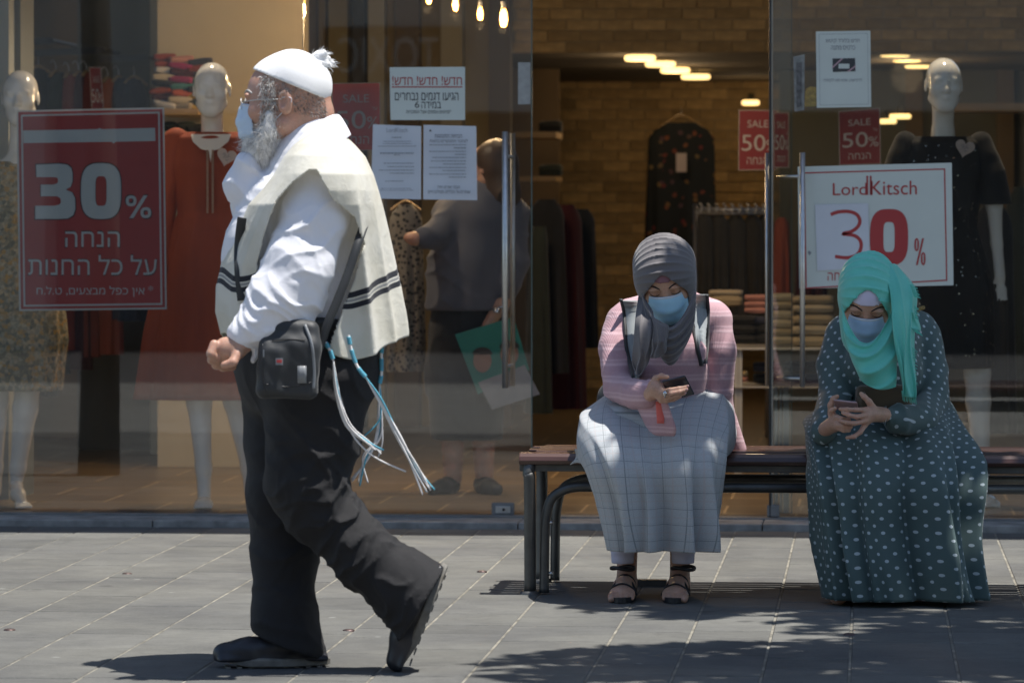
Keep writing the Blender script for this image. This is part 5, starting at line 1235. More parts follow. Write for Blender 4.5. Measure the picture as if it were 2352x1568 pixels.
def ribbon(pts, w, name, mat, par, side=None, th=.003):
    pts = cat(pts, 6); rows_ = [[], []]
    for i, p in enumerate(pts):
        d = (pts[min(i + 1, len(pts) - 1)] - pts[max(0, i - 1)]).normalized(); s = (side or CF).cross(d).normalized() * w / 2; rows_[0].append(p - s); rows_[1].append(p + s)
    return MB().grid(rows_).build(name, mat, par, smooth=True, solid=th)
# trousers
tr = Field()
tr.ell(Q(705, 800), (.205, .185, .13), .05); tr.ell(Q(730, 850, -.03), (.18, .17, .15), .05); tr.ell(Q(630, 850, .02), (.10, .15, .14), .06)
tr.chain([Q(668, 860, .08), Q(655, 1010, .08), Q(648, 1140, .07), Q(655, 1290, .06), Q(652, 1400, .04), Q(664, 1490, .03)], [.145, .112, .100, .092, .088, .100], .03)
tr.chain([Q(728, 870, -.08), Q(722, 1000, -.09), Q(706, 1110, -.10), Q(730, 1165, -.10), Q(832, 1270, -.11), Q(935, 1352, -.11), Q(985, 1394, -.11)], [.162, .126, .112, .094, .088, .100, .130], .035)
ex = (Q(968, 1385) - Q(832, 1270)).normalized()
tr.post += [creases(cdir(.74, 0, -.67), 110, .017, Q(890, 1290, -.15), .26, 2, 2.0, 2.2), creases(cdir(.9, 0, .3), 60, .012, Q(860, 1260, -.15), .2, 22, 1.5), creases(cdir(.5, 0, -.8), 80, .022, Q(760, 1150, -.15), .15, 8, 1.4), creases((0, 0, 1), 70, .017, Q(650, 1430), .15, 4, 1.6), creases(cdir(.5, 0, 1), 45, .014, Q(650, 1200), .3, 12, 2),
            creases(cdir(1, 0, .5), 60, .010, Q(720, 920, -.2), .22, 6, 1.5), creases(cdir(.3, 0, 1), 70, .008, Q(620, 900, -.1), .2, 16, 1.5), lumps(20, .003, 1), cut(cdir(-.38, 0, -1), Q(650, 1478, .03)), cut(cdir(.78, 0, -.48), Q(972, 1382, -.11))]
tr.mesh('trousers', m_trous, man, res=.0058)
ribbon([Q(560, 745, -.19), Q(650, 742, -.2), Q(720, 742, -.2), Q(820, 752, -.16)], .035, 'belt', m_bag, man)
# shoes
def shoe(Mx, par, lab=None):
    f = Field(); f.M = Mx; f.chain([(-.015, 0, .042), (.07, 0, .050), (.17, .0, .038), (.235, 0, .034)], [.034, .042, .040, .033], .02); f.ell((-.005, 0, .036), (.034, .032, .036), .02); f.box((.1, 0, .018), (.155, .042, .012), .01, .012)
    f.M = None; f.post.append(lumps(60, .0015, 3)); f.post.append(cut(-(Mx.to_3x3() @ Vector((0, 0, 1))), Mx @ Vector((0, 0, .014)))); s = f.mesh('shoe', m_shoe, par, res=.005)
    o = MB(); out = []
    for k in range(40):
        a = 2 * math.pi * k / 40; x = .1 + .162 * math.cos(a); y = (.048 - .007 * math.cos(2 * a) * (1 if x < .1 else .3)) * math.sin(a) * (1 if x > .0 else .9); out.append((x, y))
    for z0, z1, sc, mt in ((.0, .022, 1.0, m_sole),):
        rows_ = [[Mx @ Vector((x * q + (.1 - .1 * q), y * q, z + (.02 * max(0, (x - .18) / .09)) ** 1)) for x, y in out] for z, q in ((z0, .94), (z0 + .003, 1), (z1 - .004, 1.0), (z1, .97))]
        mb = MB().grid(rows_, True); mb.f.append(tuple(range(40))[::-1]); mb.f.append(tuple(range(120, 160))); so_ = mb.build('sole', mt, s, smooth=False, bevel=0)
    tr_ = MB()
    for k in range(9): x = -.03 + k * .032; tr_.box(Mx @ Vector((x, 0, -.0015)), (.014, .075, .004), rot=Mx.to_3x3())
    tr_.build('tread', m_sole, s)
    for k in range(4):
        x = .075 + k * .022; MB().tube(cat([Mx @ Vector((x, -.03, .075 - k * .006)), Mx @ Vector((x + .004, 0, .098 - k * .008)), Mx @ Vector((x, .03, .075 - k * .006))], 4), .003, 6).build('lace', m_bag, s, smooth=True)
    return s
def mat_from(o, x, z): x = Vector(x).normalized(); z = Vector(z); z = (z - x * z.dot(x)).normalized(); y = z.cross(x); m = Matrix((x, y, z)).transposed().to_4x4(); m.translation = Vector(o); return m
ft = Q(708, 1522, .03); ft.z = .003; shoe(mat_from(ft, cdir(-1, .12, 0), UP), man)
a, b = Q(1012, 1345, -.11), Q(944, 1516, -.11); ax = (b - a).normalized(); shoe(mat_from(a + UP * .0, ax, cdir(-1, 0, -.42)), man)
# ritual fringes hanging from the vest corners
m_blue = M('blue_thread', (.10, .38, .50), .7, .1, 40); m_thr = M('white_thread', (.70, .68, .66), .7, .1, 40)
def tassel(knot, ends, seed):
    rr = random.Random(seed); fr = MB(); kp = cat(knot, 14); root = None
    w = MB(); w.tube(kp, .0042, 8); root = w.build('fringe', m_thr, man, smooth=True); bl = MB(); n = len(kp)
    for i in range(2, n - 1):
        if (i // 5) % 3 != 2: p = kp[i]; d = (kp[i] - kp[i - 1]).normalized(); u = d.cross(CF).normalized(); bl.tube([p + (u * math.cos(a) + CF * math.sin(a)) * .0052 + d * a * .0006 for a in np.linspace(0, 6.28, 8)], .0016, 5)
    bl.build('winding', m_blue, root, smooth=True)
    for i, e in enumerate(ends):
        pts = cat([kp[-1]] + [p + Vector([rr.uniform(-.004, .004) for _ in range(3)]) for p in e], 7); MB().tube(pts, .0023, 6).build('cord', m_blue if i % 4 == 3 else m_thr, root, smooth=True)
d0 = -.25
tassel([Q(747, 786, d0), Q(757, 803, d0), Q(765, 826, d0)], [[Q(772 + k, 900, d0), Q(795 + k * 2, 975, d0), Q(835 + k * 3, 1010 + k, d0), Q(868 + k * 4 - 6 * (k % 3), 1024 + k * 3, d0)] for k in range(6)] + [[Q(800, 975, d0), Q(850, 1040, d0), Q(932, 1085, d0)]], 1)
tassel([Q(800, 770, d0), Q(806, 800, d0), Q(820, 840, d0), Q(840, 866, d0)], [[Q(868 + k, 920, d0), Q(910 + k * 1.5, 1000, d0), Q(945 + k * 2, 1070, d0), Q(970 + k * 4, 1132 - k * 2 + 5 * (k % 2), d0)] for k in range(8)], 2)
tassel([Q(877, 788, -.1), Q(876, 820, -.1), Q(876, 858, -.1), Q(872, 880, -.1)], [[Q(870 + k, 940, -.1), Q(864 + k * 2, 1000, -.1), Q(850 - k * 3, 1050, -.1), Q(812 + k * 5 - 8 * (k % 3), 1095 + 7 * k % 25, -.1)] for k in range(7)] + [[Q(875, 960, -.1), Q(830, 1010, -.1), Q(806, 1040, -.1)], [Q(872, 940, -.1), Q(876, 1010, -.1), Q(868, 1050, -.1)]], 3)
# shoulder bag (worn, but a thing of its own)
bag = thing('shoulder_bag', 'black nylon shoulder bag with a small red badge on the walking man\'s hip', 'bag', Q(655, 915, -.29))
BD = -.315
bf2 = Field(); rb = Matrix.Rotation(YAW, 3, 'Z') @ Matrix.Rotation(R(3.5), 3, 'Y')
bf2.box(Q(662, 845, BD), (.084, .036, .082), .022, .02, rot=rb); bf2.box(Q(675, 775, BD + .01), (.066, .03, .05), .025, .03, rot=rb); bf2.box(Q(625, 850, BD - .012), (.035, .034, .07), .02, .015, rot=rb); bf2.post.append(lumps(22, .003, 3)); bf2.post.append(lumps(60, .0012, 9)); bf2.mesh('body', m_bag, bag, res=.004)
bb_ = bf2.bvh()
L2 = lambda px, py, l=.0015: lay(px, py, bb_, l, DM + BD - .05)
MB().grid([[L2(633 + i * 2.8, y, .0035) for i in range(7)] for y in (822, 826, 830, 834, 838)]).build('badge', m_bagtrim, bag, solid=.002)
MB().grid([[L2(635.5 + i * 2.4, y, .0052) for i in range(6)] for y in (825.5, 829, 833)]).build('badge', m_red2, bag, solid=.001)
for pts, w_ in (([L2(700, 745, .003), L2(716, 790, .003), L2(722, 850, .003), L2(720, 892, .003)], .008), ([L2(603, 790), L2(601, 830), L2(604, 870), L2(612, 900)], .003), ([L2(608, 882, .002), L2(660, 888, .002), L2(715, 878, .002)], .003), ([L2(625, 782, .002), L2(660, 779, .002), L2(700, 781, .002)], .003)):
    ribbon(pts, w_, 'zip', m_bagtrim if w_ > .005 else M('zip_black', (.01, .01, .011), .5), bag, th=.0015)
MB().grid([[L2(x, y, .002) for x in (683, 690, 697, 704)] for y in (840, 860, 880)]).build('mesh_pocket', m_bagtrim, bag, smooth=True, solid=.001)
for px in (604, 586): MB().grid([[Q(px + i * 3, y, BD - .055) for i in (0, 1)] for y in (803, 812, 820)]).build('zip_tab', m_bagtrim, bag, solid=.002)
ribbon([Q(733, 800, -.30), Q(752, 745, -.30), Q(775, 690, -.29), Q(800, 625, -.275), Q(824, 552, -.250), Q(838, 512, -.19)], .024, 'strap', m_bag, bag)
ribbon([lay(556, 500, vb, .006, 11), lay(549, 560, vb, .006, 11), lay(549, 620, vb, .006, 11), lay(556, 690, vb, .006, 11)], .026, 'strap', m_bag, bag)
# ================================================================ BENCH
m_slat = M('worn_varnished_slat', (.05, .022, .016), .32, .35, 9, bump=.35, bscale=40, stretch=(.15, 1, 1), hue2=(.085, .04, .03), coat=.3)
m_slatend = M('slat_bare', (.22, .15, .09), .7, .3, 20); m_frame = M('bench_steel', (.11, .11, .105), .45, .25, 12, metal=.6, bump=.3, bscale=60)
BZ = .478; BY0, BY1 = PY(1192, 1064, 13.30).y, 0
bl = P(1192, 1064, 13.37); bx0 = bl.x; BYF = bl.y; BYB = BYF + .53; bx1 = P(2600, 1064, 13.2).x
bench = thing('bench', 'long backless bench of worn brown slats on grey steel tube legs', 'bench', (bx0 + .1, BYF + .26, 0))
n_sl = 7; sw = (BYB - BYF) / n_sl
for k in range(n_sl):
    y0 = BYF + k * sw; off = .0 if k < 1 else (.055 if k > 4 else .03 * (k % 2) + .02)
    prof = []
    y1 = y0 + sw - .010; rnd = .028 if k in (0, n_sl - 1) else .006; zt, zb = BZ - (.004 if k in (0, n_sl - 1) else 0), BZ - (.042 if k in (0, n_sl - 1) else .034)
    if k == 0: pr = [(y0, zb), (y0 - .004, zb + .012), (y0 + .002, zt - .012), (y0 + .016, zt - .001), (y1, zt), (y1, zb)]
    elif k == n_sl - 1: pr = [(y0, zb), (y0, zt), (y1 - .016, zt - .001), (y1 - .002, zt - .012), (y1 + .004, zb + .012), (y1, zb)]
    else: pr = [(y0, zb), (y0, zt - .003), (y0 + .003, zt), (y1 - .003, zt), (y1, zt - .003), (y1, zb)]
    MB().prism([(bx0 + off, a, b) for a, b in pr], (bx1 - bx0 - off, 0, 0)).build('slat', m_slat, bench, bevel=.002)
for y in (BYF + .03, BYF + .265, BYB - .04): bbox_box('rail', (bx0 + .0, y - .012, BZ - .066), (bx1, y + .012, BZ - .0425), m_frame, bench, bevel=.002)
def legset(x, parent):
    for yy in (BYF + .012, BYB - .02):
        f = 1 if yy < BYF + .2 else -1
        MB().tube(cat([(x, yy + .01 * f, BZ - .045), (x - .004, yy, BZ - .075), (x, yy, BZ - .12), (x, yy + .02 * f, .006)], 8), .020, 14).build('leg', m_frame, parent, smooth=True)
        MB().lathe([(.001, .012), (.034, .011), (.036, 0)], (x, yy + .02 * f, 0), 16).build('foot_plate', m_frame, parent, smooth=True)
        MB().tube(cat([(x + .047, yy + .02 * f, .006), (x + .049, yy + .02 * f, BZ - .30), (x + .054, yy + .02 * f, BZ - .22), (x + .075, yy + .02 * f, BZ - .155), (x + .135, yy + .02 * f, BZ - .122), (x + .22, yy + .02 * f, BZ - .118)], 8) + [Vector((bx1, yy + .02 * f, BZ - .118))], .0165, 14).build('brace', m_frame, parent, smooth=True)
    MB().tube([(x, BYF + .03, BZ - .055), (x, BYB - .03, BZ - .055)], .02, 12).build('cross_bar', m_frame, parent, smooth=True)
    for z in (.07, .24): MB().tube([(x + .062, BYF + .03, z), (x + .078, BYF + .03, z)], .007, 8).build('bolt', m_steel, parent, smooth=True)
legset(bx0 + .035, bench)
LX = P(1470, 1260, 13.5).x; bbox_box('foot_bracket', (LX - .06, BYF + .35, 0), (LX + .08, BYF + .39, .022), m_frame, bench)

# ================================================================ CLOTH PATTERNS
def pat_base(name, rough=.85):
    m = bpy.data.materials.new(name); m.use_nodes = True; nt = m.node_tree; b = nt.nodes['Principled BSDF']; b.inputs['Roughness'].default_value = rough; b.inputs['Sheen Weight'].default_value = .15; return m, nt, b
def plaid():
    m, nt, b = pat_base('plaid_wool'); v = cloth_attr(nt); s = _n(nt, 'ShaderNodeSeparateXYZ'); nt.links.new(v, s.inputs[0])
    tc = _n(nt, 'ShaderNodeTexCoord'); o = tc.outputs['Object']; n1 = noise(nt, o, 400, 2)
    c = ramp(nt, n1, [(.3, (.37, .395, .41)), (.7, (.48, .50, .515))])
    def lines(ax, per, w, off=0): f = math_(nt, 'FRACT', math_(nt, 'ADD', math_(nt, 'DIVIDE', ax, per), off)); return math_(nt, 'LESS_THAN', f, w / per)
    P1 = .0535
    c = mixc(nt, math_(nt, 'MULTIPLY', math_(nt, 'MAXIMUM', lines(s.outputs[0], P1, .0022), lines(s.outputs[1], P1, .0022)), .60), c, (.10, .12, .13))
    c = mixc(nt, math_(nt, 'MULTIPLY', math_(nt, 'MAXIMUM', lines(s.outputs[0], P1, .0035, .5), lines(s.outputs[1], P1, .0035, .5)), .4), c, (.46, .38, .36))
    c = mixc(nt, math_(nt, 'MULTIPLY', math_(nt, 'MAXIMUM', lines(s.outputs[0], P1, .0012, .12), lines(s.outputs[1], P1, .0012, .12)), .3), c, (.2, .22, .24))
    nt.links.new(c, b.inputs['Base Color']); weave_bump(nt, b, o, 600, .3, .001); return m
def dots():
    m, nt, b = pat_base('polka_dot_chiffon', .7); v = cloth_attr(nt); A, B_ = .046, .046
    def lattice(ox, oy):
        s = _n(nt, 'ShaderNodeSeparateXYZ'); nt.links.new(v, s.inputs[0])
        fx = math_(nt, 'SUBTRACT', math_(nt, 'FRACT', math_(nt, 'ADD', math_(nt, 'DIVIDE', s.outputs[0], A), ox)), .5); fy = math_(nt, 'SUBTRACT', math_(nt, 'FRACT', math_(nt, 'ADD', math_(nt, 'DIVIDE', s.outputs[1], B_), oy)), .5)
        r = math_(nt, 'SQRT', math_(nt, 'ADD', math_(nt, 'POWER', math_(nt, 'ABSOLUTE', math_(nt, 'MULTIPLY', fx, A)), 2), math_(nt, 'POWER', math_(nt, 'ABSOLUTE', math_(nt, 'MULTIPLY', fy, B_)), 2))); return math_(nt, 'LESS_THAN', r, .0053)
    k = math_(nt, 'MAXIMUM', lattice(0, 0), lattice(.5, .5)); tc = _n(nt, 'ShaderNodeTexCoord'); o = tc.outputs['Object']
    c = ramp(nt, noise(nt, o, 5, 4), [(.3, (.062, .105, .102)), (.7, (.080, .128, .124))]); c = mixc(nt, k, c, (.46, .53, .55)); nt.links.new(c, b.inputs['Base Color']); weave_bump(nt, b, o, 700, .2, .001)
    b.inputs['Alpha'].default_value = .97; return m
def knit():
    m, nt, b = pat_base('pink_rib_knit'); tc = _n(nt, 'ShaderNodeTexCoord'); o = tc.outputs['Object']; s = _n(nt, 'ShaderNodeSeparateXYZ'); nt.links.new(o, s.inputs[0])
    z = math_(nt, 'ADD', s.outputs[2], math_(nt, 'MULTIPLY', noise(nt, o, 3, 2), .03)); st = math_(nt, 'FRACT', math_(nt, 'DIVIDE', z, .052)); k = ramp(nt, st, [(.0, (0, 0, 0)), (.12, (1, 1, 1)), (.3, (.1, .1, .1)), (.42, (.8, .8, .8)), (.5, (0, 0, 0))])
    c = mixc(nt, k, (.50, .30, .33), (.66, .45, .48)); c = mixc(nt, .3, c, ramp(nt, noise(nt, o, 300, 2), [(.3, (.7, .7, .7)), (.7, (1.2, 1.2, 1.2))]), 'MULTIPLY'); nt.links.new(c, b.inputs['Base Color'])
    rib = math_(nt, 'SINE', math_(nt, 'MULTIPLY', math_(nt, 'ADD', s.outputs[0], math_(nt, 'MULTIPLY', s.outputs[1], .5)), 1150)); rz = math_(nt, 'SINE', math_(nt, 'MULTIPLY', s.outputs[2], 1700))
    weave_bump(nt, b, o, 300, .5, .0016, math_(nt, 'ADD', math_(nt, 'MULTIPLY', rib, .3), math_(nt, 'ADD', math_(nt, 'MULTIPLY', rz, .2), math_(nt, 'MULTIPLY', k, .7)))); return m
m_plaid, m_dots, m_knit = plaid(), dots(), knit()
m_hij1 = cloth('grey_scarf', (.140, .128, .130), .62, .06, 5, sheen=.35, bump=.15, bscale=900, crease=.5, cscale=12)
m_hij2 = cloth('mint_scarf', (.13, .60, .48), .48, .06, 5, sheen=.3, bump=.12, bscale=900, crease=.5, cscale=12, spec=.6)
m_band1 = cloth('mauve_undercap', (.27, .14, .17), .9); m_band2 = cloth('lilac_undercap', (.66, .62, .78), .9)
m_strapg = cloth('grey_padded_strap', (.33, .36, .37), .7, .05, 6, bump=.2, bscale=400); m_phone = M('phone_dark', (.03, .033, .04), .25, .1, 5, coat=.5); m_rose = M('phone_rose', (.42, .28, .27), .3, .1, 20, coat=.4, metal=.3)
m_silver = M('silver_ring', (.6, .62, .64), .2, .1, 40, metal=1); m_legg = cloth('white_leggings', (.62, .60, .72), .85, .03, 8); m_sandal = M('black_sandal', (.018, .018, .02), .45, .2, 30)
m_coral = cloth('coral_lining', (.75, .16, .13), .7, .05, 10); m_nail = M('nail', (.5, .28, .26), .25)
def hijab(Mx, sc, mat, par, extra, opening=((0, -.125, -.018), (.0565, .075, .088)), peak=.066, vee=.45, freq=26, famp=.004, drape_folds=(), seed=0, posts=(), vol=1.0, volx=1.0, volz=.089, chin=True):
    f = Field(); f.M = Mx @ Matrix.Scale(sc, 4); q = sc
    def E(c, r, k=.02, **kw): f.ell(c, tuple(v * q for v in r), k * q, **kw)
    E((0, .024, .036), (.088 * volx, .107, volz)); E((0, -.010, -.02), (.082 * volx, .08, .095), .03); E((0, -.034, .026), (.078 * volx, .071, .083), .03); E((0, .0, -.085), (.074, .085, .06), .04)
    if chin: E((0, -.035, -.125), (.066, .066, .045), .03)
    f.M = None
    extra(f)
    f.M = Mx @ Matrix.Scale(sc, 4)
    E((0, -.078, -.124), (.052, .048, .034), .012)
    f.M = None; inv = np.array((Mx @ Matrix.Scale(sc, 4)).inverted(), dtype=f32)
    def wraps(Q, d):
        l = Q @ inv[:3, :3].T + inv[:3, 3]
        # bands that run from ear to ear over the crown
        ph = np.arctan2(l[:, 2] + .02, -(l[:, 1] - .02)); tilt = l[:, 0] * 3 * (1 if seed % 2 else -1)
        w = (1 - np.abs(np.sin(ph * freq * .5 + tilt + .5 * gn(Q, 9, seed)))) ** 2.2
        return d - famp * (w - .2) * np.clip((l[:, 2] + .03) / .05, 0, 1) * np.clip(1.1 - np.abs(l[:, 0]) / .10, .15, 1)
    f.post.append(wraps); f.post += list(posts)
    oc, orad = np.array(opening[0], dtype=f32), np.array(opening[1], dtype=f32) * np.array((1.0, 1, 1), dtype=f32)
    def carve(Q, d):
        l = Q @ inv[:3, :3].T + inv[:3, 3]; w = (l - oc) / orad; k0 = np.sqrt(w[:, 0] ** 2 + w[:, 2] ** 2); q_ = (k0 - 1) * float(orad[0]) * sc; top = np.clip((l[:, 2] - .0) / .05, 0, 1); q_ = q_ + np.abs(l[:, 0]) * vee * top
        q_ = np.maximum(q_, (l[:, 1] + .030 + .02 * np.clip((-.07 - l[:, 2]) / .03, 0, 1)) * sc); return np.maximum(d, -q_)
    f.post.append(carve); ob = f.mesh('headscarf', mat, par, res=.0036); return f, ob
def undercap(Mx, sc, mat, par, zlo, ztop=.10):
    f = Field(); f.M = Mx @ Matrix.Scale(sc, 4); f.ell((0, .022, .034), tuple(v * sc for v in (.0775, .098, .088)), .02); f.ell((0, -.035, .02), tuple(v * sc for v in (.070, .062, .076)), .03 * sc); f.M = None
    f.post.append(cut(Mx.to_3x3() @ Vector((0, .25, -1)), Mx @ Vector((0, -.09 * sc, zlo * sc)))); f.post.append(cut(Mx.to_3x3() @ Vector((0, 1, 0)), Mx @ Vector((0, 0, 0)))); return f.mesh('undercap', mat, par, res=.0045)
def set_planar(ob, fn):
    me = ob.data; n = len(me.vertices); co = np.zeros(n * 3); me.vertices.foreach_get('co', co); co = co.reshape(-1, 3) + np.array(origin_of(ob.parent)); at = me.attributes.new('cloth', 'FLOAT_VECTOR', 'POINT'); at.data.foreach_set('vector', fn(co).astype(f32).ravel())
def skirt(name, mat, par, keys, fold, n=170, sub=7, th=.003, squ=2.2):
    "keys: px, py, depth, half width px, half depth m, beta degrees (0 upright ring .. 90 level ring), squareness"
    K = []
    for i in range(len(keys) - 1):
        p = [keys[max(0, i - 1)], keys[i], keys[i + 1], keys[min(len(keys) - 1, i + 2)]]
        for k in range(sub):
            u = k / sub; K.append([.5 * ((2 * b) + (c - a) * u + (2 * a - 5 * b + 4 * c - d) * u * u + (3 * b - a - 3 * c + d) * u ** 3) for a, b, c, d in zip(*p)])
    K.append(list(keys[-1])); rings = []
    for px, py, D, hw, hd, be in [k[:6] for k in K]:
        b = R(be); rings.append(dict(c=P(px, py, D), u=CR, w=(UP * math.cos(b) - CF * math.sin(b)), a=hw / F * D, b=hd, e=squ))
    return ring_cloth(name, rings, mat, par, n=n, th=th, fold=fold)
def box_corners(name, corners, th, mat, par, bevel=.004):
    a, b, c, d = corners; nrm = (b - a).cross(d - a).normalized() * th; return MB().prism([a, b, c, d], nrm).build(name, mat, par, bevel=bevel)

# ================================================================ THE WOMAN IN THE PINK SWEATER
w1 = thing('person', 'woman in grey headscarf, pink sweater and checked skirt reading her phone', 'person', (P(1500, 1388, 13.1).x, P(1500, 1388, 13.1).y, 0))
S1 = 1.09; M1 = frame(P(1529, 640, 13.22), cdir(-.04, .84, -.52), cdir(-.16, .3, 1)); h1 = head_field(M1, S1, True, True, neck=False)
h1.cone(M1 @ Vector((0, .02, -.05)), P(1535, 735, 13.42), .05, .06, .03)
hd = Field(); W_ = lambda a, b, d=12.93: P(a, b, d)
hand_field(hd, W_(1494, 905, 12.99), W_(1508, 893, 12.95), [
    [W_(1522, 900, 12.925), W_(1538, 895.5, 12.905), W_(1559, 892, 12.905), W_(1578, 888, 12.91)], [W_(1522, 907, 12.925), W_(1540, 904, 12.90), W_(1560, 900, 12.90), W_(1576, 895.5, 12.905)],
    [W_(1521, 914, 12.93), W_(1537, 912.5, 12.91), W_(1556, 908, 12.91), W_(1572, 903, 12.915)], [W_(1519, 919, 12.94), W_(1532, 920, 12.925), W_(1547, 917, 12.925), W_(1561, 911, 12.93)]],
    [W_(1497, 884, 12.96), W_(1506, 869, 12.95), W_(1519, 863, 12.935), W_(1533, 866, 12.93)], r=.0078, rp=.02)
def foot_field(px_heel, py_heel, px_toe, py_toe, Dh, Dt, sgn):
    f = Field(); h = P(px_heel, py_heel, Dh); t_ = P(px_toe, py_toe, Dt); h.z = .035; t_.z = .022; ax = (t_ - h).normalized(); sd = ax.cross(UP).normalized()
    f.chain([h, h * .5 + t_ * .5 + UP * .012, t_ - ax * .035], [.034, .033, .027], .02); f.cone(h + UP * .03 + ax * .01, h + UP * .17 - ax * .03, .033, .036, .02)
    f.cone(t_ - ax * .04 + sd * .022, t_ - ax * .04 - sd * .022, .022, .020, .015); wid = [.0125, .010, .0095, .009, .0085]
    for q in range(5):
        o = (q - 2) * .0165 * sgn; L_ = (.030, .030, .026, .020, .012)[q]; b0 = t_ - ax * .022 + sd * o; f.chain([b0, b0 + ax * L_ * .6 + UP * -.003, b0 + ax * (L_ + .006) + UP * -.008], [wid[q] * 1.05, wid[q], wid[q] * .95], .005)
    return f, h, t_, ax, sd
fA = foot_field(1440, 1330, 1428, 1372, 13.34, 13.10, -1); fB = foot_field(1562, 1330, 1549, 1374, 13.34, 13.09, 1)
cor = Field(); cor.chain([P(1540, 750, 13.5), P(1540, 930, 13.58)], [.06, .09], .05); cor.chain([P(1433, 745, 13.44), P(1412, 800, 13.39), P(1422, 888, 13.29), P(1458, 905, 13.13), P(1495, 905, 13.0)], [.03, .026, .024, .024, .022], .02); cor.chain([P(1640, 745, 13.48), P(1652, 810, 13.46), P(1650, 900, 13.47), P(1662, 970, 13.51)], [.03, .026, .024, .022], .02)
cor.chain([P(1480, 975, 13.6), P(1440, 1040, 13.25), fA[1] + UP * .15], [.05, .04, .035], .03); cor.chain([P(1600, 975, 13.6), P(1580, 1040, 13.25), fB[1] + UP * .15], [.05, .04, .035], .03)
skin('body', m_skin, w1, [(h1, .0034), (hd, .0028), (fA[0], .0035), (fB[0], .0035), (cor, .014)])
hb1 = h1.bvh(); brows(hb1, M1, S1, w1); face_mask(M1, S1, w1)
hdb = hd.bvh()
rg = MB(); c_ = W_(1527, 905, 12.905); rg.tube([c_ + UP * math.cos(a) * .011 + CF * math.sin(a) * .011 + CR * .0 for a in np.linspace(0, 6.28, 16)], .0022, 6); rg.ell(c_ - CF * .012 + UP * .003, (.007, .004, .008), 8, 6); rg.build('ring', m_silver, w1, smooth=True)
for x, y, d in ((1580, 886.5, 12.902), (1578, 894.5, 12.898), (1574, 902, 12.907), (1563, 910.5, 12.922)): MB().ell(W_(x, y, d - .004), (.0045, .003, .0045), 8, 6).build('fingernail', m_nail, w1, smooth=True)
def ex1(f): f.ell(P(1530, 735, 13.24), (.085, .06, .055), .03)
def uf(cx, cy, D, freq, amp, rad, seed=0, sx=1.0):
    c0 = np.array(tuple(P(cx, cy, D)), dtype=f32); r_ = np.array(tuple(CR), dtype=f32)
    def f(Q, d):
        w_ = Q - c0; a = (w_ @ r_) * sx; z = w_[:, 2]; rr_ = np.sqrt(a * a + z * z) + .02 * gn(Q, 14, seed); k = np.exp(-(rr_ / rad) ** 4) * (z < .03)
        return d - amp * ((1 - np.abs(np.sin(rr_ * freq * .5))) ** 2 - .2) * k
    return f
hj1, _o = hijab(M1, S1, m_hij1, w1, ex1, freq=34, famp=.009, seed=2, peak=.05, volx=1.10, volz=.087, vee=.30, opening=((0, -.125, -.022), (.066, .078, .093)), posts=[lumps(28, .0015, 3)])
drape('scarf_drape', m_hij1, w1, [(1474, 672, 13.13), (1484, 730, 13.11), (1500, 790, 13.13), (1524, 828, 13.15)], [(1534, 752, 13.075), (1538, 780, 13.07), (1540, 812, 13.09), (1541, 838, 13.13)], [(1597, 665, 13.14), (1597, 715, 13.12), (1586, 770, 13.13), (1558, 822, 13.15)], nfold=5.5, amp=.020, seed=3)
drape('scarf_tail', m_hij1, w1, [(1468, 668, 13.22), (1460, 720, 13.12), (1457, 790, 13.09), (1452, 840, 13.10), (1464, 858, 13.10)], [(1484, 690, 13.17), (1482, 745, 13.075), (1478, 800, 13.06), (1470, 835, 13.08), (1466, 860, 13.09)], [(1500, 715, 13.12), (1506, 765, 13.06), (1500, 800, 13.07), (1487, 830, 13.08), (1469, 862, 13.09)], nfold=1, amp=.0, vert=2.2, vamp=.016, seed=5)
drape('scarf_flap', m_hij1, w1, [(1494, 722, 13.08), (1502, 755, 13.05), (1498, 790, 13.05), (1492, 818, 13.06)], [(1512, 735, 13.06), (1516, 765, 13.04), (1512, 795, 13.04), (1504, 822, 13.05)], [(1536, 748, 13.06), (1534, 775, 13.05), (1530, 800, 13.05), (1519, 816, 13.06)], nfold=2, amp=.005, vert=2.4, vamp=.012, seed=9)
undercap(M1, S1, m_band1, w1, .044)
MB().ell(P(1458, 705, 13.14), (.003, .003, .003), 8, 6).build('pin', m_silver, w1, smooth=True)
sw1 = Field()
sw1.chain([P(1455, 735, 13.46), P(1540, 715, 13.50), P(1630, 735, 13.48)], [.075, .085, .075], .05); sw1.chain([P(1540, 760, 13.44), P(1540, 850, 13.42), P(1540, 925, 13.50)], [.118, .112, .118], .05); sw1.ell(P(1540, 815, 13.36), (.110, .085, .09), .05)
sw1.chain([P(1433, 740, 13.44), P(1412, 800, 13.38), P(1422, 888, 13.28), P(1458, 905, 13.12), P(1490, 905, 13.02)], [.062, .055, .050, .048, .043], .012)
sw1.chain([P(1640, 738, 13.47), P(1652, 810, 13.45), P(1650, 900, 13.46), P(1662, 970, 13.5), P(1690, 1030, 13.52)], [.060, .054, .048, .045, .036], .010)
sw1.post += [creases(cdir(.7, 0, .7), 110, .009, P(1425, 880, 13.25), .10, 3), creases(cdir(.6, 0, .8), 90, .008, P(1440, 760, 13.4), .08, 7), creases((0, 0, 1), 110, .008, P(1655, 930, 13.4), .09, 9), creases(cdir(-.5, 0, 1), 80, .005, P(1650, 780, 13.4), .1, 11), creases(cdir(.2, 0, 1), 70, .006, P(1540, 890, 13.4), .12, 12), lumps(25, .0025, 2), cut(cdir(1, .25, 0), P(1500, 905, 13.0)) if False else lumps(70, .0006, 4)]
sw1.mesh('sweater', m_knit, w1, res=.0052)
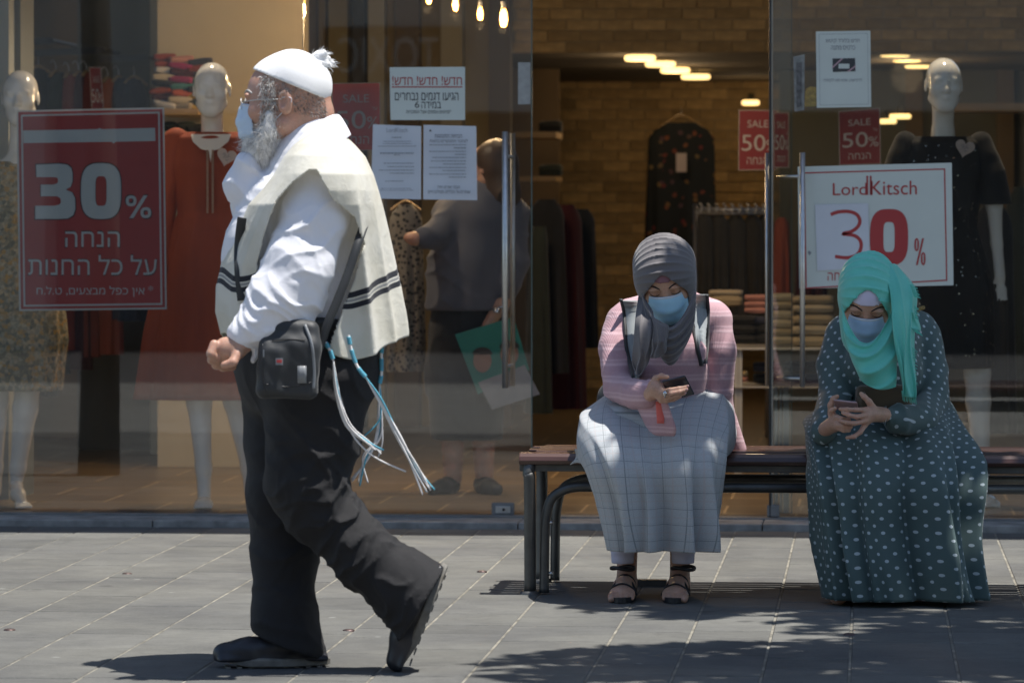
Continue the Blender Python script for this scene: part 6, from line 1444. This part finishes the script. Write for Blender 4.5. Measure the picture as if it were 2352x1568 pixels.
# bell cuff, wide and hanging open below the wrist
NB = 48; rows = []
for i in range(15):
    t = i / 14; c0 = P(1462, 905, 13.10); c1 = P(1519, 938, 13.0); c = c0.lerp(c1, t); c.z = c0.z + (c1.z - c0.z) * smoothstep(0, .55, t); u = (UP * 1 + CR * .12 * (1 - t) - CR * .18 * t).normalized(); w_ = (CR * (.15 + .30 * t) - CF * (.98 - .2 * t)).normalized(); hu = .043 + .046 * smoothstep(0, .6, t); hw_ = .040 + .008 * t; row = []
    for k in range(NB):
        a = 2 * math.pi * k / NB; fo = 1 + .05 * t * math.sin(a * 5 + 1) + .03 * t * math.sin(a * 9); low = max(0, -math.cos(a))
        row.append(c + u * (math.cos(a) * hu * fo) + w_ * (math.sin(a) * hw_ * fo * (1 + .25 * low * t)) + CR * (.02 * low * t - .012 * t * max(0, math.cos(a))))
    rows.append(row)
MB().grid(rows, True).build('bell_cuff', m_knit, w1, smooth=True, solid=.004)
rows = []
for i in range(6):
    t = i / 5; row = []
    for k in range(12): a = -1.1 + 2.2 * k / 11; row.append(P(1517 + 12 * math.sin(a) * (1 - .3 * t), 922 + 50 * t, 12.985 - .006 * math.cos(a)))
    rows.append(row)
MB().grid(rows).build('cuff_lining', m_coral, w1, smooth=True, solid=.003)
# backpack: top-level, straps over the shoulders
bp = thing('backpack', 'backpack worn by the woman in pink, grey padded straps with black edging', 'backpack', P(1540, 900, 13.72))
sb = sw1.bvh(); S_ = lambda x, y, l=.006: lay(x, y, sb, l, 13.35)
def strap_pair(xs, w, mat, l, nm):
    rows_ = [[], []]
    for x0, x1, y in xs: rows_[0].append(S_(x0, y, l)); rows_[1].append(S_(x1, y, l))
    rows_ = [cat(r, 4) for r in rows_]; MB().grid(rows_).build(nm, mat, bp, smooth=True, solid=w)
strap_pair([(1428, 1462, 690), (1434, 1468, 715), (1437, 1468, 750), (1440, 1468, 790), (1448, 1470, 830), (1456, 1468, 868)], .008, m_strapg, .006, 'strap')
strap_pair([(1423, 1430, 688), (1429, 1436, 715), (1432, 1439, 750), (1436, 1442, 790), (1443, 1450, 830), (1452, 1458, 868)], .009, m_bag, .007, 'strap_edge')
strap_pair([(1586, 1622, 676), (1592, 1624, 710), (1594, 1624, 750), (1600, 1623, 790), (1608, 1621, 835)], .008, m_strapg, .006, 'strap')
strap_pair([(1620, 1628, 678), (1622, 1630, 710), (1621, 1628, 750), (1619, 1626, 790), (1614, 1622, 835)], .009, m_bag, .007, 'strap_edge')
strap_pair([(1587, 1591, 735), (1592, 1598, 765), (1600, 1606, 805), (1608, 1614, 840)], .009, m_bag, .007, 'strap_edge')
bpf = Field(); bpf.box(P(1535, 860, 13.74), (.15, .08, .17), .06, .03, rot=Matrix.Rotation(YAW, 3, 'Z')); bpf.ell(P(1405, 920, 13.66), (.05, .05, .07), .03); bpf.post.append(lumps(20, .004, 1)); bpf.mesh('bag_body', m_bag, bp, res=.009)
# skirt
def fold1(i, t, an):
    a = math.degrees(an) % 360; top = math.exp(-((a - 90) / 24) ** 2); f = 0
    val = smoothstep(.12, .32, t) * (1 - .35 * smoothstep(.45, .95, t)); f -= .26 * top * val
    low = smoothstep(.4, 1, t); rg_ = lambda v: (1 - abs(math.sin(v / 2))) ** 1.8 * 2 - .6
    g_ = lambda c, w: math.exp(-((a - c - 4 * math.sin(5 * t + c)) / w) ** 2)
    f += low * 1.7 * (.20 * g_(120, 7) - .15 * g_(109, 5) + .17 * g_(101, 5) - .30 * g_(88, 8) + .24 * g_(68, 8) - .17 * g_(54, 6) + .16 * g_(43, 6) - .12 * g_(138, 7))
    f += low * .5 * (.30 + .85 * abs(math.sin(an))) * (.12 * rg_(an * 8 + .9) + .06 * rg_(an * 15 + 2.2 + t)) + .03 * rg_(an * 6 + t * 9) * (1 - low * .5) + .03 * low * math.exp(-((a - 45) / 12) ** 2) + .035 * low * math.exp(-((a - 140) / 10) ** 2)
    return f
sk1, rows1 = skirt('checked_skirt', m_plaid, w1, [(1545, 925, 13.62, 105, .10, 0), (1535, 950, 13.52, 150, .13, 5), (1512, 985, 13.36, 180, .125, 12), (1502, 1012, 13.22, 181, .110, 28), (1500, 1040, 13.14, 170, .115, 55), (1506, 1085, 13.10, 156, .125, 80), (1513, 1150, 13.12, 141, .13, 90), (1515, 1215, 13.13, 129, .125, 90), (1516, 1262, 13.14, 121, .12, 90)], fold1, squ=2.5)
# spread skirt corner on the seat at left, knotted belt loop
cl = MB(); rows = []
for i in range(9):
    u = i / 8; row = []
    for k in range(9): v = k / 8; row.append(P(1318 + 60 * v + 6 * math.sin(u * 5) - 4 * u, 1030 - 26 * v * (1 - u) + 38 * u + 6 * math.sin(v * 6 + u * 3), 13.22 - .04 * v + .03 * u * (1 - v)))
    rows.append(row)
o = cl.grid(rows).build('skirt_corner', m_plaid, w1, smooth=True, solid=.003, sub=1); set_planar(o, lambda c: np.stack([c[:, 0] * .9 + c[:, 2] * .4, c[:, 2] - c[:, 0] * .3, c[:, 0] * 0], 1))
wf = Field(); wf.chain([P(1395, 945, 13.32), P(1440, 958, 13.22), P(1490, 975, 13.14)], [.030, .036, .022], .02); wf.post.append(folds(cdir(.3, 0, 1), 120, .003, seed=4)); o = wf.mesh('skirt_sash', m_plaid, w1, res=.006); set_planar(o, lambda c: np.stack([c[:, 0] * 0 + .02, c[:, 2] * .3 + .03, c[:, 0] * 0], 1))
for f_, (cx, cy) in ((fA, (1430, 1272)), (fB, (1569, 1272))):
    lf = Field(); h_ = f_[1]; lf.chain([P(cx + 2, 1200, 13.25), P(cx, 1250, 13.26), P(cx, 1290, 13.27)], [.050, .041, .037], .01); lf.post.append(folds((0, 0, 1), 260, .0022, P(cx, 1275, 13.2), .05, 2, .5)); lf.post.append(cut(-UP, P(cx, 1293, 13.27))); lf.mesh('legging', m_legg, w1, res=.004)
    f0, h, t_, ax, sd = f_; fb = f0.bvh(); sole = MB(); out = []
    for k in range(36):
        a = 2 * math.pi * k / 36; x = .5 + .5 * math.cos(a); wv = (.034 + .014 * smoothstep(.3, .85, x)) * math.sin(a); c0 = h - ax * .045; L_ = (t_ - h).length + .09; q = c0 + ax * L_ * x + sd * wv; out.append(Vector((q.x, q.y, 0)))
    pr = MB().grid([[v + UP * z for v in out] for z in (.002, .004, .017, .019)], True); pr.f.append(tuple(range(108, 144))); sl_ = pr.build('sandal', m_sandal, w1, smooth=False)
    def over(pts, w, lift=.003):
        ps = []
        for along, side in pts:
            o_ = h + ax * along * (t_ - h).length + sd * side; o_.z = .2; hit = fb.ray_cast(o_, Vector((0, 0, -1))); q = hit[0] + UP * lift if hit[0] is not None else Vector((o_.x, o_.y, .02))
            if hit[0] is None or q.z < .02: q.z = .02
            ps.append(q)
        MB().tube(cat(ps, 5), w, 8, flat=.5).build('strap', m_sandal, sl_, smooth=True)
    over([(.78, -.046), (.80, -.03), (.81, 0), (.80, .03), (.78, .046)], .0062); over([(.72, -.044), (.62, -.03), (.45, .0), (.28, .026), (.2, .034)], .0045); over([(.72, .044), (.62, .03), (.45, .0), (.28, -.026), (.2, -.034)], .0045)
    an_ = MB(); cc = P(cx, 1304, 13.27); an_.tube([cc + CR * math.cos(a) * .038 + CF * math.sin(a) * .038 + UP * .004 * math.sin(a * 2) for a in np.linspace(0, 6.28, 20)], .006, 8); an_.build('ankle_strap', m_sandal, sl_, smooth=True)
ph1 = thing('phone', 'dark phone held by the woman in the pink sweater', 'phone', P(1557, 887, 12.94)); box_corners('phone_body', [P(1519.5, 873, 12.93), P(1573, 860, 12.925), P(1595.5, 903.5, 12.965), P(1541, 917, 12.97)], -.008, m_phone, ph1)
pc = lambda u, v: (P(1519.5, 873, 12.93).lerp(P(1573, 860, 12.925), u)).lerp(P(1541, 917, 12.97).lerp(P(1595.5, 903.5, 12.965), u), v) - CF * .0015
MB().tube([pc(.62 + .10 * math.cos(a), .42 + .10 * math.sin(a)) for a in np.linspace(.2, 4.2, 12)], .0012, 6).build('emblem', m_silver, ph1, smooth=True)

# ================================================================ THE WOMAN IN THE MINT SCARF
w2 = thing('person', 'woman in mint green headscarf and dark polka dot dress typing on her phone', 'person', (P(2030, 1375, 13.05).x, P(2030, 1375, 13.05).y, 0))
S2 = 1.09; M2 = frame(P(1992, 684, 13.10), cdir(-.10, .80, -.60), cdir(.03, .45, 1)); h2 = head_field(M2, S2, True, True, neck=False); h2.cone(M2 @ Vector((0, .02, -.05)), P(2015, 770, 13.3), .05, .06, .03)
V_ = lambda a, b, d=12.9: P(a, b, d)
ha = Field()
hand_field(ha, V_(2030, 952, 12.98), V_(2002, 950, 12.93), [
    [V_(1990, 941, 12.90), V_(1965, 941, 12.875), V_(1946, 940, 12.87), V_(1930, 939, 12.885)], [V_(1990, 953, 12.895), V_(1967, 957, 12.87), V_(1950, 953, 12.865), V_(1936, 948, 12.88)],
    [V_(1988, 966, 12.895), V_(1962, 972, 12.87), V_(1944, 970, 12.865), V_(1930, 966, 12.88)], [V_(1986, 976, 12.91), V_(1976, 992, 12.89), V_(1962, 1002, 12.88), V_(1946, 1004.5, 12.885)]],
    [V_(2004, 936, 12.92), V_(1996, 922, 12.91), V_(1985, 911, 12.91), V_(1978, 904, 12.915)], r=.0078, rp=.019)
hb_ = Field()
hand_field(hb_, V_(1896, 985, 13.02), V_(1918, 972, 12.95), [
    [V_(1913, 950, 12.93), V_(1911, 942, 12.915), V_(1918, 938, 12.905)], [V_(1922, 958, 12.91), V_(1934, 961, 12.895), V_(1950, 964, 12.90)],
    [V_(1924, 974, 12.905), V_(1938, 979, 12.885), V_(1954, 980, 12.89)], [V_(1925, 982, 12.91), V_(1938, 988, 12.89), V_(1950, 988, 12.895)]],
    [V_(1910, 950, 12.96), V_(1908, 930, 12.955), V_(1914, 916, 12.95), V_(1923, 910, 12.945)], r=.0078, rp=.019)
sf2 = Field(); fo = P(1925, 1372, 13.02); fo.z = .03; sf2.chain([fo + CF * .2 + CR * .03, fo], [.036, .030], .02)
cor = Field(); cor.chain([P(2030, 785, 13.5), P(2040, 960, 13.58)], [.06, .09], .05); cor.chain([P(1935, 785, 13.45), P(1915, 840, 13.39), P(1918, 915, 13.31), P(1898, 965, 13.15), P(1897, 987, 13.04)], [.03, .028, .025, .024, .022], .02); cor.chain([P(2120, 780, 13.46), P(2136, 850, 13.41), P(2142, 930, 13.33), P(2110, 965, 13.16), P(2034, 953, 12.99)], [.03, .028, .026, .026, .023], .02)
cor.chain([P(1960, 990, 13.6), P(1930, 1070, 13.3), fo + CF * .2 + UP * .05], [.05, .04, .035], .03); cor.chain([P(2100, 990, 13.6), P(2120, 1070, 13.3), P(2120, 1330, 13.3)], [.07, .055, .04], .03)
skin('body', m_skin, w2, [(h2, .0034), (ha, .0028), (hb_, .0028), (sf2, .006), (cor, .014)])
hb2 = h2.bvh(); brows(hb2, M2, S2, w2); face_mask(M2, S2, w2).data.materials[0] = cloth('mask_blue_deep', (.38, .55, .76), .75, .05, 20, bump=.15)
def ex2(f): f.ell(P(1998, 775, 13.12), (.082, .06, .06), .03)
hj2, _o = hijab(M2, S2, m_hij2, w2, ex2, freq=28, famp=.009, seed=5, peak=.064, vee=.14, opening=((0, -.125, -.018), (.065, .078, .106)), vol=1.03, posts=[lumps(24, .0015, 5)])
drape('scarf_drape', m_hij2, w2, [(1933, 700, 13.03), (1938, 762, 13.0), (1955, 822, 12.98), (1977, 872, 12.98)], [(1988, 788, 12.975), (1993, 815, 12.945), (2002, 855, 12.93), (2014, 893, 12.95)], [(2052, 705, 13.03), (2058, 770, 13.0), (2060, 830, 12.98), (2058, 888, 12.97)], nfold=3.6, amp=.024, seed=6, skew=.35)
t_, trow = drape('scarf_tail', m_hij2, w2, [(2022, 618, 13.04), (2042, 665, 13.0), (2052, 740, 12.97), (2061, 830, 12.95), (2072, 905, 12.96)], [(2048, 606, 13.07), (2074, 655, 13.01), (2078, 730, 12.96), (2080, 830, 12.94), (2088, 912, 12.95)], [(2062, 612, 13.12), (2104, 668, 13.06), (2104, 745, 13.01), (2097, 835, 12.98), (2104, 914, 12.97)], nfold=1, amp=0, vert=2.6, vamp=.020, seed=2)
drape('scarf_flap', m_hij2, w2, [(2062, 690, 13.0), (2068, 720, 12.99), (2080, 752, 12.99)], [(2080, 690, 13.0), (2090, 715, 12.985), (2100, 755, 12.99)], [(2090, 688, 13.03), (2106, 725, 13.01), (2114, 762, 13.02)], nfold=2, amp=.006, vert=1.6, vamp=.008, seed=9)
undercap(M2, S2, m_band2, w2, .040)
jb = hj2.bvh(); fr = MB(); rr = random.Random(3)
for (x0, y0), (x1, y1), n_, dx, dy in (((2073, 906), (2103, 914), 18, 2, 13), ((2096, 655), (2106, 685), 14, 9, 3), ((2098, 757), (2114, 764), 10, 7, 7), ((2098, 800), (2099, 880), 22, 8, 5), ((2104, 705), (2106, 735), 10, 6, 3)):
    for k in range(n_):
        u = k / n_; a = P(x0 + (x1 - x0) * u - dx * .7, y0 + (y1 - y0) * u - dy * .7, 12.975); b = P(x0 + (x1 - x0) * u + dx + rr.uniform(-2, 2), y0 + (y1 - y0) * u + dy + rr.uniform(-2, 3), 12.975); fr.tube([a, (a + b) / 2 + CR * rr.uniform(-.001, .001), b], [.0014, .0012, .0006], 4)
o = fr.build('scarf_fringe', m_hij2, w2); o['kind'] = 'stuff'
dr2 = Field()
dr2.chain([P(1948, 775, 13.46), P(2030, 745, 13.5), P(2105, 765, 13.48)], [.078, .09, .078], .05); dr2.chain([P(2030, 800, 13.42), P(2035, 890, 13.42), P(2040, 965, 13.5)], [.135, .13, .135], .05); dr2.ell(P(2025, 850, 13.32), (.13, .09, .10), .05)
dr2.chain([P(1935, 780, 13.44), P(1915, 840, 13.38), P(1918, 915, 13.3), P(1898, 965, 13.14), P(1893, 990, 13.06), P(1900, 990, 13.03)], [.064, .058, .052, .048, .042, .026], .012)
dr2.chain([P(2120, 775, 13.45), P(2136, 850, 13.4), P(2142, 930, 13.32), P(2110, 965, 13.15), P(2062, 962, 13.04), P(2042, 955, 13.0)], [.066, .062, .058, .058, .046, .026], .012)
dr2.ell(P(2160, 985, 13.4), (.075, .10, .06), .04)
dr2.post += [creases(cdir(.5, 0, 1), 90, .009, P(1915, 930, 13.3), .1, 3), creases(cdir(.9, 0, .5), 120, .009, P(2060, 962, 13.05), .09, 7), creases(cdir(.8, 0, .4), 150, .007, P(1893, 985, 13.05), .05, 9), creases(cdir(-.5, 0, 1), 75, .010, P(2135, 900, 13.4), .12, 11), creases(cdir(1, 0, 0), 100, .006, P(2060, 960, 13.4), .14, 13), lumps(22, .003, 2)]
o = dr2.mesh('dress_top', m_dots, w2, res=.0055); cr_, cf2 = np.array(tuple(CR)), np.array(tuple(CF))
_rc = float(np.array(tuple(P(2030, 850, 13.4))) @ cr_); _fc = float(np.array(tuple(P(2030, 850, 13.3))) @ cf2); set_planar(o, lambda c: np.stack([c @ cr_ + .55 * np.tanh((c @ cr_ - _rc) / .09) * (c @ cf2 - _fc), c[:, 2] + .25 * (c @ cf2 - _fc), c[:, 0] * 0], 1))
def fold2(i, t, an):
    a = math.degrees(an) % 360; rg_ = lambda v: (1 - abs(math.sin(v / 2))) ** 1.7 * 2 - .6
    low = smoothstep(.32, 1, t); f = -.24 * math.exp(-((a - 84) / 13) ** 2) * smoothstep(.2, .45, t) * (1 - .45 * low)
    g_ = lambda c, w: math.exp(-((a - c - 5 * math.sin(4 * t + c)) / w) ** 2)
    f += smoothstep(.25, .7, t) * (.22 * g_(70, 6) - .22 * g_(80, 5) + .12 * g_(94, 8) - .16 * g_(112, 7) + .18 * g_(127, 7) - .15 * g_(140, 6) + .16 * g_(50, 6) - .16 * g_(38, 6) + .14 * g_(27, 6))
    return f + low * .6 * (.30 + .85 * abs(math.sin(an))) * (.16 * rg_(an * 9 + 2.4 + .5 * math.sin(t * 5)) + .09 * rg_(an * 17 + 1 + t * 1.5)) + .05 * rg_(an * 6 + t * 7) + .012 * math.sin(an * 11 + t * 16) * smoothstep(.2, .5, t)
sk2, rows2 = skirt('dress_skirt', m_dots, w2, [(2045, 945, 13.62, 110, .10, 0), (2040, 970, 13.52, 160, .13, 5), (2032, 1000, 13.36, 182, .13, 12), (2035, 1025, 13.22, 190, .12, 28), (2043, 1060, 13.12, 194, .12, 55), (2048, 1120, 13.06, 190, .135, 80), (2055, 1200, 13.06, 184, .145, 90), (2066, 1290, 13.05, 182, .155, 90), (2078, 1372, 13.06, 182, .16, 90)], fold2, squ=2.7)
def fx(c, r): return c
ph2 = thing('phone', 'rose coloured phone held in both hands by the woman in mint', 'phone', P(1943, 928, 12.94)); box_corners('phone_body', [P(1914, 914.5, 12.925), P(1969, 921, 12.925), P(1973, 941, 12.955), P(1919, 935.5, 12.955)], -.008, m_rose, ph2)
MB().prism([P(1916, 917.3, 12.922), P(1931, 919, 12.922), P(1931, 921.2, 12.923), P(1918, 919.8, 12.923)], CF * .002).build('camera', m_phone, ph2)
pw = thing('purse', 'olive brown purse in the lap of the woman in mint', 'purse', P(2030, 915, 13.1)); pf = Field(); pf.box(P(2030, 915, 13.13), (.09, .035, .045), .02, .02, rot=Matrix.Rotation(YAW, 3, 'Z')); pf.post.append(lumps(30, .003, 2)); pf.mesh('purse_body', cloth('olive_leather', (.085, .06, .035), .55, .15, 12), pw, res=.006)
ribbon([P(1988, 905, 13.0), P(1973, 915, 12.97), P(1972, 940, 12.97)], .02, 'flap', bpy.data.materials['olive_leather'], pw)
cb = MB(); db = dr2.bvh(); path = cat([lay(2102, 735, db, .006, 13.2), lay(2110, 712, db, .006, 13.3), lay(2122, 706, db, .006, 13.4)], 8)
for k, p in enumerate(path): cb.tube([p + CR * .004 * math.cos(a) + (UP if k % 2 else CF) * .006 * math.sin(a) for a in np.linspace(0, 6.28, 10)], .0012, 5)
cb.build('chain', M('brass', (.5, .36, .15), .35, metal=1), pw, smooth=True)
br = MB(); c_ = V_(2034, 954, 12.985); br.tube([c_ + UP * math.cos(a) * .030 + CF * math.sin(a) * .026 + CR * .003 * math.sin(3 * a) for a in np.linspace(0, 6.28, 24)], .0022, 6); br.build('bracelet', m_silver, w2, smooth=True)
# ================================================================ CUSTOMER INSIDE, BEHIND THE LEFT DOOR
DS = 17.9; K_ = lambda a, b, d=0: P(a, b, DS + d)
cu_ = thing('person', 'grey topped customer inside the shop holding a teal picture bag, back turned', 'person', (K_(1080, 1128).x, K_(1080, 1128).y, .035))
hdm = frame(K_(1128, 385), cdir(-.75, -.6, 0), (0, 0, 1)); hf3 = head_field(hdm, 1.0, True, True)
c3 = Field(); c3.chain([K_(1110, 470), K_(1090, 600), K_(1080, 720)], [.10, .13, .13], .05); c3.chain([K_(1165, 500), K_(1172, 620, -.1), K_(1150, 700, -.14), K_(1118, 752, -.16)], [.05, .042, .034, .026], .02)
for q in range(4): c3.chain([K_(1112, 758, -.16 + q * .018), K_(1102, 775, -.16 + q * .018), K_(1098, 790, -.155 + q * .018)], [.011, .010, .008], .005)
c3.chain([K_(1040, 500, -.05), K_(1000, 545, -.15), K_(950, 548, -.2), K_(938, 546, -.2)], [.05, .04, .028, .022], .02); c3.chain([K_(1045, 800), K_(1040, 950), K_(1040, 1100)], [.08, .06, .04], .03); c3.chain([K_(1105, 800), K_(1110, 950), K_(1112, 1100)], [.08, .06, .04], .03)
skin('body', m_skin, cu_, [(hf3, .006), (c3, .009)])
hr = Field(); hr.M = hdm; hr.ell((0, .03, .035), (.088, .10, .095), .02); hr.chain([(0, .06, -.02), (0, .07, -.12), (.01, .06, -.2)], [.08, .075, .05], .03); hr.M = None; hr.post.append(creases((1, 0, 0), 120, .008, seed=4)); hr.mesh('hair', M('brown_hair', (.06, .035, .02), .5, .3, 30, stretch=(1, 1, .1)), cu_, res=.006)
tp = Field(); tp.chain([K_(1035, 490), K_(1110, 470), K_(1175, 495)], [.085, .10, .085], .05); tp.chain([K_(1100, 520), K_(1085, 620), K_(1080, 690)], [.17, .19, .20], .06); tp.chain([K_(1172, 510, -.03), K_(1175, 600, -.09), K_(1160, 655, -.12)], [.085, .075, .062], .03); tp.chain([K_(1040, 500, -.05), K_(1005, 540, -.14), K_(975, 548, -.18)], [.08, .062, .05], .03)
tp.post += [creases(cdir(.3, 0, 1), 60, .012, seed=2), lumps(18, .006, 3), cut(-UP, K_(1080, 712))]; tp.mesh('blouse', cloth('blue_grey_jersey', (.10, .105, .13), .9), cu_, res=.009)
pt = Field(); pt.chain([K_(1060, 720), K_(1040, 860), K_(1040, 1000)], [.14, .12, .10], .05); pt.chain([K_(1090, 720), K_(1100, 860), K_(1104, 1000)], [.14, .12, .10], .05); pt.post += [creases((1, 0, 0), 60, .01, seed=2), cut(-UP, K_(1080, 1010))]; pt.mesh('skirt', cloth('black_jersey', (.02, .021, .023), .9), cu_, res=.01)
for x, sx in ((1035, -40), (1110, 30)):
    sf3 = Field(); sf3.chain([K_(x, 1112), K_(x + sx * .5, 1122, -.08), K_(x + sx, 1124, -.14)], [.045, .04, .03], .02); sf3.mesh('shoe', m_sandal, cu_, res=.007)
wt = MB(); c_ = K_(1142, 712, -.17); wt.tube([K_(1146, 706, -.15) + CR * .034 * math.cos(a) + CF * .034 * math.sin(a) + UP * .010 * math.cos(a) for a in np.linspace(0, 6.28, 20)], .005, 8); wt.lathe([(.001, .02), (.016, .016), (.016, 0)], (c_.x, c_.y - .02, c_.z - .01), 14); wt.build('watch', m_silver, cu_, smooth=True)
m_teal = cloth('teal_print', (.03, .21, .17), .6, .1, 5)
pbg = thing('picture_bag', 'teal printed bag with two smiling faces, held by the customer inside', 'bag', K_(1140, 870, -.2))
q4 = [(1045, 768), (1180, 728), (1216, 850), (1098, 905)]; MB().prism([K_(a, b, -.2) for a, b in q4], CF * .03).build('bag_panel', m_teal, pbg)
fnb = lambda a, b: K_(a, b, -.203)
for cx, cy in ((1108, 828), (1170, 812)):
    ring = [(cx + 21 * math.cos(a), cy + 27 * math.sin(a)) for a in np.linspace(0, 6.28, 20, endpoint=False)]; MB().add([fnb(*p) for p in ring], [tuple(range(20))]).build('printed_face', M('print_skin', (.30, .17, .12), .6), pbg)
    ring = [(cx + 23 * math.cos(a), cy - 14 + 17 * math.sin(a)) for a in np.linspace(3.14, 6.28, 12)]; MB().add([K_(*p, -.2045) for p in ring], [tuple(range(12))]).build('printed_hair', M('print_hair', (.04, .03, .025), .6), pbg)
MB().prism([K_(a, b, -.205) for a, b in ((1098, 878), (1205, 838), (1240, 905), (1130, 940))], CF * .004).build('paper', M('dimmed_paper', (.26, .27, .29), .8), pbg)  # white paper, its dimness indoors put into the grey
# ================================================================ STREET BEHIND THE CAMERA (mirrored in the glass) AND TREES
m_opp = M('opposite_stone', (.55, .52, .45), .85, .15, 1.2)
m_oppdark = M('opposite_dark', (.05, .05, .05), .3, .2, 2)
opp = thing('opposite_building', 'stone building across the street, seen only as a reflection', 'building', (-1, -5, 0))
bbox_box('wall', (-16, -6, 2.3), (14, -5, 7.5), m_opp, opp)
for i in range(9):
    x = -15 + i * 3.3; bbox_box('pier', (x, -6, 0), (x + .5, -4.98, 2.3), m_opp, opp); bbox_box('shop_glass', (x + .52, -5.6, 0), (x + 3.28, -5.5, 2.29), m_oppdark, opp)
    bbox_box('window', (x + .9, -4.99, 5.2), (x + 2.3, -4.93, 7), m_oppdark, opp); None
def mirr(px, py): # a place on the opposite front that shows in the glass at this photo position
    Yv = 2 * YG + 4.9; v = PY(px, py, Yv); return Vector((v.x, 2 * YG - v.y, v.z))
bbox_box('sign_board', tuple(mirr(740, 190)), tuple(mirr(1060, 60) + Vector((0, -.05, 0))), M('sign_brown', (.16, .09, .04), .6), opp)
lettering('TOXIC', (1005, 85, 775, 168), lambda a, b_: mirr(a, b_) + Vector((0, .02, 0)), M('sign_white', (.45, .42, .36), .6), opp, .03)
m_bark = M('bark', (.11, .09, .07), .9, .4, 20, bump=.8, bscale=25, stretch=(1, 1, .2), bdist=.02)
m_leaf = M('leaf', (.045, .075, .02), .55, .4, 3, rnd=.2, hue2=(.09, .13, .03))
def leaves(name, centre, rad, n, parent, seed, size=.07, clump=None, holes=.5, hole_s=4.6):
    rng = np.random.RandomState(seed); p = rng.normal(size=(n * 4, 3)); p /= np.linalg.norm(p, axis=1)[:, None]; p *= (rng.rand(n * 4, 1) ** .4); 
    p = p * np.array(rad) + np.array(centre)
    f = np.zeros(len(p))
    for k in range(6):
        w = rng.normal(size=3) * hole_s * (1 + k * .5); f += np.sin(p @ w + rng.rand() * 6.28) / (1 + k * .35)
    p = p[f > np.quantile(f, holes)][:n]; n = len(p)
    a = rng.rand(n) * 6.28; tilt = rng.normal(size=(n, 2)) * .5; L = size * (.7 + .6 * rng.rand(n)); Wd = L * .45
    u = np.stack([np.cos(a), np.sin(a), tilt[:, 0]], 1); w = np.stack([-np.sin(a), np.cos(a), tilt[:, 1]], 1)
    V = np.concatenate([p - u * L[:, None], p + w * Wd[:, None], p + u * L[:, None], p - w * Wd[:, None]]) - np.array(origin_of(parent))
    me = bpy.data.meshes.new(name); me.vertices.add(4 * n); me.vertices.foreach_set('co', V.ravel())
    idx = np.stack([np.arange(n), np.arange(n) + n, np.arange(n) + 2 * n, np.arange(n) + 3 * n], 1).ravel()
    me.loops.add(4 * n); me.loops.foreach_set('vertex_index', idx); me.polygons.add(n); me.polygons.foreach_set('loop_start', np.arange(n) * 4); me.update(calc_edges=True)
    o = link_mesh(name, me, parent, m_leaf); o['kind'] = 'stuff'; return o
def tree(base, h, lab, crowns, seed, r=.11):
    t = thing('street_tree', lab, 'tree', base, 'trees along the street'); rr = random.Random(seed); b = Vector(base)
    MB().tube([b, b + Vector((.02, .01, h * .3)), b + Vector((-.02, .03, h * .6)), b + Vector((.03, 0, h))], [r * 1.25, r, r * .85, r * .6], 14).build('trunk', m_bark, t, smooth=True)
    mb = MB()
    for c, rad, n in crowns:
        for k in range(7):
            e = Vector(c) + Vector((rr.uniform(-1, 1) * rad[0] * .7, rr.uniform(-1, 1) * rad[1] * .7, rr.uniform(-.5, .6) * rad[2])); s = b + Vector((0, 0, h * rr.uniform(.7, 1)))
            m_ = (s + e) / 2 + Vector((rr.uniform(-.2, .2), rr.uniform(-.2, .2), .25)); mb.tube([s, m_, e], [r * .4, r * .22, .012], 6)
    mb.build('branches', m_bark, t, smooth=True)
    for i, (c, rad, n) in enumerate(crowns): leaves('crown', c, rad, n, t, seed + i)
TREES = True
if TREES:
    # crown whose dappled shade falls over the bench and the right foreground
    sh = lambda x, y, z: (x + SUN_TO.x / SUN_TO.z * z, y + SUN_TO.y / SUN_TO.z * z, z)
    tree((3.3, 12.6, 0), 3.6, 'street tree on the right whose crown shades the bench', [
        (sh(1.1, 12.0, 4.6), (1.35, 1.35, .7), 5200), (sh(-.10, 13.0, 4.2), (.9, .55, .4), 1700), (sh(-.05, 11.15, 4.4), (1.05, .8, .4), 2300), (sh(2.9, 11.6, 4.8), (1.3, 1.9, .9), 5000)], 5)
    tree((-3.78, 13.5, 0), 4.2, 'street tree on the left mirrored in the shop window', [((-5.2, 13.2, 6.2), (1.2, 1.3, .9), 5000)], 9, r=.085)
